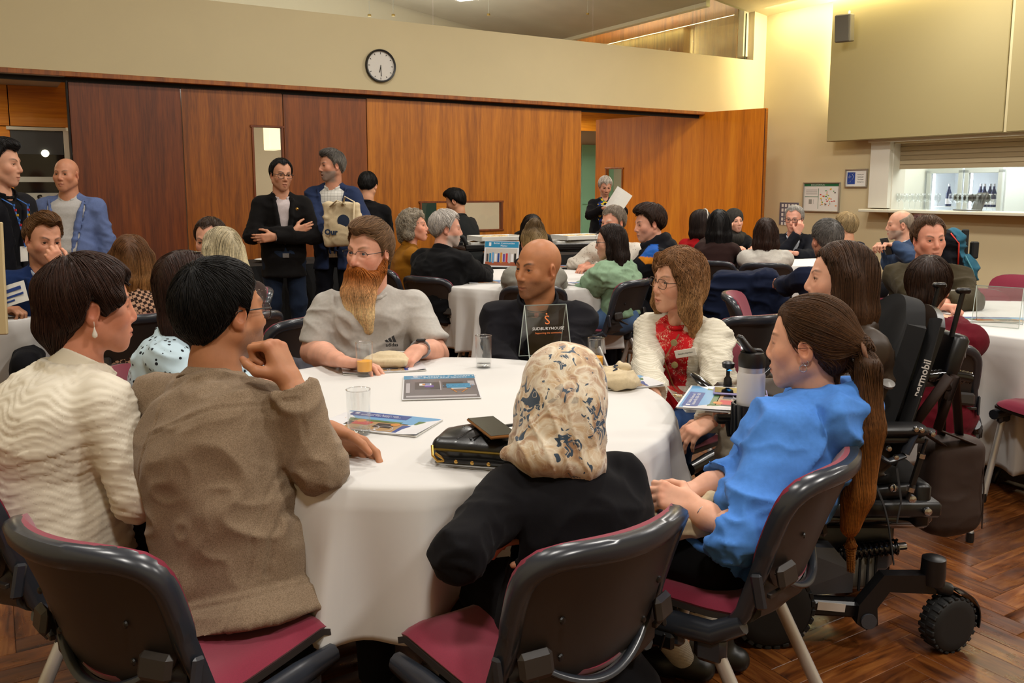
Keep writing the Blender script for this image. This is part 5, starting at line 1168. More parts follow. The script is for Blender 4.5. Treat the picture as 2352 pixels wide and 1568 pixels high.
# ------------------------------------------------------------------ garment materials
def pat_mat(name, kind, c0, c1, scale, rough=.85, c2=None, thr=.2, sheen=.1):
    if name in MATS: return MATS[name]
    m, t, b = new_mat(name); c0, c1 = lin(c0), lin(c1)
    if kind == 'dots':
        v = nd(t, 'ShaderNodeTexVoronoi'); v.inputs['Scale'].default_value = scale; v.inputs['Randomness'].default_value = .55; t.links.new(coords(t), v.inputs['Vector'])
        o = ramp(t, v.outputs['Distance'], [(thr, c1), (thr + .03, c0)])
    elif kind == 'check':
        v = nd(t, 'ShaderNodeTexChecker'); v.inputs['Scale'].default_value = scale; v.inputs[1].default_value = (*c0, 1); v.inputs[2].default_value = (*c1, 1); t.links.new(coords(t, rot=(.5, .6, .78)), v.inputs['Vector']); o = v.outputs[0]
    elif kind == 'flower':
        v = nd(t, 'ShaderNodeTexVoronoi'); v.inputs['Scale'].default_value = scale; n = nd(t, 'ShaderNodeTexNoise'); n.inputs['Scale'].default_value = scale * 1.7; n.inputs['Detail'].default_value = 1; n.inputs['Distortion'].default_value = 2.5
        c = coords(t); t.links.new(c, n.inputs['Vector']); ad = nd(t, 'ShaderNodeVectorMath', operation='MULTIPLY_ADD'); ad.inputs[1].default_value = (.05, .05, .05); t.links.new(n.outputs[1], ad.inputs[0]); t.links.new(c, ad.inputs[2]); t.links.new(ad.outputs[0], v.inputs['Vector'])
        mm = nd(t, 'ShaderNodeMath', operation='MULTIPLY'); t.links.new(v.outputs['Distance'], mm.inputs[0]); mm.inputs[1].default_value = 1; a2 = nd(t, 'ShaderNodeMath', operation='ADD'); t.links.new(mm.outputs[0], a2.inputs[0]); n3 = nd(t, 'ShaderNodeMath', operation='MULTIPLY'); n3.inputs[1].default_value = .8; t.links.new(n.outputs[0], n3.inputs[0]); t.links.new(n3.outputs[0], a2.inputs[1])
        o = ramp(t, a2.outputs[0], [(.50, c1), (.54, c0), (.70, c0), (.73, c1), (.78, c0)])
    elif kind == 'multi':
        v = nd(t, 'ShaderNodeTexVoronoi'); v.inputs['Scale'].default_value = scale; t.links.new(coords(t), v.inputs['Vector']); sp = nd(t, 'ShaderNodeSeparateColor'); t.links.new(v.outputs['Color'], sp.inputs[0])
        o = ramp(t, sp.outputs[0], [(0, c0), (.35, c1), (.55, lin(c2[0])), (.7, lin(c2[1])), (.85, lin(c2[2]))], 'CONSTANT')
    elif kind == 'knit':
        v = nd(t, 'ShaderNodeTexWave', bands_direction='Z'); v.inputs['Scale'].default_value = scale; v.inputs['Distortion'].default_value = 2; v.inputs['Detail'].default_value = 1; v.inputs['Detail Scale'].default_value = 6; t.links.new(coords(t), v.inputs['Vector']); o = ramp(t, v.outputs[0], [(0, c0), (1, c1)]); bump(t, b, v.outputs[0], .3, .002)
    elif kind == 'tweed':
        n = nd(t, 'ShaderNodeTexNoise'); n.inputs['Scale'].default_value = scale; n.inputs['Detail'].default_value = 3; t.links.new(coords(t), n.inputs['Vector']); o = ramp(t, n.outputs[0], [(.35, c0), (.65, c1)]); bump(t, b, n.outputs[0], .35, .001)
    elif kind == 'plaid':
        v = nd(t, 'ShaderNodeTexBrick'); v.offset = 0; v.inputs['Scale'].default_value = scale; v.inputs['Color1'].default_value = (*c0, 1); v.inputs['Color2'].default_value = (*c0, 1); v.inputs['Mortar'].default_value = (*c1, 1); v.inputs['Mortar Size'].default_value = .02; v.inputs['Brick Width'].default_value = .5; v.inputs['Row Height'].default_value = .4; t.links.new(coords(t, rot=(PI / 2, 0, 0)), v.inputs['Vector']); o = v.outputs[0]
    t.links.new(o, b.inputs['Base Color']); b.inputs['Roughness'].default_value = rough; b.inputs['Sheen Weight'].default_value = sheen; b.inputs['Specular IOR Level'].default_value = .2
    MATS[name] = m; return m
DOTS_BLUE = pat_mat('blue_polka_blouse', 'dots', '#bcd3df', '#10141c', 46, thr=.235); DOTS_BRN = pat_mat('brown_spot_blouse', 'dots', '#33221c', '#c8b8a4', 60, thr=.14)
HOUND = pat_mat('brown_houndstooth', 'check', '#2c1a12', '#b08a70', 62); FLORAL = pat_mat('white_print_shirt', 'dots', '#cfc8bc', '#7d7266', 50, thr=.17)
SCARF_RED = pat_mat('red_floral_scarf', 'flower', '#c0141c', '#e0c2a4', 26); MULTI = pat_mat('dark_floral_dress', 'multi', '#0b1024', '#17306e', 38, c2=('#3f7a48', '#c9a92a', '#0a0c18'))
WOOLB = pat_mat('taupe_wool', 'tweed', '#75634f', '#94806a', 420); KNITW = pat_mat('cream_knit', 'knit', '#c9c2ae', '#dcd6c6', 70); PLAID = pat_mat('white_plaid_shirt', 'plaid', '#cfcdc6', '#8d8d86', 18)
QUILT = attr_mat('white_quilt', rough=.6, var=.02, vscale=50, bmp=.1, bscale=500); LEATH = attr_mat('matte_jacket', rough=.5, spec=.4, var=.1, vscale=20, bmp=.2, bscale=300)
HIJABM = None
def hijab_mat():
    m, t, b = new_mat('floral_headscarf'); c = coords(t)
    n = nd(t, 'ShaderNodeTexNoise'); n.inputs['Scale'].default_value = 16; n.inputs['Detail'].default_value = 3; n.inputs['Distortion'].default_value = 1.4; t.links.new(c, n.inputs['Vector'])
    base = ramp(t, n.outputs[0], [(.34, lin('#a5805f')), (.44, lin('#c9ae8a')), (.54, lin('#ded3bc')), (.66, lin('#b8987a'))])
    wv = nd(t, 'ShaderNodeTexNoise'); wv.inputs['Scale'].default_value = 26; wv.inputs['Detail'].default_value = 0; wv.inputs['Distortion'].default_value = 2.2; t.links.new(c, wv.inputs['Vector'])
    scroll = ramp(t, wv.outputs[0], [(.480, (0, 0, 0)), (.492, (1, 1, 1)), (.510, (1, 1, 1)), (.522, (0, 0, 0))])
    m1 = nd(t, 'ShaderNodeMix', data_type='RGBA'); t.links.new(base, m1.inputs[6]); m1.inputs[7].default_value = (*lin('#ece4d4'), 1); sc = nd(t, 'ShaderNodeMath', operation='MULTIPLY'); sc.inputs[1].default_value = .5; t.links.new(scroll, sc.inputs[0]); t.links.new(sc.outputs[0], m1.inputs[0])
    v = nd(t, 'ShaderNodeTexVoronoi'); v.inputs['Scale'].default_value = 15.5; v.inputs['Randomness'].default_value = 1; ad = nd(t, 'ShaderNodeVectorMath', operation='MULTIPLY_ADD'); ad.inputs[1].default_value = (.10, .10, .10); t.links.new(wv.outputs[1], ad.inputs[0]); t.links.new(c, ad.inputs[2]); t.links.new(ad.outputs[0], v.inputs['Vector'])
    dm = ramp(t, v.outputs['Distance'], [(.37, (1, 1, 1)), (.39, (0, 0, 0))]); sp = nd(t, 'ShaderNodeSeparateColor'); t.links.new(v.outputs['Color'], sp.inputs[0]); pk = ramp(t, sp.outputs[0], [(.58, (0, 0, 0)), (.59, (1, 1, 1))])
    mk = nd(t, 'ShaderNodeMath', operation='MULTIPLY'); t.links.new(dm, mk.inputs[0]); t.links.new(pk, mk.inputs[1]); ns = nd(t, 'ShaderNodeMath', operation='SUBTRACT'); ns.use_clamp = True; t.links.new(mk.outputs[0], ns.inputs[0]); t.links.new(scroll, ns.inputs[1])
    m2 = nd(t, 'ShaderNodeMix', data_type='RGBA'); t.links.new(ns.outputs[0], m2.inputs[0]); t.links.new(m1.outputs[2], m2.inputs[6]); m2.inputs[7].default_value = (*lin('#31475c'), 1); t.links.new(m2.outputs[2], b.inputs['Base Color'])
    b.inputs['Roughness'].default_value = .6; b.inputs['Sheen Weight'].default_value = .3; return m
HIJABM = hijab_mat()
GL_BLK = plain('glasses_black', '#0c0c0e', .3); GL_MET = plain('glasses_metal', '#5a4a3e', .3, .8); GOLD = plain('gold_metal', '#c9a25a', .25, 1.0); SILV = plain('silver_metal', '#c4c4c8', .2, 1.0)
def band(pts_r, r, n=8): m = MB(); m.tube(pts_r, r, n); return m
def on_body(cx, t, x, d=0.0, bd=1.0):
    """a point on the chest: t up the spine, x to the person's right, d in front of the axis"""
    return cx['pel'] + cx['ax'] * cx['L'] * t + cx['rt'] * x + cx['axf'] * d - cx['off']
def name_tag(cx, t, x, d, s1, w_=.075, h_=.032, tilt=0.0, par=None):
    p_ = on_body(cx, t, x, d); f = nrm(cx['axf'] + cx['rt'] * x * 1.5); X = nrm(np.cross(cx['ax'], f)); X = -X if X @ cx['rt'] > 0 else X
    Mt = frame(p_, X * math.cos(tilt) + cx['ax'] * math.sin(tilt), cx['ax']); m = MB(); m.box((0, 0, 0), (w_, h_, .003), bev=.002); m.v = (np.array(m.v) @ Mt[:3, :3].T + Mt[:3, 3]).tolist()
    o = m.build('name_badge', plain('badge_white', '#dedbd2', .4), par or cx['root'])
    if s1:
        M2 = Mt.copy(); M2[:3, 3] = Mt[:3, 3] + Mt[:3, 2] * .0018; text_mesh('lettering', s1, .0085, INK, o, M2, ext=.0002)
    return o
def straight_locks(L, r=.028, front=True, w_=.07, y0=-.085, fl=0.0):
    a = [([(x, y0 + abs(x) * .75, .02), (x * 1.12, y0 - .01 + abs(x) * .7, -.10), (x * (1.05 + fl), y0 + .0 + abs(x) * .55, -L)], [r, r, r * .55]) for x in np.linspace(-w_, w_, 5)]
    if front: a += [([(s_ * .066, .0, .03), (s_ * .080, .012, -.06), (s_ * .078, .01, -min(L, .24))], [.018, .020, .012]) for s_ in (-1, 1)]
    return a
# ------------------------------------------------------------------ the nine people round the foreground table
def quilt_shape(V, N, cx):
    r = (V - cx['N']) @ cx['rt']; z = V[:, 2] * 1.0; an = np.arctan2((V - cx['N']) @ cx['fw'], r) * .17
    w1 = np.sin((z + .16 * an + .012 * np.sin(an * 60)) * 2 * PI / .034); w2 = np.sin((z - .35 * an) * 2 * PI / .075)
    return V + N * (.0045 * (np.abs(w1) ** .7 - .5) + .0022 * np.abs(w2))[:, None]
tbl = lambda u, v, z=.775: PZ(u, v, z)
A1 = person('older woman with short dark brown hair in a white quilted jacket and pearl earring', (212, 706, 2.14), 138, 124, 4, 0, 12, fem=1, res='h', skin='#c07f62', key='A1', bw=1.24, bd=1.25, belly=.06, slouch=.05,
    pr=dict(fat=.8, lip='#a85a50', brow='#3a251a', blush=.7), hair=dict(style='crop', col='#2a160d', th=.024, line='crop', strands=6000, whorl=(0, -.06, .12), seg=8, step=.010, lump=.006, fluff=.005, sr=.0008, minus=[], locks=[([(-.05, .045, .085), (-.078, .045, .035), (-.082, .02, -.02)], [.016, .016, .008]), ([(.05, .045, .085), (.078, .045, .035), (.082, .018, .0)], [.016, .016, .008]), ([(0, -.09, .05), (0, -.085, -.05), (0, -.075, -.10)], [.05, .05, .03])]),
    top=dict(name='quilted_jacket', col='#ded6c4', infl=.020, mat=QUILT, fold=.004, collar='stand', ch=.05, res=.0065, shape=quilt_shape, hem=-.14, seed=2), arms=dict(r=dict(to=V3(-.80, 2.12, .68), pole=(.6, -.5, -.9)), l=dict(to=V3(-.84, 2.34, .68), pole=(.4, -.5, -1))))
m = MB(); c = on_head(A1, [(.084, -.006, -.05)])[0]; m.lathe([(0, -.020), (.006, -.016), (.0065, -.010), (.003, .0), (.001, .008), (0, .009)], c, 12); m.tube([c + (0, 0, .008), c + (0, 0, .022)], .0008, 6); m.build('pearl_earring', plain('pearl', '#e4ddd2', .15), A1['root'], smooth=True)
A2 = person('woman with long dark hair and a hair clip in a pale blue polka dot blouse', (434, 660, 2.80), 100, 146, -4, 4, 10, fem=1, res='h', skin='#cf9a80', key='A2',
    hair=dict(style='long', col='#2b170f', line='long', strands=6000, seg=22, step=.022, part=.01, locks=straight_locks(.46, .032), sr=.0009, fluff=.003), top=dict(name='polka_dot_blouse', infl=.012, mat=DOTS_BLUE, fold=.009, res=.007, collar='crew', cuffr=.004), arms=dict(r=dict(to=tbl(592, 872), pose='relaxed', fd=(.85, -.3, -.05), pole=(.7, -.6, -.8)), l=dict(to=tbl(628, 858), pose='curled', fd=(.6, -.7, -.1))))
m = MB(); q = on_head(A2, [(.045, .015, .122), (.02, .05, .117), (-.005, .062, .110)]); m.tube(q, [.004, .006, .003], 6, flat=.4); m.tube(on_head(A2, [(.03, .03, .124), (.034, .026, .085), (.036, .022, .06)]), [.003, .0025, .004], 6); m.build('hair_clip', SILV, A2['root'])
def wool_seams(V, N, cx):
    ax, L = cx['ax'], cx['L']; q = V - cx['pel']; t = (q @ ax) / L; x = q @ cx['rt']; y = q @ cx['axf']; d = np.zeros(len(V)); back = y < .02
    def groove(s_, w_=.0035): return -.0035 * np.exp(-(s_ / w_) ** 2) + .0015 * np.exp(-((s_ - .007) / .004) ** 2)
    d += groove((t - .80 + .25 * np.abs(x)) * L) * back * (np.abs(x) < .17) + groove(np.abs(x) - .165 - .10 * np.clip(.8 - t, 0, 1)) * (t > .52)
    d += groove(x - .125) * back * (t < .5) + groove((t + .20) * L) * (t < 0)
    pk = np.exp(-((x - .155) / .004) ** 2) * ((t > -.12) & (t < .22)); d -= .008 * pk
    return V + N * d[:, None]
A3 = person('man with short black hair and glasses in a taupe wool jacket, chin on his fist', (515, 722, 2.06), 158, 141, 2, 6, 14, side=-20, res='h', skin='#a8714f', key='A3', bw=1.12, bd=1.15,
    pr=dict(stubble=.45, stubc='#2a1d18', brow='#100c0a', blush=.25, iris='#1c120c'), hair=dict(style='short', col='#0c0a0a', th=.017, strands=9000, whorl=(.01, -.075, .10), seg=6, step=.0065, lift=.45, hug=.4, fluff=.004, lump=.002, sr=.0007),
    top=dict(name='wool_jacket', col='#7d6753', mat=WOOLB, infl=.016, fold=.009, collar='shirt', gap=.7, res=.0065, hem=-.34, flare=.045, seed=4, cuff=.035, cuffr=.006, shape=wool_seams), legs=dict(col='#17171c'), arms=dict(r=dict(to=P(668, 872, 1.90), el=P(735, 1062, 1.86), pose='fist', tc=80, fd=(-.45, .15, .9), bn=(.85, -.35, .4)), l=dict(to=P(752, 985, 2.02), fd=(.75, .2, -.5), bn=(.3, .9, .5), pose='relaxed')))
glasses(A3, GL_BLK, r=.0016, w=.026, hgt=.019)
beard = [([(x, .050 + .03 * (1 - (x / .06) ** 2), -.088), (x * 1.0, .078 + .012 * (1 - (x / .06) ** 2), -.15), (x * .88, .080, -.24), (x * .92, .074, -.318 + abs(x) * .3)], [.019, .021, .017, .007]) for x in (-.052, -.035, -.018, 0, .018, .035, .052)] + [([(s_ * .0745, .004, -.025), (s_ * .070, .018, -.066), (s_ * .056, .042, -.10)], [.006, .012, .020]) for s_ in (-1, 1)] + [([(-.034, .081, -.084), (-.020, .096, -.060), (0, .1015, -.0535), (.020, .096, -.060), (.034, .081, -.084)], [.007, .0065, .0045, .0065, .007])]
A4 = person('bearded man with glasses and a long ginger beard in a pale grey tee', (848, 578, 3.46), 8, -27, 5, 3, 7, res='h', skin='#cf967c', key='A4', bw=1.12, bd=1.12, belly=.04, armr=1.02, slouch=.03,
    pr=dict(blush=.85, brow='#7a5636', iris='#4a5a66', lip='#a0584c', nose=1.08, open=.25), hair=[dict(style='short', col='#6a4f36', th=.010, top=.006, strands=7000, whorl=(0, -.08, .10), flow=(.1, .8, .1), seg=6, step=.008, lift=.6, hug=.5, sr=.0007, lump=.002),
      dict(name='beard', style='none', line='short', col='#96561f', col2='#d8b88a', gtop=-.085, glen=.14, th=-.09, strands=11000, seg=14, step=.014, locks=beard, flow=(0, .0, -1), wave=.22, lump=.007, freq=30, sr=.0008, hug=.5, fluff=.006, part=0)],
    top=dict(name='tee_shirt', col='#b4b0aa', infl=.010, sleeve='short', flares=.010, slen=.70, collar='crew', fold=.010, res=.007, seed=6, neckhole=None), arms=dict(r=dict(to=tbl(782, 828, .785), el=P(718, 808, 3.42), bare=1, rr=(.031, .050, .056), pose='rest', fd=(.97, -.10, -.08), bn=(.1, .2, 1)), l=dict(to=tbl(960, 800, .80), el=P(1003, 815, 3.40), bare=1, rr=(.031, .050, .056), pose='grip', fd=(-.45, -.75, -.42), bn=(-.1, -.3, .8))))
glasses(A4, GL_BLK, r=.0012, w=.026, hgt=.0165, rimless_low=True)
A5 = person('bald man with a cord necklace in a black soft shell jacket', (1235, 617, 3.50), -6, -47, 3, 2, 6, res='h', skin='#a86e48', key='A5', bw=1.08, pr=dict(stubble=.42, stubc='#3a2a20', brow='#1a120e', blush=.25, jaw=1.06, nose=1.05, lip='#7c463a', iris='#20140e'),
    inner=dict(name='black_tee', col='#0d0d10', infl=.006, collar='crew', sleeve='none', fold=.003), top=dict(name='jacket', col='#16151a', infl=.020, fold=.010, collar='stand', ch=.075, gap=.7, vcut=(.05, .78), res=.0075, seed=8), arms=dict(r=dict(to=('b', .06, .30, .66)), l=dict(to=('b', .06, .32, .66))))
m = MB(); nd2 = nrm(A5['C'] - V3(0, 0, .08) - A5['N']); q = []
for t in np.linspace(-1.9, 1.9, 17): q.append(A5['N'] + nd2 * .030 * (1 - math.cos(t)) * .6 + V3(0, 0, -.002) + (A5['fw'] * math.cos(t) * .082 + A5['rt'] * math.sin(t) * .066) - A5['off'])
m.tube(q, .0022, 6); cd_ = m.build('cord_necklace', BLKM, A5['root'], smooth=True); m = MB(); c = q[8] + A5['fw'] * .004 - V3(0, 0, .012); m.lathe([(0, -.003), (.009, -.003), (.010, 0), (0, .003)], c, 14, R=rotx(PI / 2)); m.build('pendant', plain('copper_pendant', '#8a3c22', .35, .3), cd_)
m = MB(); c = on_body(A5, .72, .16, .15); m.box(c, (.006, .006, .03)); m.build('zip_pull', SILV, A5['root'])
def cable_shape(V, N, cx):
    J = cx['J']['l']; d = np.abs(((V - J[0]) @ cx['fw'])); w_ = np.exp(-(d / .05) ** 2) * (((V - cx['N']) @ cx['rt']) < -.12); return V + N * (.0035 * w_ * np.sin(V[:, 2] * 2 * PI / .045) * np.sign(np.sin(d * 60)) + .0012 * np.sin(V[:, 2] * 2 * PI / .012))[:, None]
wavy = dict(style='bob', line='bob', col='#7a5636', col2='#a07a50', gtop=.04, glen=.2, th=.016, strands=9000, seg=20, step=.013, part=-.02, wave=.9, lump=.005, freq=22, sr=.0008, fluff=.008, locks=[([(x * (1 + .35 * t) + .013 * math.sin(7 * t + x * 60), (-.085 + abs(x) * .9) * (1 - .1 * t) + .012 * math.cos(8 * t + x * 45), .05 - .25 * t) for t in np.linspace(0, 1, 7)], [.032, .032, .028, .026, .024, .020, .010], .010) for x in np.linspace(-.085, .085, 7)] + [([(s_ * (.055 + .045 * math.sin(1.5 * t) + .010 * math.sin(8 * t + s_)), .040 - .03 * t + .010 * math.cos(7 * t), .095 - .24 * t) for t in np.linspace(0, 1, 7)], [.014, .022, .024, .024, .022, .018, .008], .010) for s_ in (-1, 1)])
A6 = person('woman with wavy blonde-brown hair and glasses in a cream cardigan and red patterned scarf', (1556, 646, 3.24), -42, -66, 2, 4, 6, fem=1, res='h', skin='#d09a7c', key='A6', bw=1.06, bd=1.08, belly=.03, pr=dict(fat=.4, lip='#a8584c', brow='#7a5a40', blush=.6), hair=wavy,
    inner=dict(name='red_patterned_scarf', mat=SCARF_RED, infl=.008, sleeve='none', fold=.010, collar='crew', res=.007, hem=-.1), top=dict(name='cardigan', mat=KNITW, infl=.018, fold=.010, vcut=(.085, -.2), vmin=.035, collar=None, res=.007, shape=cable_shape, cuffr=.01, hem=-.22, seed=9), legs=dict(col='#27406a'),
    arms=dict(r=dict(to=P(1500, 905, 2.90), fd=(-.3, -.8, -.5), pole=(1, -.2, -.6)), l=dict(to=P(1632, 965, 2.82), fd=(-.8, -.3, -.4), bn=(0, -.4, .9), pole=(.9, -.3, -.9))))
glasses(A6, GL_MET, r=.0013, w=.026, hgt=.019)
name_tag(A6, .80, -.105, .150, 'Natasha Harrison', .085, .03, tilt=.25)
for t in (.90, .66): m = MB(); c = on_body(A6, t, -.062, .158); m.lathe([(0, .005), (.012, .004), (.013, -.003)], c, 14, R=rotz(math.radians(-38)) @ rotx(PI / 2)); m.build('button', plain('horn_button', '#8a7a4e', .3), A6['root'])
m = MB(); m.tube([on_body(A6, .95, -.05, .10), on_body(A6, .7, -.02, .165), on_body(A6, .35, -.085, .185), on_body(A6, .1, -.15, .16)], .006, 6, flat=.4); m.build('bag_strap', plain('tan_leather', '#7a451f', .5), A6['root'])
A7 = person('young woman with long straight brown hair in a brown jacket in the power wheelchair', (1928, 642, 2.70), -88, -103, 0, 0, 2, fem=1, res='h', skin='#d8a184', key='A7', pelz=.60, pr=dict(lip='#a8584c', brow='#3a2418'), slouch=.01, kz=.60,
    hair=dict(style='long', col='#3a2413', col2='#5e3c20', gtop=-.05, glen=.3, line='long', strands=9000, seg=20, step=.020, part=.0, back=-.2, side=.8, locks=straight_locks(.33, .034, w_=.078), sr=.0009, fluff=.003, lump=.002), top=dict(name='jacket', col='#33261a', mat=LEATH, infl=.026, fold=.011, collar='stand', gap=.6, ch=.05, res=.0075, hem=-.2, seed=11), legs=dict(col='#aca392', r=(.092, .075, .068), fold=.012),
    arms=dict(l=dict(to=P(1742, 915, 2.52), fd=(-.9, -.2, -.1), pole=(.5, -.8, -.7), pose='relaxed'), r=dict(to=P(1770, 895, 2.86), fd=(-.9, .1, -.1))))
m = MB(); e = A7['J']['l'][0] * .25 + A7['J']['l'][1] * .75 - A7['off']; f_ = V3(0, -.072, 0); m.tube([e + f_ + (.05, 0, .06), e + f_ + (.03, -.004, 0), e + f_ + (-.01, .0, -.05)], .003, 6); m.tube([e + f_ + (.055, -.006, .07), e + f_ + (.050, -.008, .03)], .004, 6); m.build('sleeve_zip', SILV, A7['root'])
tie = (0, -.128, .000)
pony = [([(x, -.06, .05), (x * .5, -.10, .02), tie], [.03, .024, .016]) for x in (-.05, 0, .05)] + [([tie, (-.018, -.150, -.05), (-.040, -.150, -.20), (-.055, -.125, -.37), (-.060, -.105, -.46)], [.017, .028, .038, .036, .022])]
A8 = person('young woman with a long brown ponytail in a bright blue hoodie', (1856, 790, 2.10), -126, -121, 4, 0, -13, side=17, fem=1, res='h', skin='#d49c7e', key='A8', pelv=V3(.535, 2.02, .52), bw=.98, bd=.95, slouch=.04, pr=dict(lip='#a85a50', brow='#4a3020', nose=.95),
    hair=dict(style='pony', col='#422a16', col2='#84501f', gtop=-.05, glen=.42, th=.010, strands=11000, seg=22, step=.024, tie=[(tie, -.03)], flow=(0, -.05, -1), locks=pony, sr=.0008, fluff=.003, lump=.0015, part=0, hug=.7), top=dict(name='hoodie', col='#4f86d6', infl=.022, fold=.014, collar='hood', res=.007, hem=-.12, flare=.01, cuff=.10, cuffr=.012, seed=12, arm_fold=1),
    legs=dict(col='#0c0c0e', cutz=.20), feet=dict(l=PZ(1575, 1490, .085), r=PZ(1655, 1470, .085), dir=V3(-1, .4, 0)), arms=dict(l=dict(to=P(1598, 1165, 1.90), el=P(1690, 1235, 1.82), fd=(-.85, .3, .25), bn=(-.3, -.7, .7), pose='curled', rr=(.025, .036, .04)), r=dict(to=P(1590, 1130, 2.02), fd=(-.9, .05, .1), bn=(0, -.2, 1), pose='curled')))
m = MB(); c = on_head(A8, [tie])[0]; torus_pts = [on_head(A8, [(tie[0] - .006 + .031 * math.cos(t), tie[1] - .016 + .008 * math.sin(t), tie[2] - .016 + .031 * math.sin(t))])[0] for t in np.linspace(0, 2 * PI, 17)]
for k in (-1, 0, 1): m.tube([p_ + on_head(A8, [(0, -.004 * k - .002, -.006 * k)])[0] - on_head(A8, [(0, 0, 0)])[0] for p_ in torus_pts], .0032, 6, caps=False)
m.build('hair_tie', plain('tan_elastic', '#7a543c', .7), A8['root'], smooth=True)
m = MB(); c0 = V3(-.082, -.004, -.042); m.tube([on_head(A8, [c0 + (0, .009 * math.sin(t), .009 * math.cos(t) - .008)])[0] for t in np.linspace(0, 2 * PI, 15)], .0011, 6); m.tube([on_head(A8, [c0 + (0, .006 * math.sin(t) - .008, .006 * math.cos(t) + .006)])[0] for t in np.linspace(0, 2 * PI, 13)], .0009, 6); m.build('hoop_earrings', SILV, A8['root'], smooth=True)
m = MB(); W, E_ = A8['J']['l'][2], A8['J']['l'][1]; d = nrm(E_ - W); u_ = nrm(np.cross(d, (0, 0, 1))); v_ = np.cross(d, u_); m.tube([W + d * .028 - A8['off'] + u_ * .031 * math.cos(t) + v_ * .027 * math.sin(t) + d * .006 * math.sin(2 * t) for t in np.linspace(0, 2 * PI, 25)], .0016, 6); m.build('bracelet', SILV, A8['root'])
for nm in ('l', 'r'):
    an = A8['G'][nm][2]; kn = A8['G'][nm][1]; F = Field(an - .2, an + V3(.2, .2, .3), .008, .05); F.cap(an - V3(0, 0, .03), an + (kn - an) * .5, .040, .046); F.cut(lambda X, Y, Z: Z - .235 + 0 * X + 0 * Y); V, Q = F.mesh(1); mesh_np('sock', V - A8['off'], Q, pat_mat('ribbed_sock', 'knit', '#a8a49c', '#c0bcb2', 60), A8['root'])

def scarf_shape(V, N):
    d = V[:, 0] * .9 + V[:, 2] * .6 - .25 * V[:, 1]; w_ = np.clip((.02 - V[:, 2]) / .08, 0, 1); r = 1 - np.abs(np.sin(d * 52 + 1.5 * np.sin(V[:, 0] * 14) + 2 * vnoise(V * 12, 4)))
    return V + N * (.0045 * w_ * (r ** 3 - .3))[:, None]
A9 = person('woman in a cream and blue floral headscarf and black blazer, seen from behind', (1284, 912, 1.90), -158, -160, 16, -14, 10, fem=1, hs=.86, res='h', skin='#c08a68', key='A9', bw=1.0, bd=1.05, slouch=.04, side=4,
    hair=dict(name='headscarf', mat=HIJABM, style='none', line='bob', col='#ffffff', th=-.03, lump=.002, freq=9, stretch=(1, 1, 1), shape=scarf_shape, locks=[([(0, -.022, .040), (0, -.022, .030)], [.104, .104]), ([(0, -.035, .03), (0, -.052, -.03), (0, -.06, -.09), (0, -.062, -.13)], [.104, .104, .094, .088], .03), ([(0, .02, .05), (0, .03, .0)], [.088, .086], .03), ([(-.05, -.05, -.12), (-.07, -.06, -.16)], [.06, .055], .05), ([(.05, -.05, -.12), (.07, -.06, -.16)], [.06, .055], .05), ([(-.12, .0, -.165), (-.06, -.11, -.165), (.05, -.115, -.17), (.12, -.01, -.165)], [.020, .028, .028, .020], .03), ([(.07, .0, -.05), (.05, .07, -.14), (-.05, .07, -.14), (-.07, .0, -.05)], [.05, .04, .04, .05], .04)], minus=[((0, .135, 0), (.06, .05, .08))]),
    top=dict(name='blazer', col='#0f0e11', infl=.016, fold=.008, collar=None, res=.0075, hem=-.35, flare=.05, seed=13), legs=dict(name='skirt', col='#121113', skirt=1, fold=.012), arms=dict(l=dict(to=V3(-.12, 1.76, .62), el=P(1055, 1270, 1.58)), r=dict(to=V3(.10, 1.78, .62), pole=(.15, -.6, -.9))))
# ------------------------------------------------------------------ the table at the left edge
blz = lambda c, **k: dict(dict(name='blazer', col=c, infl=.018, collar='lapel', vcut=(.075, .25), fold=.007), **k)
shirt = lambda c, **k: dict(dict(name='shirt', col=c, infl=.006, collar='shirt', fold=.003), **k)
sh_hair = lambda c, n=2500, **k: dict(dict(style='short', col=c, th=.012, strands=n, whorl=(0, -.07, .11), seg=6, step=.008, lift=.7, hug=.6, sr=.0011), **k)
B1 = person('young man with swept brown hair in a navy blazer, hand at his mouth', (100, 550, 4.42), 34, 52, 14, 4, 14, res='m', skin='#c98f72', key='B1', pr=dict(stubble=.3, brow='#3a281c'), hair=sh_hair('#5a3d22', top=.02, line='high', flow=(-.6, .5, .3), th=.014), inner=shirt('#a8b4c8'), top=blz('#1c2f5a'),
    arms=dict(l=dict(to=P(142, 622, 4.16), fd=(-.35, -.1, .9), bn=(.5, -.8, .2), pose='curled', pole=(.8, .2, -1)), r=dict(to=PZ(88, 664, .79), fd=(.9, .2, 0), pose='rest')))
B2 = person('person mostly outside the left edge, holding up a leaflet', (-330, 560, 3.9), 62, 70, 10, 0, 14, res='b', key='B2', skin='#b07c5c', hair=sh_hair('#2a1c14'), top=dict(name='jumper', col='#20242c', infl=.014, collar='crew'), arms=dict(r=dict(to=PZ(-8, 710, .79), fd=(.9, .2, 0), pose='grip', pole=(.3, 0, -1)), l=dict(to=P(-60, 670, 3.9), fd=(.8, .3, .2))))
B3 = person('woman with light brown hair seen from behind in a brown houndstooth jacket', (302, 598, 4.25), -150, -160, 4, 0, 8, fem=1, res='m', key='B3', hair=dict(style='bob', col='#5a3a20', col2='#8a6238', gtop=.05, glen=.2, th=.016, strands=4000, seg=14, step=.017, locks=straight_locks(.17, .036, w_=.08, fl=.2), sr=.0012), top=dict(name='houndstooth_jacket', mat=HOUND, infl=.014, collar='crew', fold=.006))
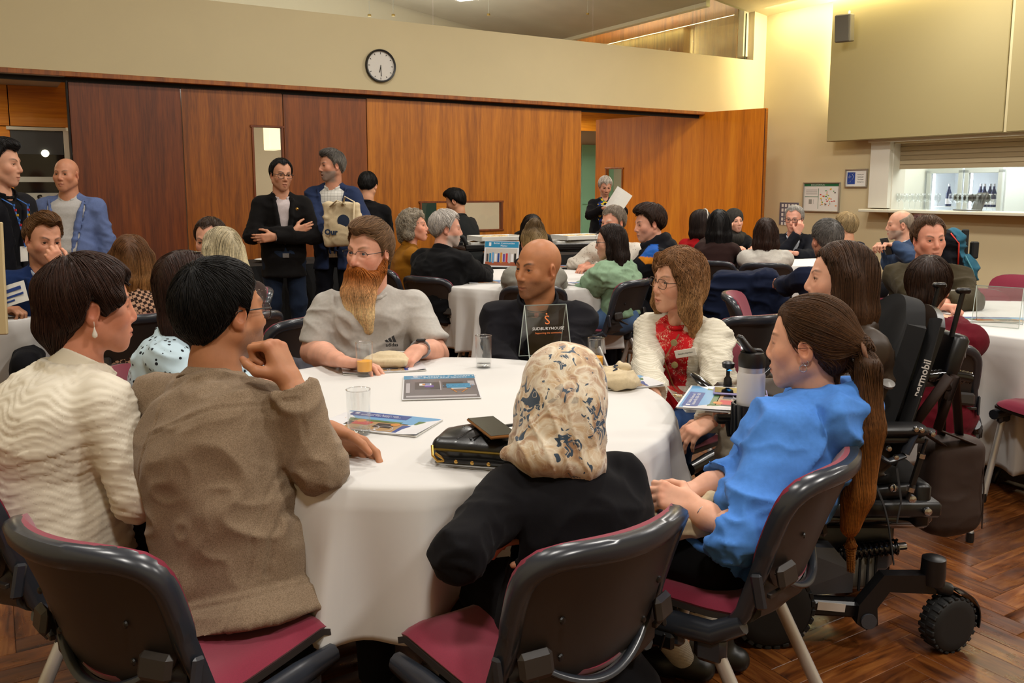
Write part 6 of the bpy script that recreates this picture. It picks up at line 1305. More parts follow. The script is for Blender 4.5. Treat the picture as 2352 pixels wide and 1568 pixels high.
B4 = person('woman with blonde-white shoulder length hair in a brown spotted blouse', (508, 580, 4.25), -132, -128, 4, 0, 8, fem=1, res='m', key='B4', bw=1.08, skin='#d2a68a', hair=dict(style='bob', col='#a89c80', col2='#c8be9c', gtop=.08, glen=.2, th=.016, strands=4500, seg=15, step=.018, locks=straight_locks(.18, .038, w_=.08, fl=.15), sr=.0012), top=dict(name='spotted_blouse', mat=DOTS_BRN, infl=.014, fold=.006, collar='crew'))
B5 = person('man with receding brown hair in a blue blazer, half hidden by the blonde woman', (483, 552, 4.95), -45, 0, 10, 0, 14, res='m', key='B5', skin='#cf987c', hair=sh_hair('#3a2a1e', line='high'), inner=shirt('#c0c4cc'), top=blz('#23305a'))
# ------------------------------------------------------------------ the people standing
C1 = person('young man with black hair and a lanyard in a dark jacket at the left edge', (2, 376, 4.75), 78, 96, 6, 0, 2, sit=False, res='m', key='C1', skin='#c99478', hair=sh_hair('#100c0c', top=.012), inner=dict(name='black_tee', col='#101014', infl=.006, collar='crew', sleeve='none'), top=dict(name='jacket', col='#131318', infl=.018, collar='stand', vcut=(.05, .5), vmin=.02, hem=-.22), legs=dict(col='#121216'), arms=dict(r=dict(to=('b', .20, .12, .85)), l=dict(to=('b', .20, .14, .85))))
LAN = [plain('lanyard_' + n_, c_, .6) for n_, c_ in (('blue', '#2a5fa8'), ('red', '#b02030'), ('yellow', '#c8a024'))]; lan = None
for sd in (-1, 1):
    q = [C1['N'] - C1['off'] + C1['rt'] * sd * .055 + V3(0, 0, .015)] + [on_body(C1, t, sd * .055 * (t - .42) / .5, .125 + .035 * math.sin(t * 3)) for t in (.9, .75, .6, .42)]
    m = MB(); m.tube(q, .006, 6, flat=.35); l_ = m.build('lanyard', LAN[0], C1['root'])
    for k in range(8): m = MB(); i = k / 8 * 3; j = int(i) + 1; c = q[j] * (1 - (i % 1)) + q[min(j + 1, 4)] * (i % 1) + C1['axf'] * .004; m.box(c, (.010, .008, .012)); m.build('lanyard_dot', LAN[k % 3], l_)
name_tag(C1, .34, 0, .148, '', .055, .085)
C2 = person('bald man in a light blue blazer standing with his hands on his hips', (152, 402, 6.35), 10, 2, 0, 0, 0, sit=False, res='m', key='C2', skin='#b87e60', belly=.05, bw=1.08, bd=1.1, pr=dict(fat=.6, brow='#6a5040', jaw=1.05), inner=shirt('#b4b2b0'), top=blz('#5f6f9a', vcut=(.105, -.1), vmin=.045, hem=-.30), legs=dict(col='#101014'), arms=dict(l=dict(to=('b', .21, .03, .92), pole=(1, -.35, .1), fd=(-.6, -.2, -.7)), r=dict(to=('b', .21, .03, .92), pole=(1, -.6, .2), fd=(.6, -.2, -.7))))
c3 = P(646, 402, 6.85); f3 = fdir(22); r3 = np.cross(f3, V3(0, 0, 1)); n3 = c3 - V3(0, 0, .172) - f3 * .03
C3 = person('man with dark hair and black glasses in a black blazer with arms crossed', (646, 402, 6.85), 22, 34, 6, 3, 0, sit=False, res='m', key='C3', skin='#b88264', pr=dict(fat=.2, brow='#1a1412', open=.2), hair=sh_hair('#120e0e', line='high'), inner=shirt('#c0b4b4'), top=blz('#100e0e', vcut=(.06, .1), hem=-.34), legs=dict(col='#1c2638'),
    arms=dict(r=dict(to=n3 + f3 * .17 - r3 * .07 + V3(0, 0, -.27), el=n3 + f3 * .09 + r3 * .25 + V3(0, 0, -.31), fd=-r3 + V3(0, 0, .25), bn=f3, pose='rest'), l=dict(to=n3 + f3 * .21 + r3 * .09 + V3(0, 0, -.31), el=n3 + f3 * .12 - r3 * .25 + V3(0, 0, -.32), fd=r3 + V3(0, 0, -.1), bn=f3, pose='rest')))
glasses(C3, GL_BLK, r=.002, w=.026, hgt=.018); m = MB(); m.lathe([(0, .004), (.012, 0)], on_body(C3, .80, -.10, .14), 10, R=rotx(PI / 2)); m.build('lapel_pin', GOLD, C3['root']); m = MB(); m.box(on_body(C3, .03, 0, .150), (.05, .008, .035)); m.build('belt_buckle', SILV, C3['root'])
C4 = person('tall man with grey hair in a blue blazer, laughing towards the man beside him', (762, 381, 7.1), 2, -54, 4, 0, 2, sit=False, res='m', key='C4', skin='#bd8468', pr=dict(stubble=.8, stubc='#8a8078', open=.7, brow='#3a302a', nose=1.1), hair=sh_hair('#4a4540', col2='#7a746c', gtop=.1, glen=.16, top=.01), inner=shirt('#c8c5be', mat=PLAID), top=blz('#242f4c', vcut=(.10, -.1), vmin=.035, hem=-.36), legs=dict(col='#14161e'), arms=dict(r=dict(to=P(760, 540, 6.80), fd=(.9, -.1, -.35), bn=(0, -1, .2), pose='rest', pole=(1, -.5, -.3)), l=dict(to=P(805, 545, 6.80), fd=(-.9, -.1, -.25), bn=(0, -1, .2), pose='rest', pole=(1, -.5, -.3))))
m = MB(); q = on_head(C4, [(.072, .02, .085), (.045, .05, .108), (0, .06, .118), (-.045, .05, .108), (-.072, .02, .085)]); m.tube(q, .006, 6); m.build('sunglasses', plain('sunglasses', '#2a2a2e', .1), C4['root'])
C5 = person('person with short black hair in black, turned away at the buffet', (845, 428, 7.95), 172, 175, 22, 0, 6, sit=False, res='b', key='C5', torso_s=.95, hair=sh_hair('#0e0b0a'), top=dict(name='shirt', col='#0e0d0f', infl=.014, collar='stand', ch=.03, hem=-.2), legs=dict(col='#0e0e12'))
C6 = person('waiter with black hair in a dark grey shirt bending over the buffet', (1046, 463, 8.7), -128, -105, 22, 0, 16, sit=False, res='b', key='C6', torso_s=.92, skin='#b07c5c', hair=sh_hair('#0e0b0a', top=.01), top=dict(name='shirt', col='#1d1f20', infl=.014, collar='shirt', hem=-.1), legs=dict(col='#101012'))
C7 = person('woman with grey hair in a floral dress and black cardigan reading papers in the doorway', (1390, 428, 10.75), 8, 8, 24, 0, 2, sit=False, fem=1, res='b', key='C7', skin='#c08a70', bw=1.08, hair=dict(style='crop', col='#b0a89e', th=.016, strands=1500, whorl=(0, -.06, .12), sr=.0016), inner=dict(name='floral_dress', mat=MULTI, infl=.008, collar=None, sleeve='none', hem=-.7, flare=.05), top=dict(name='cardigan', col='#101014', infl=.016, vcut=(.07, -.2), vmin=.045, collar=None, hem=-.12), legs=dict(name='skirt', mat=MULTI, skirt=1), arms=dict(r=dict(to=P(1385, 478, 10.42), fd=(.8, -.2, .3), pose='grip'), l=dict(to=P(1418, 470, 10.40), fd=(-.3, -.2, .5), pose='grip')))
name_tag(C7, .82, .03, .13, '', .09, .03)
# ------------------------------------------------------------------ the middle table
D1 = person('woman with curly silver hair in a mustard jumper, mouth open', (952, 520, 6.5), 108, 82, -4, 0, 6, fem=1, res='m', key='D1', skin='#cf9074', pr=dict(open=1.0, lip='#9a4a44', blush=.7), hair=dict(style='bob', line='crop', col='#8a8070', th=.022, curl=1.4, lump=.012, freq=42, strands=3500, seg=8, step=.010, sr=.0014, fluff=.01, locks=[([(-.07, -.03, .05), (-.08, -.03, -.06)], [.035, .04]), ([(.07, -.03, .05), (.08, -.03, -.06)], [.035, .04]), ([(0, -.09, .04), (0, -.09, -.08)], [.05, .05])]), top=dict(name='jumper', col='#8a5a14', infl=.014, collar='stand', gap=0, ch=.04, fold=.008))
D2 = person('man with white hair in a black overcoat, seen from behind', (1026, 526, 6.0), 146, 100, 4, 0, 10, res='m', key='D2', bw=1.1, bd=1.1, skin='#c89078', pr=dict(stubble=.8, stubc='#b0a8a0', brow='#8a8078'), hair=sh_hair('#a8a29c', 4000, th=.018), top=dict(name='overcoat', col='#0d0d0f', infl=.026, collar='stand', ch=.05, gap=.9, fold=.010, hem=-.2))
D3 = person('woman with a blonde bun in a light grey jacket, seen from behind', (1226, 560, 5.5), 178, -172, 6, 0, 12, fem=1, res='m', key='D3', hair=dict(style='pony', col='#5e4a30', col2='#9a8258', gtop=.10, glen=.1, th=.012, strands=3500, seg=10, step=.012, sr=.0012, locks=[([(-.03, -.05, .115), (.0, -.06, .135), (.03, -.05, .115)], [.032, .034, .03]), ([(0, -.07, .0), (0, -.075, -.10)], [.06, .045])]), top=dict(name='jacket', col='#87857c', infl=.020, collar='stand', ch=.04, fold=.010))
glasses(D3, GL_BLK, r=.0018, w=.027, hgt=.02, lens=False)
D4 = person('dark-haired woman half hidden behind the blonde bun', (1222, 525, 7.35), 2, 4, 10, 0, 6, fem=1, res='b', key='D4', skin='#c99a80', hair=dict(style='long', col='#1a110d', th=.010, strands=1500, seg=10, step=.02, locks=straight_locks(.2, .03)), top=dict(name='black_top', col='#131216', infl=.012, collar='crew'))
D5 = person('grey-haired man in a white patterned shirt leaning on the table', (1408, 511, 6.75), -28, -48, 8, 0, 12, res='m', key='D5', bw=1.1, belly=.03, skin='#c58a70', pr=dict(brow='#c0b4a4', fat=.3, blush=.7), hair=sh_hair('#75695c', 3500, th=.014), top=dict(name='patterned_shirt', mat=FLORAL, infl=.014, collar='shirt', fold=.008), arms=dict(r=dict(to=tbl(1352, 607, .79), fd=(-.7, -.6, -.1), pole=(.9, -.2, -.6), pose='curled'), l=dict(to=tbl(1364, 612, .79), fd=(-.9, -.2, -.1))))
D6 = person('woman with long dark hair and glasses in a green off-shoulder top and jeans', (1402, 556, 5.75), -128, -98, 6, 0, 6, fem=1, res='m', key='D6', skin='#cf9a80', hair=dict(style='long', col='#1f130e', th=.010, strands=4000, seg=18, step=.022, wave=.3, locks=straight_locks(.34, .034, fl=.2), sr=.0012), top=[dict(name='green_top', col='#7a967a', infl=.014, fold=.010, collar=None, hem=.06, res=.010), dict(name='shoulder_frill', col='#84a084', infl=.034, sleeve='short', slen=.45, hem=.60, collar=None, fold=.016, ffreq=1.6)], legs=dict(col='#4a6488'), arms=dict(l=dict(to=('b', .10, .34, .64)), r=dict(to=('b', .08, .36, .70))))
glasses(D6, GL_BLK, r=.0018, w=.026, hgt=.02)
def hoodie_paint(V, c, cx):
    x = (V - cx['N']) @ cx['fw']; z = V[:, 2] - cx['N'][2]; s_ = -((V - cx['N']) @ cx['rt']); d = np.linalg.norm(V - cx['J']['l'][0], axis=1)
    b_ = (d < .115) & (z > -.045); o_ = (d < .115) & (z <= -.045) & (z > -.095) & (x > -.05); c[b_ & (x > -.03)] = lin('#2458a8'); c[o_] = lin('#c87a1c'); return c
D7 = person('young man with thick brown hair in a black hoodie with blue and orange shoulders', (1490, 514, 6.1), -100, -76, 10, 0, 10, res='m', key='D7', bw=1.12, bd=1.1, skin='#cf947a', pr=dict(fat=.4, brow='#2c1e16'), hair=sh_hair('#2c1a10', 4500, th=.024, top=.014, fluff=.006), top=dict(name='hoodie', col='#101116', infl=.024, collar='hood', fold=.009, paint=hoodie_paint))
# ------------------------------------------------------------------ the far table below the posters
lh = lambda c, L=.30, **k: dict(dict(style='long', col=c, th=.012, strands=2500, seg=14, step=.022, locks=straight_locks(L, .034), sr=.0014), **k)
E1 = person('woman with dark hair and a pale headband in a red jumper', (1612, 512, 7.9), 140, 108, 2, 0, 6, fem=1, res='b', key='E1', skin='#cf9c84', hair=lh('#1c100c', .2), top=dict(name='jumper', col='#9a0f16', infl=.014, collar='stand', ch=.03, gap=0))
m = MB(); m.tube(on_head(E1, [(.084, .0, .02), (.076, .015, .08), (.04, .025, .125), (0, .028, .138), (-.04, .025, .125), (-.076, .015, .08), (-.084, 0, .02)]), .007, 6); m.build('headband', plain('headband_silver', '#b8b4ac', .4), E1['root'])
E2 = person('woman with long black hair in a dark brown jumper, seen from behind', (1652, 515, 7.3), 150, 165, 6, 0, 8, fem=1, res='b', key='E2', hair=lh('#0c090a', .30), top=dict(name='jumper', col='#2a1a18', infl=.014, collar='crew'), legs=dict(col='#3a5078'), arms=dict(l=dict(to=('b', .02, .22, 1.02), fd=(.2, .2, 1), pose='curled')))
E3 = person('young woman in a dark grey headscarf facing the room', (1688, 508, 9.1), 4, 14, 2, -6, 4, fem=1, res='b', key='E3', skin='#c49078', hair=dict(name='headscarf', style='none', line='bob', col='#34322f', th=-.03, lump=.003, freq=12, mat=CLOTH, locks=[([(0, -.02, .045), (0, -.02, .030)], [.104, .104]), ([(0, -.03, .0), (0, -.04, -.10)], [.092, .085], .03), ([(-.09, 0, -.17), (0, .05, -.18), (.09, 0, -.17)], [.04, .05, .04], .03), ([(0, -.06, -.17), (0, .03, -.22)], [.07, .07], .04)], minus=[((0, .10, -.018), (.050, .062, .078))]), top=dict(name='black_top', col='#101013', infl=.014, collar=None))
E4 = person('woman with long wavy brown hair in a white sweatshirt, seen from behind', (1758, 535, 7.1), 168, 172, 6, 0, 8, fem=1, res='b', key='E4', bw=1.1, hair=lh('#28160e', .26, wave=.5, lump=.006), top=dict(name='sweatshirt', col='#b4b0a8', infl=.024, collar='crew', fold=.010))
c5 = P(1824, 503, 8.3); f5 = fdir(-24)
E5 = person('old man with grey hair and glasses in a dark suit, chin in his hand', (1824, 503, 8.3), -24, -34, 8, 0, 6, res='b', key='E5', skin='#bd8670', pr=dict(brow='#6a625c'), hair=sh_hair('#8a8680', line='high'), inner=shirt('#b8bcc4'), top=blz('#10121a'), arms=dict(r=dict(to=c5 + f5 * .13 + V3(.05, 0, -.135), fd=(.3, -.1, .85), bn=(0, -1, 0), pose='curled', pole=(.5, .3, -1)), l=dict(to=('b', .06, .33, .79))))
glasses(E5, GL_BLK, r=.0022, w=.026, hgt=.017)
E6 = person('person with short sandy-grey hair turned away near the posters', (1941, 520, 8.5), -150, -140, 6, 0, 8, res='b', key='E6', hair=dict(style='crop', col='#8a7654', th=.022, strands=2500, whorl=(0, -.07, .11), sr=.0014, lump=.005), top=dict(name='navy_top', col='#161c2c', infl=.012, collar='crew'))
E7 = person('man with cropped grey hair in a navy jumper, seen from behind', (1898, 552, 5.25), -165, -172, 8, 0, 14, res='m', key='E7', bw=1.14, bd=1.12, belly=.03, skin='#b8826a', hair=dict(style='short', col='#4c4946', th=.012, strands=5000, whorl=(0, -.09, .09), seg=5, step=.006, lift=.5, hug=.4, sr=.0010, col2='#7a7570', gtop=.12, glen=.2), top=dict(name='jumper', col='#141b30', infl=.016, collar='shirt', fold=.007), legs=dict(col='#1c2436'))
# ------------------------------------------------------------------ the table at the right edge
F1 = person('bald man with a grey beard in a blue suit holding a phone', (2066, 517, 7.3), -112, -100, 4, 0, 8, res='m', key='F1', skin='#c08c72', pr=dict(stubble=.7, stubc='#a89c90', brow='#8a7260'), hair=dict(style='short', line='high', col='#8a7c6c', th=.003, strands=0, top=0, minus=[((0, .03, .10), (.09, .11, .085))]), inner=shirt('#b0b4bc'), top=blz('#32435f'), arms=dict(l=dict(to=P(2052, 562, 7.05), fd=(-.8, -.2, .1), pose='grip', pole=(.5, -.8, -.6)), r=dict(to=P(2040, 560, 7.3), fd=(-.8, 0, 0), pose='grip')))
F2 = person('person with dark red hair hidden behind the man in the blue suit', (2110, 525, 8.2), -40, -40, 4, 0, 6, fem=1, res='b', key='F2', hair=dict(style='crop', col='#3a0f0e', th=.026, strands=1500, lump=.006, whorl=(0, -.05, .12), sr=.0014), top=dict(name='dark_top', col='#14141a', infl=.014, collar='crew'))
F3 = person('man with brown hair in an olive jumper over a blue shirt, smiling', (2134, 549, 4.85), -26, -2, 6, -4, 12, res='m', key='F3', bw=1.02, bd=1.1, belly=.03, skin='#c98a70', pr=dict(blush=.7, brow='#4a3626', jaw=1.06, fat=.2), hair=sh_hair('#4a3320', 4000, line='high', th=.013, flow=(.7, .3, .1)), inner=shirt('#9aa8c4'), top=dict(name='jumper', col='#3a3323', infl=.020, collar='crew', vcut=(.06, .80), fold=.010), arms=dict(r=dict(to=tbl(2150, 700, .79), fd=(.6, -.7, 0), pose='curled', pole=(1, -.2, -.5)), l=dict(to=tbl(2172, 694, .79), fd=(-.8, -.5, 0), pose='curled', pole=(1, -.2, -.5))))
name_tag(F3, .78, -.13, .155, '', .07, .035)
F4 = person('person with short dark brown hair in a burgundy cardigan, seen from behind', (2132, 660, 3.55), 152, 148, 8, 0, 8, fem=1, res='m', key='F4', bw=1.15, bd=1.12, hair=dict(style='crop', col='#2a180d', th=.020, strands=4000, whorl=(0, -.06, .12), seg=8, step=.009, sr=.0010, locks=[([(0, -.09, .05), (0, -.085, -.05), (0, -.075, -.10)], [.055, .055, .035])]), top=dict(name='cardigan', col='#5a0f1c', infl=.024, collar='stand', ch=.03, fold=.009, hem=-.2))

# ------------------------------------------------------------------ chairs
chair(-.67, 1.65, 150, 'burgundy and charcoal chair under the man in the taupe wool jacket')
chair(.045, 1.66, -141, 'burgundy and charcoal chair with its back to us under the woman in the floral headscarf')
chair(.515, 2.0, -122, 'burgundy and charcoal chair under the young woman in the blue hoodie')
chair_for('A1', 'burgundy and charcoal chair under the woman in the white quilted jacket', back=.10)
chair_for('A2', 'burgundy chair under the woman in the polka dot blouse')
chair_for('A4', 'chair under the bearded man, hidden by him and the table'); chair_for('A5', 'chair under the bald man in black, hidden by him'); chair_for('A6', 'burgundy chair edge behind the woman in the cream cardigan')
for k, l in (('B1', 'chair under the young man in navy'), ('B3', 'chair under the woman in houndstooth'), ('B4', 'chair under the woman in the spotted blouse'), ('B5', 'burgundy backed chair under the man in the blue blazer'), ('D1', 'chair under the woman in mustard'), ('D2', 'black backed chair behind the man in the black overcoat'), ('D3', 'chair under the woman with the blonde bun'), ('D5', 'chair under the man in the white patterned shirt'), ('D6', 'black backed chair behind the woman in the green top'), ('D7', 'chair under the young man in the black hoodie'),
             ('E1', 'chair under the woman in the red jumper'), ('E2', 'chair under the woman with long black hair'), ('E4', 'chair under the woman in the white sweatshirt'), ('E5', 'chair under the old man in glasses'), ('E7', 'chair under the man in the navy jumper'), ('F1', 'chair under the bald man in the blue suit'), ('F3', 'chair under the man in the olive jumper'), ('F4', 'black backed chair behind the person in the burgundy cardigan')): chair_for(k, l)

# ------------------------------------------------------------------ things on the tables
TZ = .7405
def sheet_frame(corners, z):
    """picture corners top-left, top-right, bottom-right -> frame with origin at the sheet centre, width and height, lying at z"""
    a, b, c = (PZ(u, v, z) for u, v in corners); x = b - a; w_ = np.linalg.norm(x); y = b - c; h_ = np.linalg.norm(y - nrm(x) * (y @ nrm(x))); cen = (a + c) / 2
    return frame(cen, x, y), w_, h_
def thing_at(name, label, cat, M, group=None):
    o = tag(bpy.data.objects.new(name, None), label, cat, group); C.objects.link(o); o.matrix_world = Matrix(M.tolist()); return o
PRT = lambda c, n: plain('print_' + n, c, .35, coat=.2)
WHT = PRT('#d9dade', 'white'); TEAL = PRT('#1c7fa8', 'teal'); GREYP = PRT('#5d5a60', 'grey'); DGREY = PRT('#35343a', 'charcoal'); SKYP = PRT('#5f97c4', 'sky'); REDP = PRT('#b5202a', 'red'); NAVYP = PRT('#203f86', 'navy'); ORGP = PRT('#c07a28', 'orange'); TANP = PRT('#a08058', 'tan'); GRNP = PRT('#4a6a38', 'green'); PURP = PRT('#5a3a90', 'purple'); BLKP = PRT('#17171b', 'black'); LGRY = PRT('#a5a2a8', 'lightgrey')
def patch(o, name, rects, mat, z): m = MB(); [m.box((x, y, z), (a, b_, .0003), R=rotz(r[0]) if r else None) for x, y, a, b_, *r in rects]; return m.build(name, mat, o)
def booklet(M, w_, h_, label, group, curl=.004, pages=.004):
    o = thing_at('booklet', label, 'booklet', M, group)
    m = MB(); m.grid(lambda u, v: V3((u - .5) * w_, (v - .5) * h_, pages + curl * ((u - .5) ** 2 * 4) ** 2 * (1 - v)), 9, 5, thick=.0008); m.build('cover', WHT, o)
    m = MB(); m.box((0, 0, pages * .45), (w_ * .99, h_ * .985, pages * .9)); m.build('pages', PAPER, o); return o
def tx(o, s, x, y, z, size, mat, **k): return text_mesh('lettering', s, size, mat, o, frame(V3(x, y, z), (1, 0, 0), (0, 1, 0)), ext=.0002, **k)
def book_access(M, w_, h_, label, group):            # the teal-headed programme with a foyer photograph
    o = booklet(M, w_, h_, label, group, curl=.0); z = .0044
    patch(o, 'header_band', [(0, h_ * .41, w_ * .985, h_ * .16)], TEAL, z); patch(o, 'photo', [(0, -h_ * .08, w_ * .97, h_ * .80)], GREYP, z)
    tx(o, 'Story Session 2: Access to\nPlaces and Spaces', w_ * .08, h_ * .41, z + .0003, h_ * .062, WHT); patch(o, 'logo', [(-w_ * .33, h_ * .43, .014, .012), (-w_ * .33, h_ * .375, .03, .003)], WHT, z + .0002)
    patch(o, 'windows', [(-w_ * .17, h_ * .03, w_ * .34, h_ * .30), (w_ * .17, h_ * .05, w_ * .28, h_ * .24)], DGREY, z + .0002); [patch(o, 'pale_wall', [r_], LGRY, z + .0003) for r_ in [(-w_ * .43, -h_ * .05, w_ * .05, h_ * .4), (w_ * .42, h_ * .1, w_ * .09, h_ * .2), (0, -h_ * .40, w_ * .9, h_ * .06), (.0, h_ * .03, w_ * .012, h_ * .4)]]
    patch(o, 'posters', [(-w_ * .2, h_ * .08, w_ * .16, h_ * .09)], WHT, z + .0004); patch(o, 'purple_poster', [(-w_ * .15, h_ * .0, w_ * .12, h_ * .08)], PURP, z + .0005); patch(o, 'blue_poster', [(-w_ * .17, h_ * .09, w_ * .07, h_ * .05)], NAVYP, z + .0006); patch(o, 'yellow_poster', [(-w_ * .22, h_ * .08, w_ * .04, h_ * .06)], ORGP, z + .0006)
    patch(o, 'lookout_board', [(w_ * .24, h_ * .0, w_ * .32, h_ * .18)], TEAL, z + .0007); tx(o, 'LOOK OUT', w_ * .24, -.002, z + .0011, h_ * .06, SKYP); patch(o, 'board_foot', [(w_ * .24, -h_ * .115, w_ * .2, h_ * .03)], WHT, z + .0007)
    patch(o, 'easel', [(w_ * .17, -h_ * .2, .004, h_ * .16, .3), (w_ * .31, -h_ * .2, .004, h_ * .16, -.4), (w_ * .24, -h_ * .19, w_ * .18, .004)], ORGP, z + .0007); return o
def book_plan(M, w_, h_, label, group, face=True):            # the action plan with the riverside photograph
    o = booklet(M, w_, h_, label, group, curl=.006); z = .0044
    patch(o, 'sky', [(0, h_ * .23, w_ * .97, h_ * .48)], SKYP, z); patch(o, 'ground', [(-w_ * .1, -h_ * .22, w_ * .76, h_ * .46)], TANP, z); patch(o, 'water', [(w_ * .36, -h_ * .25, w_ * .24, h_ * .40)], NAVYP, z + .0001); patch(o, 'trees', [(-w_ * .38, h_ * .0, w_ * .18, h_ * .2), (w_ * .40, h_ * .12, w_ * .15, h_ * .2), (-w_ * .05, h_ * .04, w_ * .5, h_ * .08)], GRNP, z + .0002)
    patch(o, 'title_band', [(-w_ * .12, h_ * .33, w_ * .62, h_ * .22)], NAVYP, z + .0003); tx(o, 'Disability Access and\nInclusion Plan 2026 – 2031', -w_ * .10, h_ * .33, z + .0006, h_ * .066, WHT); patch(o, 'logo', [(-w_ * .37, h_ * .36, .012, .012)], WHT, z + .0005)
    m = MB()
    for x, y in ((-.06, -.06), (-.13, -.05), (.05, -.07)): m.lathe([(0, .0), (.014, .0), (.014, .0004), (0, .0004)], (x * w_ / .3, (y + .055) * h_ / .21, z + .0004), 10)
    m.build('heads', ORGP, o); patch(o, 'red_tops', [(-w_ * .16, -h_ * .13, w_ * .18, h_ * .17)], REDP, z + .0005); patch(o, 'dark_figure', [(w_ * .08, -h_ * .17, w_ * .18, h_ * .22)], BLKP, z + .0004); patch(o, 'dark_figure', [(-w_ * .28, -h_ * .18, w_ * .06, h_ * .2)], BLKP, z + .0004)
    m = MB(); [m.tube([(x * w_ + .026 * math.cos(t), -h_ * .32 + .026 * math.sin(t), z + .0006) for t in np.linspace(0, 2 * PI, 19)], .0016, 5, flat=.2) for x in (-.02, .12)]; m.build('wheel_rings', LGRY, o); return o
GB = 'event programmes and plans on the tables'
M, w_, h_ = sheet_frame(((913, 867), (1076, 863), (1121, 914)), TZ); book_access(M, w_, h_ * 1.04, 'teal-headed programme lying in the middle of the foreground table', GB)
M, w_, h_ = sheet_frame(((826, 948), (1008, 966), (950, 1002)), TZ); M[:3, 3] += M[:3, 0] * -.012; book_plan(M, w_ * 1.18, h_ * 1.1, 'blue plan booklet under the empty glass near the taupe sleeve', GB)
M, w_, h_ = sheet_frame(((800, 846), (960, 838), (958, 852)), TZ); M[:3, 3] = PZ(880, 846, TZ); book_plan(M, .30, .16, 'booklet sticking out from under the small calico bag by the bearded man', GB)
M, w_, h_ = sheet_frame(((1390, 862), (1450, 858), (1488, 888)), TZ); M[:3, 3] = PZ(1425, 880, TZ); book_plan(M, .25, .17, 'booklet under the crumpled calico bag near the red scarf woman', GB)
# glasses
OJ = plain('orange_juice', '#ffb014', .35, spec=.2)
def tumbler(u, v, label, juice=0.0, hgt=.118, r=.031):
    p_ = PZ(u, v, TZ); o = empty('tumbler', (p_[0], p_[1], TZ + .0008), label, 'glass', 'straight tumblers on the foreground table'); rb = r * .92
    m = MB(); m.lathe([(0, 0), (rb - .002, 0), (rb, .002), (r, hgt), (r - .0012, hgt + .0006), (r - .0022, hgt), (rb - .0022, .016), (0, .013)], n=32); m.build('glass', clear('tumbler_glass', tint=(.965, .97, .97), gloss=.05), o, smooth=True, auto=50)
    m = MB(); m.lathe([(r - .0024, hgt - .0006), (r + .0002, hgt - .0006), (r + .0002, hgt + .0012), (r - .0024, hgt + .0012)], n=32, closed=True); m.build('rim', clear('glass_rim', tint=(.88, .89, .9), gloss=.2), o, smooth=True)
    m = MB(); m.lathe([(0, .001), (rb - .003, .001), (rb - .0026, .013), (0, .011)], n=28); m.build('thick_base', clear('glass_base', tint=(.93, .94, .94), gloss=.12), o, smooth=True)
    if juice:
        m = MB(); k = rb + (r - rb) * juice / hgt; m.lathe([(0, .0165), (rb - .0026, .0168), (k - .0026, juice), (0, juice)], n=28); m.build('orange_juice' if juice > .02 else 'water', OJ if juice > .02 else clear('water', gloss=.1), o, smooth=True, auto=40)
    return o
tumbler(838, 862, 'tumbler half full of orange juice in front of the bearded man', .052); tumbler(1111, 843, 'empty clear tumbler standing before the bald man', .0); tumbler(825, 996, 'empty clear tumbler on the blue plan booklet near the taupe sleeve', 0, .122, .033); tumbler(1368, 850, 'tumbler half full of orange juice beside the red scarf woman', .050)
# clear A-frame sign holders
ACR = clear('acrylic', tint=(.955, .965, .96), gloss=.07); ACE = plain('acrylic_edge', '#bfcac4', .2)
def sign_holder(base, X, Y, w_, hgt, dep, label, inner):
    o = thing_at('sign_holder', label, 'sign holder', frame(base, X, Y), 'clear A-frame sign holders')
    for k, sy in ((0, -1), (1, 1)):
        m = MB(); a, b = V3(-w_ / 2, sy * dep / 2, 0), V3(w_ / 2, sy * dep / 2, 0); t = V3(0, 0, hgt) - V3(0, sy * dep / 2, 0); V = [a, b, b + t, a + t]; nn = nrm(np.cross(b - a, t)) * .0025; m.add([*V, *[q + nn for q in V]], [(0, 1, 2, 3), (7, 6, 5, 4), (0, 4, 5, 1), (1, 5, 6, 2), (2, 6, 7, 3), (3, 7, 4, 0)]); pn = m.build('pane', ACR, o)
        m = MB(); m.tube([a, b], .0018, 6); m.tube([b, b + t], .0018, 6); m.tube([a, a + t], .0018, 6); m.tube([a + t, b + t], .0022, 6); m.build('polished_edge', ACE, pn)
    if inner:
        t = nrm(V3(0, dep / 2, hgt)); Mt = frame(V3(0, -dep / 2, 0) + t * .62 * math.hypot(hgt, dep / 2) + V3(0, -.004, 0), (1, 0, 0), t); og = plain('logo_orange', '#d9701c', .4)
        for txt, y, sz, mt, sh in (('S', .028, .050, og, 0), ('SUDBURYHOUSE', -.004, .0165, plain('logo_white', '#d2cfca', .4), .2), ('Supporting the community', -.021, .0098, og, .2)):
            M2 = Mt.copy(); M2[:3, 3] += Mt[:3, 1] * y; text_mesh('lettering', txt, sz, mt, o, M2, shear=sh, bold=0)
        m = MB(); m.lathe([(0, 0), (.0035, 0), (.0035, .0006), (0, .0006)], Mt[:3, 3] + Mt[:3, 1] * .054, 10, R=Mt[:3, :3]); m.build('logo_dot', og, o)
    return o
b0 = PZ(1262, 818, TZ); sign_holder(V3(b0[0] - .02, b0[1] - .07, TZ), (1, .22, 0), (-.22, 1, 0), .165, .215, .19, 'clear acrylic sign holder with an orange S logo behind the headscarf', True)
q = PZ(2290, 745, TZ); sign_holder(V3(q[0], q[1], TZ), (.80, -.6, 0), (.6, .8, 0), .20, .185, .16, 'empty clear acrylic sign holder on the table at the right edge', False)
M, w_, h_ = sheet_frame(((2200, 728), (2352, 730), (2370, 742)), TZ); M[:3, 3] = PZ(2290, 735, TZ); book_plan(M, .46, .16, 'colourful programme under the empty sign holder at the right edge', GB)
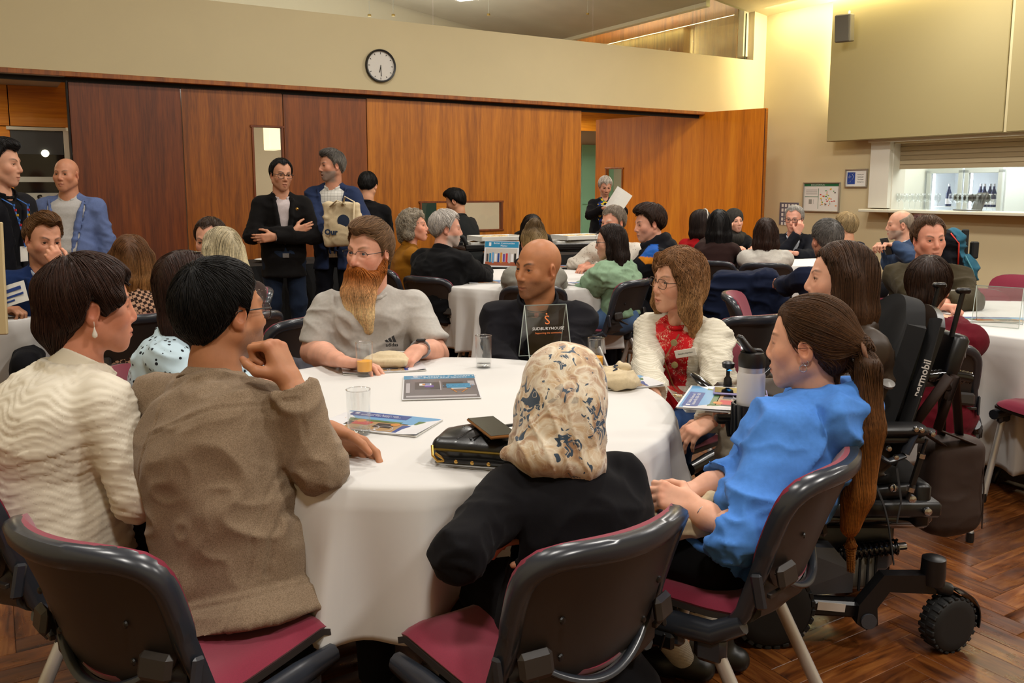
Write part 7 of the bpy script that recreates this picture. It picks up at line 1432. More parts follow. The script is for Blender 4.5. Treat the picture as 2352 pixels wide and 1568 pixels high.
# calico bags, handbag, phones
CAL = plain('calico', '#cbb996', .9, var=.06, vscale=120, bmp=.3, bscale=900, sheen=.2); INKN = plain('print_on_calico', '#1e2c44', .8)
def soft(name, label, cat, M, fn, lo, hi, h, mat, amp=.006, group=None, part='body', seed=0, fr=1.0):
    o = thing_at(name, label, cat, M, group); F = Field(lo, hi, h, .05); fn(F); V, Q = F.mesh(1); V = fold_disp(V, vnormals(V, Q), amp, seed=seed, fine=fr); mesh_np(part, V, Q, mat, o); return o
def at_table(u, v, deg, z=TZ): return frame(PZ(u, v, z), (math.cos(math.radians(deg)), math.sin(math.radians(deg)), 0), (-math.sin(math.radians(deg)), math.cos(math.radians(deg)), 0))
bag = soft('calico_bag', 'small flat calico bag between the hands of the bearded man', 'bag', at_table(892, 838, -6, TZ + .006), lambda F: (F.box((0, 0, .016), (.082, .050, .015), .012), F.ell((0, .01, .030), (.065, .035, .016), k=.015)), (-.12, -.09, -.01), (.12, .09, .08), .0045, CAL, .006, 'calico bags', seed=3, fr=2)
def crumple(F):
    F.ell((0, -.02, .022), (.085, .055, .026)); F.ell((.04, -.03, .02), (.06, .05, .024), k=.02); F.cap((-.05, .03, .03), (.02, .05, .045), .018, .014, k=.015); F.cap((.02, .05, .045), (.05, .02, .05), .012, k=.01); F.cap((-.07, .01, .03), (-.04, .06, .02), .016, k=.015)
bag = soft('calico_bag', 'crumpled calico bag beside the headscarf on the foreground table', 'bag', at_table(1400, 880, -20, TZ + .006), crumple, (-.15, -.12, -.01), (.15, .12, .10), .005, CAL, .012, 'calico bags', seed=5, fr=2.2)
m = MB(); m.tube([(.02, -.035, .052), (.03, -.02, .056), (.015, -.01, .060), (.025, .005, .062), (.01, .018, .06)], .0022, 6); m.build('printed_lines', INKN, bag)
M, w_, h_ = sheet_frame(((760, 1000), (846, 1006), (800, 1060)), TZ); o = thing_at('calico_bag', 'flat calico bag corner under the taupe sleeve', 'bag', frame(PZ(772, 1030, TZ + .001), (1, 0, 0), (0, 1, 0)), 'calico bags')
m = MB(); m.grid(lambda u, v: V3(-.11 + .20 * u - .10 * v * (u > .5) * (u - .5) * 2, -.055 + .105 * v, .003 + .004 * math.sin(u * 7) * v + (.008 if u > .95 and v > .9 else 0)), 14, 8, thick=.002); m.build('body', CAL, o, smooth=True)
LEA = plain('black_leather', '#101012', .32, bmp=.3, bscale=500, coat=.15)
def purse(F): F.box((0, 0, .032), (.105, .060, .030), .022); F.ell((0, .01, .055), (.08, .045, .022), k=.02); F.box((0, -.045, .03), (.10, .02, .022), .012, k=.01)
Mp = at_table(1100, 1052, -14); hb_ = soft('handbag', 'black quilted leather handbag on the table beside the headscarf', 'handbag', Mp, purse, (-.14, -.1, -.01), (.14, .1, .1), .004, LEA, .002, seed=2)
m = MB()
for x in np.linspace(-.08, .08, 5): m.tube([(x, -.05, .066 - 3 * x * x), (x + .035, .0, .080 - 3 * (x + .03) ** 2), (x, .05, .068 - 3 * x * x)], .0022, 5); m.tube([(x + .035, -.05, .066 - 3 * x * x), (x, .0, .081 - 3 * x * x), (x + .035, .05, .068 - 3 * (x + .03) ** 2)], .0022, 5)
m.build('quilt_seams', LEA, hb_); m = MB(); m.tube([(-.10, -.063, .036), (0, -.070, .038), (.10, -.063, .036)], .0035, 6); m.build('zip', plain('brass_zip', '#7a6428', .4, .8), hb_)
m = MB(); m.tube([(-.098, -.066, .045), (-.092, -.080, .025), (-.078, -.082, .012), (-.060, -.080, .014), (-.070, -.084, .024), (-.085, -.078, .03)], .0035, 8); m.build('clasp', GOLD, hb_); m = MB(); m.tube([(-.06, -.080, .014), (0, -.084, .016), (.08, -.080, .016), (.115, -.05, .02), (.12, .02, .03)], .008, 8, flat=.5); st_ = m.build('strap', LEA, hb_)
for x in (-.03, .01, .05): m = MB(); m.lathe([(0, .002), (.004, .001), (.005, 0)], (x, -.092, .018), 10, R=rotx(PI / 2)); m.build('stud', GOLD, st_)
m = MB(); m.tube([(.06, .03, .078), (.10, .045, .082), (.125, .06, .086)], .007, 6, flat=.5); m.build('handle', LEA, hb_)
def phone(M, label, case, w_=.074, l_=.155):
    o = thing_at('phone', label, 'phone', M, 'phones'); m = MB(); m.box((0, 0, .004), (w_, l_, .008), bev=.003); m.build('case', case, o); m = MB(); m.box((0, 0, .0083), (w_ * .92, l_ * .95, .0008)); m.build('screen', plain('phone_screen', '#08080c', .06, spec=.8), o); return o
c = Mp[:3, 3] + Mp[:3, 2] * .078 + Mp[:3, 0] * .035 + Mp[:3, 1] * -.005; phone(frame(c, rotz(-.10) @ rotx(-.10) @ V3(.86, .5, .02), rotz(-.10) @ V3(-.5, .86, .04)), 'phone in a gold-edged case lying on the black handbag', plain('gold_case', '#9a6a3a', .3, .6))
# by the polka dot blouse: pen, patterned pouch
o = thing_at('patterned_pouch', 'small dark patterned pouch by the hands of the polka dot blouse woman', 'pouch', at_table(640, 893, 20)); F = Field((-.07, -.05, -.01), (.07, .05, .05), .004, .05); F.box((0, 0, .013), (.045, .028, .012), .01); V, Q = F.mesh(1); mesh_np('body', V, Q, pat_mat('pouch_print', 'multi', '#16161c', '#2a3f78', 160, c2=('#a04050', '#c0b090', '#14141c')), o)
m = MB(); m.tube([(-.05, .0, .03), (.05, .01, .045)], .004, 8); o = thing_at('pen', 'slim pen held by the polka dot blouse woman', 'pen', at_table(622, 872, 60, TZ + .01)); m.build('barrel', plain('pen_red', '#a82430', .3), o)
# the smartwatch of the bearded man, his badge and tee print
W_, E_ = A4['J']['l'][2], A4['J']['l'][1]; d = nrm(E_ - W_); u_ = nrm(np.cross(d, (0, 0, 1))); v_ = np.cross(d, u_); m = MB(); m.tube([W_ + d * .030 - A4['off'] + u_ * .036 * math.cos(t) + v_ * .031 * math.sin(t) for t in np.linspace(0, 2 * PI, 25)], .008, 6, flat=.3); wt = m.build('watch_strap', plain('watch_band', '#8a8d92', .5), A4['root'], smooth=True)
m = MB(); up_ = v_ if v_[2] > 0 else -v_; m.box(W_ + d * .030 - A4['off'] + up_ * .035, (.036, .030, .010), bev=.004); m.build('watch_face', plain('watch_glass', '#1a1c20', .1), wt)
def on_front(cx, t, x, d_): return on_body(cx, t, x, d_)
def chest_frame(cx, t, x, d_):
    f = cx['axf']; X = -cx['rt']; return frame(on_body(cx, t, x, d_), X, cx['ax'])
Mc = chest_frame(A4, .62, -.085, .175); tee = A4['root']
m = MB()
for i, (hh_, x) in enumerate(((.012, -.014), (.020, 0.0), (.028, .014))): m.add([V3(x - .008, 0, 0), V3(x + .004, 0, 0), V3(x + .004 - .010, hh_, 0), V3(x - .016, hh_ - .006, 0)], [(0, 1, 2, 3)], None)
m.v = (np.array(m.v) @ Mc[:3, :3].T + Mc[:3, 3]).tolist(); m.build('chest_logo', plain('print_black', '#121214', .7), tee); M2 = Mc.copy(); M2[:3, 3] += Mc[:3, 1] * -.012; text_mesh('lettering', 'adidas', .020, plain('print_black', '#121214', .7), tee, M2, bold=.0006)
name_tag(A4, .52, -.11, .225, 'Clint Morgan\nCouncillor', .075, .04, tilt=-.06)
# ------------------------------------------------------------------ things on the other tables
q = PZ(1150, 614, TZ); ex = nrm(V3(.95, -.25, 0)); o = thing_at('programme_card', 'standing programme card with a blue heading and a group photo on the middle table', 'sign', frame(q + V3(0, .0, .002), ex, nrm(V3(.0, .22, 1))), None)
w_, h_ = .30, .22; m = MB(); m.box((0, h_ / 2, 0), (w_, h_, .003)); m.build('card', WHT, o); patch(o, 'header_band', [(0, h_ * .87, w_ * .98, h_ * .23)], TEAL, .0022); patch(o, 'photo', [(0, h_ * .39, w_ * .92, h_ * .66)], PRT('#b7b2ac', 'room'), .0022); patch(o, 'carpet', [(0, h_ * .13, w_ * .92, h_ * .14)], PRT('#9a5238', 'carpet'), .0024)
for i, mt in enumerate((DGREY, TEAL, SKYP, WHT, NAVYP, ORGP, PURP, REDP, LGRY, WHT, BLKP)): patch(o, 'figure', [(-w_ * .4 + i * w_ * .08, h_ * .36, w_ * .055, h_ * (.30 + .05 * (i % 3)))], mt, .0026)
tx(o, 'Better Communities\nMatter', .02, h_ * .87, .0024, .022, WHT); patch(o, 'logo', [(-w_ * .34, h_ * .88, .02, .03)], WHT, .0026)
for u, v, lab in ((1120, 648, 'programme lying at the front left of the middle table'), (1345, 652, 'programme lying at the front right of the middle table'), (1300, 612, 'open white folder at the back of the middle table')):
    book_plan(at_table(u, v, 8), .28, .19, lab, GB)
for u, v, a_, lab in ((70, 705, 5, 'dark-edged booklet stacked on the table at the left edge'), (72, 700, 12, 'second booklet of the stack on the table at the left edge'), (98, 685, -8, 'blue and white leaflet before the young man in navy')): book_plan(at_table(u, v, a_, TZ + (.006 if 'second' in lab else 0)), .22, .15, lab, GB)
o = thing_at('leaflet', 'blue striped leaflet held up at the left edge', 'leaflet', frame(P(22, 680, 3.85), (1, .1, .35), (-.2, .3, .9))); m = MB(); m.grid(lambda u, v: V3((u - .5) * .16, (v - .5) * .10, .01 * math.sin(u * 3)), 8, 5, thick=.001); m.build('sheet', PAPER, o); patch(o, 'blue_bars', [(0, .02, .13, .016), (0, -.01, .14, .010), (-.02, -.03, .09, .008)], NAVYP, .012)
o = thing_at('pull_up_banner', 'cream display board edge leaning at the left edge of the room', 'board', frame(P(-22, 640, 3.75), (1, .2, 0), (.10, .1, 1))); m = MB(); m.box((0, 0, 0), (.12, .5, .02), bev=.004); m.build('board', plain('board_cream', '#c9b58a', .6), o)
o = thing_at('tablet', 'grey tablet lying on the far table below the posters', 'tablet', at_table(1812, 586, 10)); m = MB(); m.box((0, 0, .006), (.24, .17, .010), bev=.004); m.build('body', plain('tablet_grey', '#5f6a6c', .4), o); m = MB(); m.box((0, 0, .0115), (.21, .145, .001)); m.build('screen', plain('tablet_screen', '#75868a', .2), o)
o = empty('paper_cup', PZ(1838, 580, TZ), 'white paper cup on the far table', 'cup'); m = MB(); m.lathe([(0, 0), (.028, 0), (.036, .085), (.038, .088), (.034, .088), (.027, .006), (0, .005)], n=18); m.build('cup', PAPER, o, smooth=True)
# papers, tote and phone held by standing people
o = thing_at('papers', 'white sheets held by the woman in the doorway', 'papers', frame(P(1421, 461, 10.3), (.8, -.2, -.5), (.45, .1, .9))); m = MB(); m.grid(lambda u, v: V3((u - .5) * .21, (v - .5) * .28, .03 * math.sin(u * 3 + v)), 8, 6, thick=.002); m.build('sheet', PAPER, o)
def tote_fn(F): F.box((0, 0, 0), (.15, .035, .17), .03); F.ell((0, -.03, -.05), (.12, .04, .10), k=.03)
bag = soft('tote_bag', 'cream tote bag held against the blue blazer of the tall grey-haired man', 'bag', frame(P(786, 515, 6.80), (1, -.1, 0), (.1, 1, 0)), tote_fn, (-.2, -.12, -.22), (.2, .1, .2), .011, CAL, .014, None, seed=6)
m = MB(); m.tube([(.02, -.05, .15), (.05, -.07, .22), (.12, -.06, .18), (.11, -.06, .0), (.09, -.07, -.12)], .014, 8, flat=.4); m.tube([(-.08, -.05, .14), (-.02, -.06, .19), (.05, -.06, .16)], .014, 8, flat=.4); m.build('handle', CAL, bag, smooth=True); m = MB(); m.lathe([(0, 0), (.05, .002), (0, .006)], (.03, -.062, .03), 16, R=rotx(PI / 2)); m.build('printed_disc', INKN, bag); tp = text_mesh('lettering', 'Our', .06, INKN, bag, frame(V3(-.07, -.075, -.06), (1, 0, 0), (0, 0, 1)), bold=.003)
o = phone(frame(P(2036, 566, 7.02), (.9, .2, .1), (.1, .5, .85)), 'black phone held by the bald man in the blue suit', BLK)
# ------------------------------------------------------------------ buffet along the wood panels
BCL = plain('black_tablecloth', '#0c0c0e', .8)
def buffet(t0, t1, i0, i1, label, cl):
    cen = onb((t0 + t1) / 2, (i0 + i1) / 2, 0); M = MBK.copy(); M[:3, 3] = cen; o = thing_at('buffet_table', label, 'table', M, 'buffet tables'); w_, d_ = t1 - t0, i1 - i0; m = MB(); m.box((0, 0, .72), (w_, d_, .03), bev=.004); m.build('tabletop', BLK, o)
    for sx in (-1, 1):
        for sy in (-1, 1): m = MB(); m.box((sx * (w_ / 2 - .06), sy * (d_ / 2 - .06), .352), (.04, .04, .704)); m.build('leg', STEEL, o)
    m = MB(); n = 90; V = []; per = [(-w_ / 2, -d_ / 2), (w_ / 2, -d_ / 2), (w_ / 2, d_ / 2), (-w_ / 2, d_ / 2)]; ring = []
    for (a, b) in zip(per, per[1:] + per[:1]): ring += [(a[0] + (b[0] - a[0]) * k / 30, a[1] + (b[1] - a[1]) * k / 30) for k in range(30)]
    m.grid(lambda u, v: V3(ring[int(round(u * 120)) % 120][0] * (1 + .02 * v / w_ * (1 + math.sin(u * 260)) + .012), ring[int(round(u * 120)) % 120][1] * (1 + .05 * v / d_ * (1 + math.sin(u * 260)) + .02), .742 - v * .70), 120, 5, closed_u=True); m.box((0, 0, .741), (w_ * 1.01, d_ * 1.02, .004))
    M2 = M.copy(); c_ = thing_at('black_tablecloth', cl, 'tablecloth', M2, 'black buffet cloths'); m.build('cloth', BCL, c_); return M
MB1 = buffet(-4.75, -2.95, -1.25, -.55, 'buffet table behind the man with crossed arms', 'black cloth on the buffet table behind the man with crossed arms')
MB2 = buffet(-2.35, -.55, -1.6, -.9, 'buffet table below the low window', 'black cloth on the buffet table below the low window')
FOODS = [plain('pastry', '#a9722c', .7, var=.25, vscale=60), plain('sandwich', '#c8ac78', .8, var=.2, vscale=60), plain('fruit', '#b5461c', .5, var=.3, vscale=50)]
def platter(M, x, y, label, k=0):
    Mx = M.copy(); Mx[:3, 3] = M[:3, 3] + M[:3, :3] @ V3(x, y, .746); o = thing_at('platter', label, 'platter', Mx, 'white food platters'); m = MB(); m.lathe([(0, .0), (.12, .0), (.17, .022), (.172, .026), (.165, .026), (.115, .006), (0, .006)], n=24); m.v = (np.array(m.v) * (1.25, .8, 1)).tolist(); m.build('dish', PAPER, o, smooth=True)
    for i in range(9):
        a = i * 2.4; r_ = .028 * math.sqrt(i); m = MB(); m.lathe([(0, 0), (.034, .004), (.036, .018), (.02, .034), (0, .038)], (r_ * math.cos(a) * 1.4, r_ * math.sin(a), .008), 10); m.build('food_piece', FOODS[(i + k) % 3], o, smooth=True)
def card_stand(M, x, y, label):
    Mx = M.copy(); Mx[:3, 3] = M[:3, 3] + M[:3, :3] @ V3(x, y, .746); o = thing_at('menu_card', label, 'card', Mx, 'small menu cards'); m = MB(); m.lathe([(0, 0), (.03, 0), (.02, .012), (.004, .02), (.004, .05), (0, .05)], n=12); m.build('stand', STEEL, o); m = MB(); m.box((0, 0, .085), (.10, .004, .07)); m.build('card', PAPER, o)
platter(MB1, -.55, 0, 'white platter of pastries left of the man with crossed arms'); platter(MB1, .40, .05, 'white platter of pastries between the two men in blazers', 1); card_stand(MB1, .25, -.2, 'menu card on the buffet between the two men in blazers'); card_stand(MB1, -.60, -.22, 'menu card on the buffet left of the man with crossed arms')
platter(MB2, .1, .05, 'white platter on the buffet behind the standing programme card', 2); card_stand(MB2, -.35, -.2, 'menu card on the buffet beside the waiter')
def trolley(u, v, Y, face, label, n_):
    c = P(u, v, Y); o = thing_at('serving_trolley', label, 'trolley', frame(V3(c[0], c[1], 0), (math.cos(face), math.sin(face), 0), (-math.sin(face), math.cos(face), 0)), 'black serving trolleys')
    for z in (.18, .52, .86): m = MB(); m.box((0, 0, z), (.62, .46, .03), bev=.012); m.box((0, .225, z + .025), (.62, .02, .04), bev=.006); m.box((0, -.225, z + .025), (.62, .02, .04), bev=.006); m.build('shelf', BLK, o)
    for sx in (-1, 1):
        for sy in (-1, 1): m = MB(); m.tube([(sx * .28, sy * .2, .10), (sx * .28, sy * .2, .86)], .018, 8); m.build('post', STEEL if n_ else BLK, o, smooth=True); m = MB(); m.lathe([(0, -.018), (.045, -.018), (.05, 0), (.045, .018), (0, .018)], (sx * .28, sy * .2, .052), 14, R=rotx(PI / 2)); m.build('wheel', BLKM, o)
    for sx in (-1, 1): m = MB(); m.tube([(sx * .28, -.2, .86), (sx * .32, -.2, .97), (sx * .38, -.17, 1.0), (sx * .38, .17, 1.0), (sx * .32, .2, .97), (sx * .28, .2, .86)], .020, 8); m.build('handle', BLKM, o, smooth=True)
    return o, c
for a_ in ((1128, 590, 7.75, .35, 'black serving trolley left of the blonde bun', 0), (1318, 588, 7.9, .3, 'black serving trolley with trays right of the blonde bun', 1)):
    o, c = trolley(*a_)
    for j in range(2): t_ = thing_at('tray', ('lower' if j == 0 else 'upper') + ' white tray of food on the ' + ('left' if a_[5] == 0 else 'right') + ' serving trolley', 'tray', frame(V3(c[0] + .05 * j, c[1], .877 + .05 * j), (math.cos(.3 + .2 * j), math.sin(.3 + .2 * j), 0), (-math.sin(.3 + .2 * j), math.cos(.3 + .2 * j), 0)), 'white serving trays'); m = MB(); m.box((0, 0, .01), (.44, .30, .014), bev=.005); m.box((0, .15, .025), (.44, .012, .04), bev=.004); m.box((0, -.15, .025), (.44, .012, .04), bev=.004); m.box((.22, 0, .025), (.012, .30, .04)); m.box((-.22, 0, .025), (.012, .30, .04)); m.build('dish', PAPER, t_); m = MB(); [m.lathe([(0, 0), (.04, .004), (.04, .02), (0, .03)], (RND.uniform(-.15, .15), RND.uniform(-.09, .09), .017), 8) for _ in range(8)]; m.build('food', FOODS[j], t_)['kind'] = 'stuff'

# ------------------------------------------------------------------ the power wheelchair and what hangs on it
WX, WY = 1.08, 2.74; wc = empty('power_wheelchair', (WX, WY, 0), 'black power wheelchair with rubber casters, seat back and push handle', 'wheelchair'); WO = V3(WX, WY, 0)
GRYP = plain('grey_cover', '#3c3e44', .4); RUB = plain('tyre_rubber', '#0e0e0f', .7); BLKG = plain('black_gloss', '#0a0b0d', .18, coat=.3); CHR = plain('bolt_chrome', '#b8b8ba', .22, 1.0); FAB = plain('black_fabric', '#0c0c0e', .9, bmp=.2, bscale=800)
def wp(name, m, mat, par=None, auto=45): o = m.build(name, mat, par or wc, smooth=True); smooth_by_angle(o, auto); return o
def wheel(c, r, wd, name='caster_wheel', knob=22, par=None, tilt=0.0):
    R = rotz(tilt) @ rotx(PI / 2); m = MB(); m.lathe([(r * .62, -wd / 2), (r * .86, -wd / 2), (r * .97, -wd * .36), (r, 0), (r * .97, wd * .36), (r * .86, wd / 2), (r * .62, wd / 2)], c, 40, R=R); w_ = wp(name, m, RUB, par)
    m = MB()
    for k in range(knob):
        a = k * 2 * PI / knob; q = V3(math.cos(a), 0, math.sin(a)); Rk = rotz(tilt) @ roty(-a); m.box(c + rotz(tilt) @ (q * r * .965 + V3(0, wd * .25, 0)), (r * .10, wd * .42, r * .16), R=Rk, bev=.002); m.box(c + rotz(tilt) @ (V3(math.cos(a + .14), 0, math.sin(a + .14)) * r * .965 - V3(0, wd * .25, 0)), (r * .10, wd * .42, r * .16), R=Rk, bev=.002)
    t = m.build('tread', RUB, w_); t['kind'] = 'stuff'
    m = MB(); m.lathe([(0, -wd * .42), (r * .12, -wd * .44), (r * .16, -wd * .2), (r * .5, -wd * .12), (r * .60, -wd * .5), (r * .66, -wd * .5), (r * .64, wd * .5), (r * .5, wd * .12), (0, wd * .2)], c, 36, R=R); wp('hub', m, BLK, w_)
    for k in range(3):
        a = k * 2 * PI / 3 + .4; m = MB(); m.box(c + rotz(tilt) @ (V3(math.cos(a), 0, math.sin(a)) * r * .34 + V3(0, -wd * .2, 0)), (r * .46, wd * .2, r * .15), R=rotz(tilt) @ roty(-a), bev=.003); m.build('spoke', GRYP, w_)
    return w_
def at(u, v, Y): return P(u, v, Y) - WO
NY = 2.44
c = at(2178, 1408, NY); c[2] = .088; wheel(c, .088, .062, tilt=.35)                        # near rear caster
c2 = c + V3(-.11, .42, 0); wheel(c2, .088, .062, tilt=-.2)
for cc, tl in ((c, .35), (c2, -.2)):                                                          # mudguards and forks
    m = MB(); m.grid(lambda u, v: cc + rotz(tl) @ V3(.100 * math.cos(-.25 + 1.75 * u), (v - .5) * .056, .100 * math.sin(-.25 + 1.75 * u) + .004 * math.sin(v * PI)), 16, 7, thick=.004); wp('mudguard', m, BLKG)
    m = MB(); m.tube([cc + V3(0, .0, .103), cc + V3(-.035, 0, .112), cc + V3(-.05, 0, .13)], [.020, .022, .024], 10); m.lathe([(.0, -.03), (.034, -.03), (.036, .0), (.034, .05), (.02, .056), (0, .056)], cc + V3(-.055, 0, .155), 18); wp('caster_stem', m, BLK)
    piv = V3(cc[0] - .245, cc[1] + .02, .115); m = MB(); q0 = cc + V3(-.06, 0, .165)
    prof = [(q0[0] + .01, .185), (q0[0] - .13, .192), (piv[0] + .02, .14), (piv[0] + .025, .085), (piv[0] - .01, .07), (piv[0] - .04, .09), (piv[0] - .035, .15), (q0[0] - .15, .245), (q0[0] + .01, .245)]
    n = len(prof); V = [V3(x, cc[1] - .018, z) for x, z in prof] + [V3(x, cc[1] + .022, z) for x, z in prof]; m.add(V, [tuple(range(n))[::-1], tuple(range(n, 2 * n))] + [(k, (k + 1) % n, n + (k + 1) % n, n + k) for k in range(n)]); lk = m.build('caster_arm', BLK, wc)
    m = MB(); m.lathe([(0, -.026), (.020, -.026), (.024, -.02), (.024, .026), (0, .026)], V3(piv[0] - .005, cc[1] + .002, .100), 20, R=rotx(PI / 2)); wp('pivot_cap', m, GRYP, lk)
dw = at(1768, 1385, NY + .03); dw[2] = .128; wheel(dw, .128, .075, 'drive_wheel', 28); wheel(dw + V3(0, .46, 0), .128, .075, 'drive_wheel', 28)
fc = dw + V3(-.36, .06, -.052); wheel(fc, .076, .05, tilt=.1); wheel(fc + V3(0, .36, 0), .076, .05, tilt=-.1)
# base: side cover, battery box, springs, label
x0 = dw[0]; m = MB(); m.box(V3(x0 + .17, .0, .27), (.52, .34, .20), bev=.03); wp('battery_box', m, BLK)
m = MB(); V = []; prof = [(x0 + .06, .305), (x0 + .20, .30), (x0 + .255, .235), (x0 + .255, .165), (x0 + .04, .15), (x0 + .02, .24)]; n = len(prof)
for yy in (-.265, -.19): V += [V3(x, yy + (.02 if i in (0, 1) and yy < -.2 else 0), z) for i, (x, z) in enumerate(prof)]
m.add(V, [tuple(range(n))[::-1], tuple(range(n, 2 * n))] + [(k, (k + 1) % n, n + (k + 1) % n, n + k) for k in range(n)]); sc_ = m.build('side_cover', GRYP, wc); sc_.data.materials[0] = GRYP
m = MB(); m.box(V3(x0 + .17, -.27, .125), (.30, .05, .05), R=roty(.06), bev=.008); rail = m.build('lower_rail', BLK, wc)
Ml = frame(V3(x0 + .095, -.2965, .142), (1, 0, -.1), (0.1, 0, 1)); text_mesh('lettering', 'F5', .034, plain('label_white', '#cfccc8', .5), rail, Ml, bold=.0008)
m = MB(); m.box(V3(x0 + .180, -.2965, .134), (.085, .002, .026), R=roty(.1)); m.build('reflector_plate', plain('reflector', '#cfc9c2', .3), rail)
m = MB(); a, b = V3(x0 + .24, -.20, .262), V3(x0 + .42, -.20, .285); m.tube([a + (b - a) * t + V3(0, .022 * math.cos(t * 70), .022 * math.sin(t * 70)) for t in np.linspace(0, 1, 120)], .0045, 5); wp('suspension_spring', m, BLKG); m = MB(); m.tube([a, b], .010, 8); m.tube([b - (b - a) * .12, b + (b - a) * .12], .012, 8); wp('spring_rod', m, CHR)
m = MB(); m.box(V3(x0 + .30, -.15, .20), (.13, .10, .13), bev=.02); wp('gearbox', m, plain('gearbox_beige', '#6a655a', .5))
for k in range(5): m = MB(); m.box(V3(x0 + .25 + .025 * k, -.203, .20), (.006, .008, .12)); m.build('gearbox_rib', BLKM, wc)
m = MB(); m.box(V3(x0 + .26, 0, .37), (.56, .40, .075), bev=.03); wp('tail_cover', m, BLKG); m = MB(); m.box(V3(x0 + .30, -.05, .425), (.44, .42, .05), bev=.01); wp('seat_frame', m, BLK)
for x, z in ((.25, .405), (.47, .425), (.36, .50), (.42, .465)): m = MB(); m.lathe([(0, .008), (.008, .007), (.012, .004), (.013, -.004)], V3(x0 + x, -.266, z), 14, R=rotx(PI / 2)); wp('bolt', m, CHR)
m = MB(); m.box(V3(x0 + .47, -.20, .43), (.05, .08, .14), bev=.01); m.box(V3(x0 + .35, -.22, .47), (.20, .03, .04), R=roty(-.1), bev=.006); wp('lift_bracket', m, BLK)
# seat, back, straps
m = MB(); m.box(V3(-.05, 0, .51), (.48, .42, .09), bev=.03); wp('seat_cushion', m, FAB)
bl, bt = V3(.105, 0, .56), V3(.235, 0, 1.045)
def bk(u, v): s_ = 2 * u - 1; p_ = bl + (bt - bl) * v; w_ = .215 * (1 - .10 * v - .25 * max(0, v - .85) / .15); return p_ + V3(-.05 * s_ * s_ * (1 - .3 * v), s_ * w_, -.03 * s_ * s_ * (v > .9))
m = MB(); m.grid(lambda u, v: bk(u, v), 17, 15, thick=.055); wp('back_cushion', m, FAB); m = MB(); m.grid(lambda u, v: bk(.04 + .92 * u, .03 + .92 * v) + V3(.06, 0, 0), 13, 11, thick=.02); bs_ = wp('back_shell', m, BLK)
m = MB(); m.tube([bk(0, 0) + V3(.03, -.004, 0), bk(0, .5) + V3(.03, -.004, 0), bk(0, .97) + V3(.03, -.004, 0)], .026, 10, flat=.45); sp_ = wp('side_bolster', m, FAB); pv = at(2072, 790, 2.50)
mid = bk(0, .56) + V3(.022, -.028, 0); text_mesh('lettering', 'permobil', .032, plain('label_white', '#cfccc8', .5), sp_, frame(mid, bt - bl, V3(-1, 0, .27)), bold=.0005)
for yy in (-.13, .02):
    m = MB(); b_ = V3(.29, yy, .94); t_ = V3(.318, yy, 1.085); m.tube([b_, t_], .008, 8); m.box(t_, (.045, .022, .018), bev=.006); wp('headrest_post', m, BLK)
m = MB(); m.box(V3(.295, -.06, .86), (.05, .20, .18), R=roty(.26), bev=.012); wp('back_mount', m, BLK)
for zz in (.80, .88, .93): m = MB(); m.box(V3(.330, -.10, zz), (.03, .05, .025), bev=.005); wp('clamp', m, BLKG)
# push handle: bent bar with a ribbed grip
g0, g1 = at(2110, 868, 2.60), at(2228, 880, 2.60); m = MB(); m.tube([at(2080, 985, 2.56), at(2088, 920, 2.57), at(2100, 880, 2.59), at(2130, 862, 2.60), g1 - (g1 - g0) * .75], .013, 10); ph_ = wp('push_handle', m, BLK); m = MB(); q = [g0 + (g1 - g0) * t + V3(0, 0, .02 * math.sin(t * 2.2)) for t in np.linspace(.15, 1, 24)]; m.tube(q, [.017 + .0025 * (k % 2) for k in range(24)], 12); wp('grip', m, BLKG, ph_)
# armrest near side and its bracket, gas strut
a0, a1 = at(1975, 985, 2.47), at(2080, 985, 2.47); m = MB(); m.box((a0 + a1) / 2, (np.linalg.norm(a1 - a0) + .12, .07, .035), bev=.014); wp('armrest_pad', m, plain('arm_vinyl', '#151517', .45)); m = MB(); m.box((a0 + a1) / 2 + V3(0, 0, -.03), (.24, .04, .02), bev=.004); wp('armrest_rail', m, BLK)
m = MB(); m.tube([at(2078, 1040, 2.46), at(2092, 1010, 2.46), at(2105, 985, 2.46), at(2140, 990, 2.48)], [.02, .022, .020, .016], 8, flat=.6); m.tube([at(2078, 1045, 2.46), at(2040, 1060, 2.46), at(1998, 1035, 2.46)], .014, 8, flat=.6); ab = wp('arm_bracket', m, plain('bracket_grey', '#34373d', .3))
for u, v in ((2104, 986), (2117, 988), (2142, 997), (2008, 1015), (2042, 1030), (2058, 1050)): m = MB(); m.lathe([(0, .006), (.007, .005), (.009, -.003)], at(u, v, 2.435), 12, R=rotx(PI / 2)); wp('bolt', m, CHR)
m = MB(); s0, s1 = at(2128, 1008, 2.46), at(2084, 1146, 2.46); m.tube([s0, s0 + (s1 - s0) * .3], .006, 8); m.tube([s0 + (s1 - s0) * .30, s0 + (s1 - s0) * .75], .010, 8); m.tube([s0 + (s1 - s0) * .75, s1], .006, 8); gs = wp('gas_strut', m, BLK)
for t in (.24, .80): m = MB(); k0 = s0 + (s1 - s0) * t; m.tube([k0, k0 + (s1 - s0) * .07], .012, 8); wp('strut_collar', m, CHR, gs)
m = MB(); m.tube([s0, s0 + (s1 - s0) * .22], .0045, 8); m.tube([s0 + (s1 - s0) * .87, s1], .0045, 8); wp('strut_rod', m, CHR, gs)
def strap(name, pts, w_=.02): m = MB(); m.tube(pts, w_, 6, flat=.14); wp(name, m, FAB)
strap('strap', [at(2010, 1110, 2.43), at(2030, 1160, 2.42), at(2040, 1200, 2.42), at(2052, 1290, 2.43)], .022); strap('strap', [at(2060, 1075, 2.45), at(2070, 1150, 2.44), at(2060, 1200, 2.44)], .014)
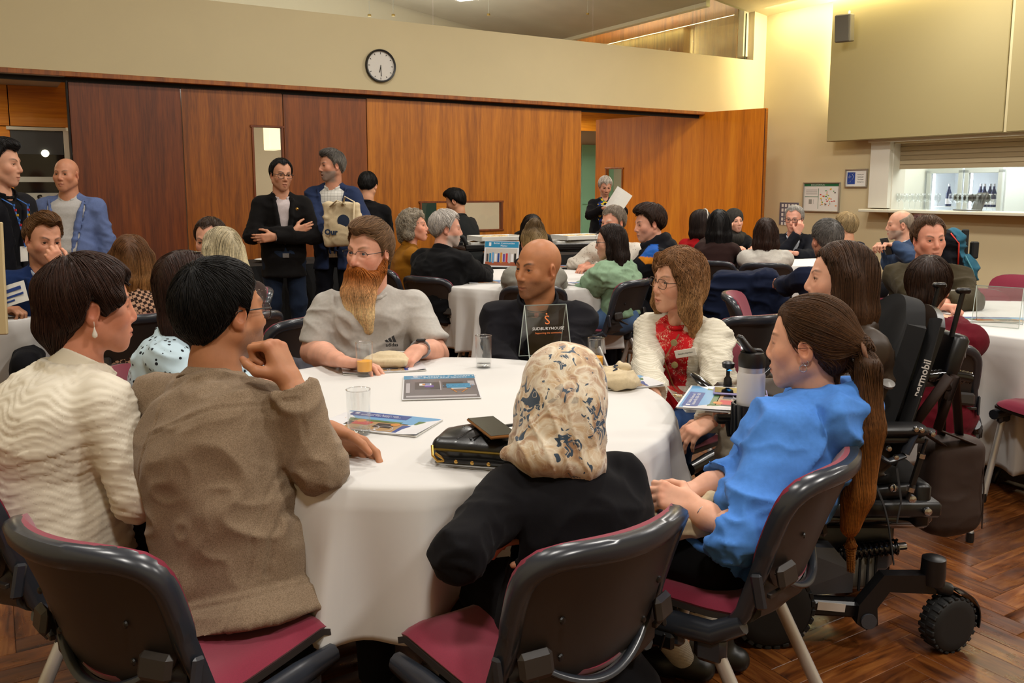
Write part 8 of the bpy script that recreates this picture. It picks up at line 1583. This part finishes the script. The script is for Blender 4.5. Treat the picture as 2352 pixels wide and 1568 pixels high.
m = MB(); m.tube([at(2136, 770, 2.60), at(2150, 800, 2.58), at(2138, 830, 2.58), at(2128, 800, 2.6), at(2136, 770, 2.6)], .006, 6); wp('cable_loop', m, BLK)
m = MB(); m.lathe([(0, 0), (.018, .002), (.02, .012), (0, .018)], at(2038, 886, 2.5), 14, R=rotx(.5)); wp('knob', m, plain('knob_grey', '#8d8b88', .3))
# joystick arm, tray, cup holder
m = MB(); j0 = at(1672, 862, 2.62); m.lathe([(0, 0), (.014, 0), (.012, .02), (.006, .028), (.006, .05), (.018, .056), (.02, .07), (.012, .076), (0, .076)], j0 + V3(0, 0, -.03), 14); m.box(j0 + V3(0, 0, -.05), (.07, .10, .04), bev=.012); js = wp('joystick', m, BLK); m = MB(); m.lathe([(0, 0), (.008, 0), (0, .004)], j0 + V3(0, -.02, .02), 8); m.build('blue_light', emit('blue_led', '#2a8ad0', 1.2), js)
q0, q1 = at(1588, 858, 2.60), at(1640, 896, 2.56); m = MB(); m.tube([q0, q0 * .66 + q1 * .34, q0 * .33 + q1 * .67, q1], [.014, .026, .024, .012], 12, flat=.4); wp('phone_mount', m, BLKG); m = MB(); m.tube([q1, q1 + V3(.08, .02, -.01), q1 + V3(.2, .05, -.03)], .010, 8); wp('mount_arm', m, BLK)
tp = P(1660, 915, 2.44); tz = tp[2]; m = MB(); m.box(V3(tp[0] + .01, tp[1] - .0, tz) - WO, (.30, .30, .006), bev=.002); wp('clear_tray', m, clear('tray_clear', tint=(.85, .87, .88), gloss=.1)); m = MB(); m.tube([at(1672, 965, 2.40), at(1678, 1000, 2.40)], .010, 8); m.box(at(1690, 962, 2.42), (.12, .05, .02), bev=.006); wp('tray_clamp', m, BLK)
cb = P(1722, 962, 2.24) - WO; m = MB(); m.lathe([(.036, -.055), (.044, -.05), (.048, .045), (.044, .045), (.040, -.045), (0, -.045)], cb, 28); ch_ = wp('cup_holder', m, BLK)
for k in range(16): a = k * PI / 8; m = MB(); m.box(cb + V3(.0475 * math.cos(a), .0475 * math.sin(a), 0), (.006, .005, .085), R=rotz(a)); m.build('rib', BLKM, ch_)
M = frame(V3(tp[0] - .02, tp[1] - .03, tz + .004), (.35, .94, 0), (-.94, .35, 0)); book_plan(M, .28, .20, 'blue plan booklet lying on the wheelchair tray', GB)
phone(frame(V3(*(P(1700, 905, 2.46)[:2]), tz + .010), (.25, 1, 0), (-1, .25, 0)), 'phone in a lavender case on the wheelchair tray', plain('lavender_case', '#9a92c0', .4))
bt_ = empty('water_bottle', cb + WO + V3(0, 0, -.044), 'white water bottle with a black spout lid in the wheelchair cup holder', 'bottle'); m = MB(); m.lathe([(0, 0), (.034, 0), (.037, .004), (.037, .165), (.034, .178), (0, .178)], n=32); wpb = m.build('bottle', plain('bottle_white', '#d5d3d2', .45), bt_, smooth=True, auto=40)
m = MB(); m.lathe([(.0345, .176), (.0345, .192), (0, .192)], n=32); m.build('steel_neck', STEEL, bt_, smooth=True, auto=40); m = MB(); m.lathe([(.0355, .190), (.036, .215), (.030, .228), (0, .232)], n=32); lid = m.build('lid', BLK, bt_, smooth=True, auto=40)
m = MB(); m.tube([(.005, -.004, .222), (-.014, -.004, .240), (-.034, -.004, .268), (-.042, -.004, .272)], [.016, .016, .013, .010], 10, flat=.7); m.build('spout', BLK, lid, smooth=True); m = MB(); m.tube([(-.030, 0, .226), (-.010, 0, .236), (.022, 0, .232), (.030, 0, .222)], .006, 8); m.build('carry_loop', BLK, lid, smooth=True)
# brown tote hanging from the push handle
tb = P(2178, 1110, 2.78); BRN = plain('brown_neoprene', '#2e1d15', .75, bmp=.2, bscale=700)
def btote(F): F.box((0, 0, 0), (.105, .06, .165), .045); F.ell((0, 0, -.09), (.11, .065, .09), k=.03)
o = soft('brown_tote', 'dark brown tote bag hanging behind the power wheelchair', 'bag', frame(tb, (1, .15, 0), (-.15, 1, 0)), btote, (-.16, -.12, -.24), (.16, .12, .22), .007, BRN, .003, seed=4)
g = (g0 + (g1 - g0) * .25 + WO) - tb
m = MB(); m.tube([(-.06, -.04, .15), (g[0] - .05, -.04 + g[1] * .4, g[2] * .6), (g[0], g[1] - .02, g[2] + .02), (g[0] + .01, g[1] + .02, g[2] + .015), (-.01, .04, .15)], .016, 8, flat=.25); m.tube([(.05, -.04, .15), (g[0] + .05, -.04 + g[1] * .3, g[2] * .55), (g[0] + .02, g[1] - .02, g[2] + .02), (.06, .04, .14)], .016, 8, flat=.25); m.build('strap', BRN, o, smooth=True); m = MB(); m.tube([(.09, -.062, -.14), (.088, -.060, 0), (.075, -.055, .13)], .0025, 6); m.build('seam', BRN, o)
# ------------------------------------------------------------------ more chairs, coats, bags
def coat(cx_, cy, face, label, col, w_=.26, z1=.80, z0=.30, seed=0):
    f = fdir(face); r_ = np.cross(f, V3(0, 0, 1)); b_ = V3(cx_, cy, 0) - f * .25; o = thing_at('coat', label, 'coat', frame(V3(b_[0], b_[1], 0), r_, f), 'coats over chair backs'); F = Field((-.4, -.3, z0 - .1), (.4, .3, z1 + .1), .011, .06)
    F.box((0, 0, z1 - .04), (w_ * .86, .05, .06), .04); F.box((0, -.05, (z0 + z1) / 2), (w_, .03, (z1 - z0) / 2), .025, k=.05); F.box((0, .05, (z0 + z1) / 2 + .15), (w_ * .9, .022, .12), .02, k=.05); F.cap((-w_, -.04, z1 - .1), (-w_ * 1.1, -.02, z0 + .05), .05, .04, k=.04); F.cap((w_, -.04, z1 - .1), (w_ * 1.1, -.02, z0 + .12), .05, .04, k=.04)
    V, Q = F.mesh(1); V = fold_disp(V, vnormals(V, Q), .022, seed=seed); mesh_np('body', V, Q, CLOTH, o, np.asarray(lin(col)))
q = P(1718, 640, 6.0); chair(q[0], q[1] + .2, 172, 'chair hidden under the navy coat near the woman in the white sweatshirt'); coat(q[0], q[1] + .2, 172, 'navy coat draped over a chair behind the woman in white', '#121a30', .23, .80, .28)
q = P(1752, 690, 4.9); chair(q[0] + .05, q[1] - .1, 70, 'empty chair with its burgundy back pad towards us beside the navy jumper')
q = P(1728, 760, 4.0); chair(q[0] - .05, q[1] + .25, -160, 'empty black backed chair between the cream cardigan and the navy jumper')
q = P(685, 740, 4.0); chair(q[0] - .20, q[1] + .05, -112, 'empty chair with a burgundy edge between the polka dot blouse and the bearded man'); coat(q[0] - .20, q[1] + .02, -112, 'grey garment hanging low on the chair beside the bearded man', '#5a5a62', .17, .50, .34, 4)
q = P(2290, 690, 4.7); chair(q[0], q[1] + .12, -10, 'empty chair with a burgundy back pad across the table at the right edge')
q = P(2362, 650, 5.4); chair(q[0] + .02, q[1] + .3, -60, 'empty chair cut by the right edge with only its burgundy side showing')
q = PZ(2475, 1190, 0); chair(q[0], q[1] + .12, -60, 'chair under the dark coat at the right edge'); coat(q[0], q[1] + .12, -60, 'dark padded coat over the chair at the right edge', '#10101c', .24, .80, .22, 7)
q = P(2196, 590, 7.0); o = thing_at('backpack', 'teal and black backpack with a red strap behind the man in the olive jumper', 'backpack', frame(q, (1, .1, 0), (-.1, 1, 0)))
F = Field((-.25, -.2, -.32), (.25, .2, .3), .014, .06); F.box((-.06, 0, .0), (.10, .09, .22), .06); F.ell((.06, -.02, -.12), (.11, .10, .15), k=.04); V, Q = F.mesh(1); V = fold_disp(V, vnormals(V, Q), .02, seed=3); cc = np.where((V[:, 0] + V[:, 2] * .3 > -.02)[:, None], lin('#2f5f74'), lin('#101116')); mesh_np('body', V, Q, CLOTH, o, cc)
m = MB(); m.tube([(-.10, -.06, .20), (-.05, -.10, .12), (-.05, -.11, -.05)], .016, 8, flat=.4); m.build('red_strap', plain('strap_red', '#c02a18', .6), o, smooth=True); m = MB(); m.box((.04, -.04, .12), (.05, .04, .22), bev=.008); m.box((.12, -.05, .06), (.06, .05, .14), bev=.01); m.build('side_pouch', BLKM, o); m = MB(); m.tube([(0, -.12, .02), (.06, -.14, -.10), (.10, -.13, -.20)], .014, 6, flat=.4); m.build('teal_strap', plain('strap_teal', '#4a8a98', .6), o, smooth=True)
tk = P(2196, 640, 7.0); chair(tk[0] - .15, tk[1] + .1, 20, 'chair holding the teal backpack')
# calico bag and book on the lap of the woman in blue
lp = P(1562, 1190, 1.95); bag = soft('calico_bag', 'calico bag on the lap of the young woman in blue', 'bag', frame(lp, (1, .2, 0), (-.2, 1, 0)), lambda F: (F.box((0, 0, 0), (.085, .075, .022), .016), F.ell((.02, .02, .02), (.06, .05, .02), k=.015), F.cap((.05, .0, .01), (.09, .02, .04), .018, k=.01)), (-.14, -.12, -.06), (.15, .14, .10), .0055, CAL, .008, 'calico bags', seed=8, fr=2); m = MB(); m.tube([(-.07, -.05, .022), (-.06, -.02, .026), (-.05, .0, .027)], .006, 6, flat=.2); m.build('printed_mark', INKN, bag)
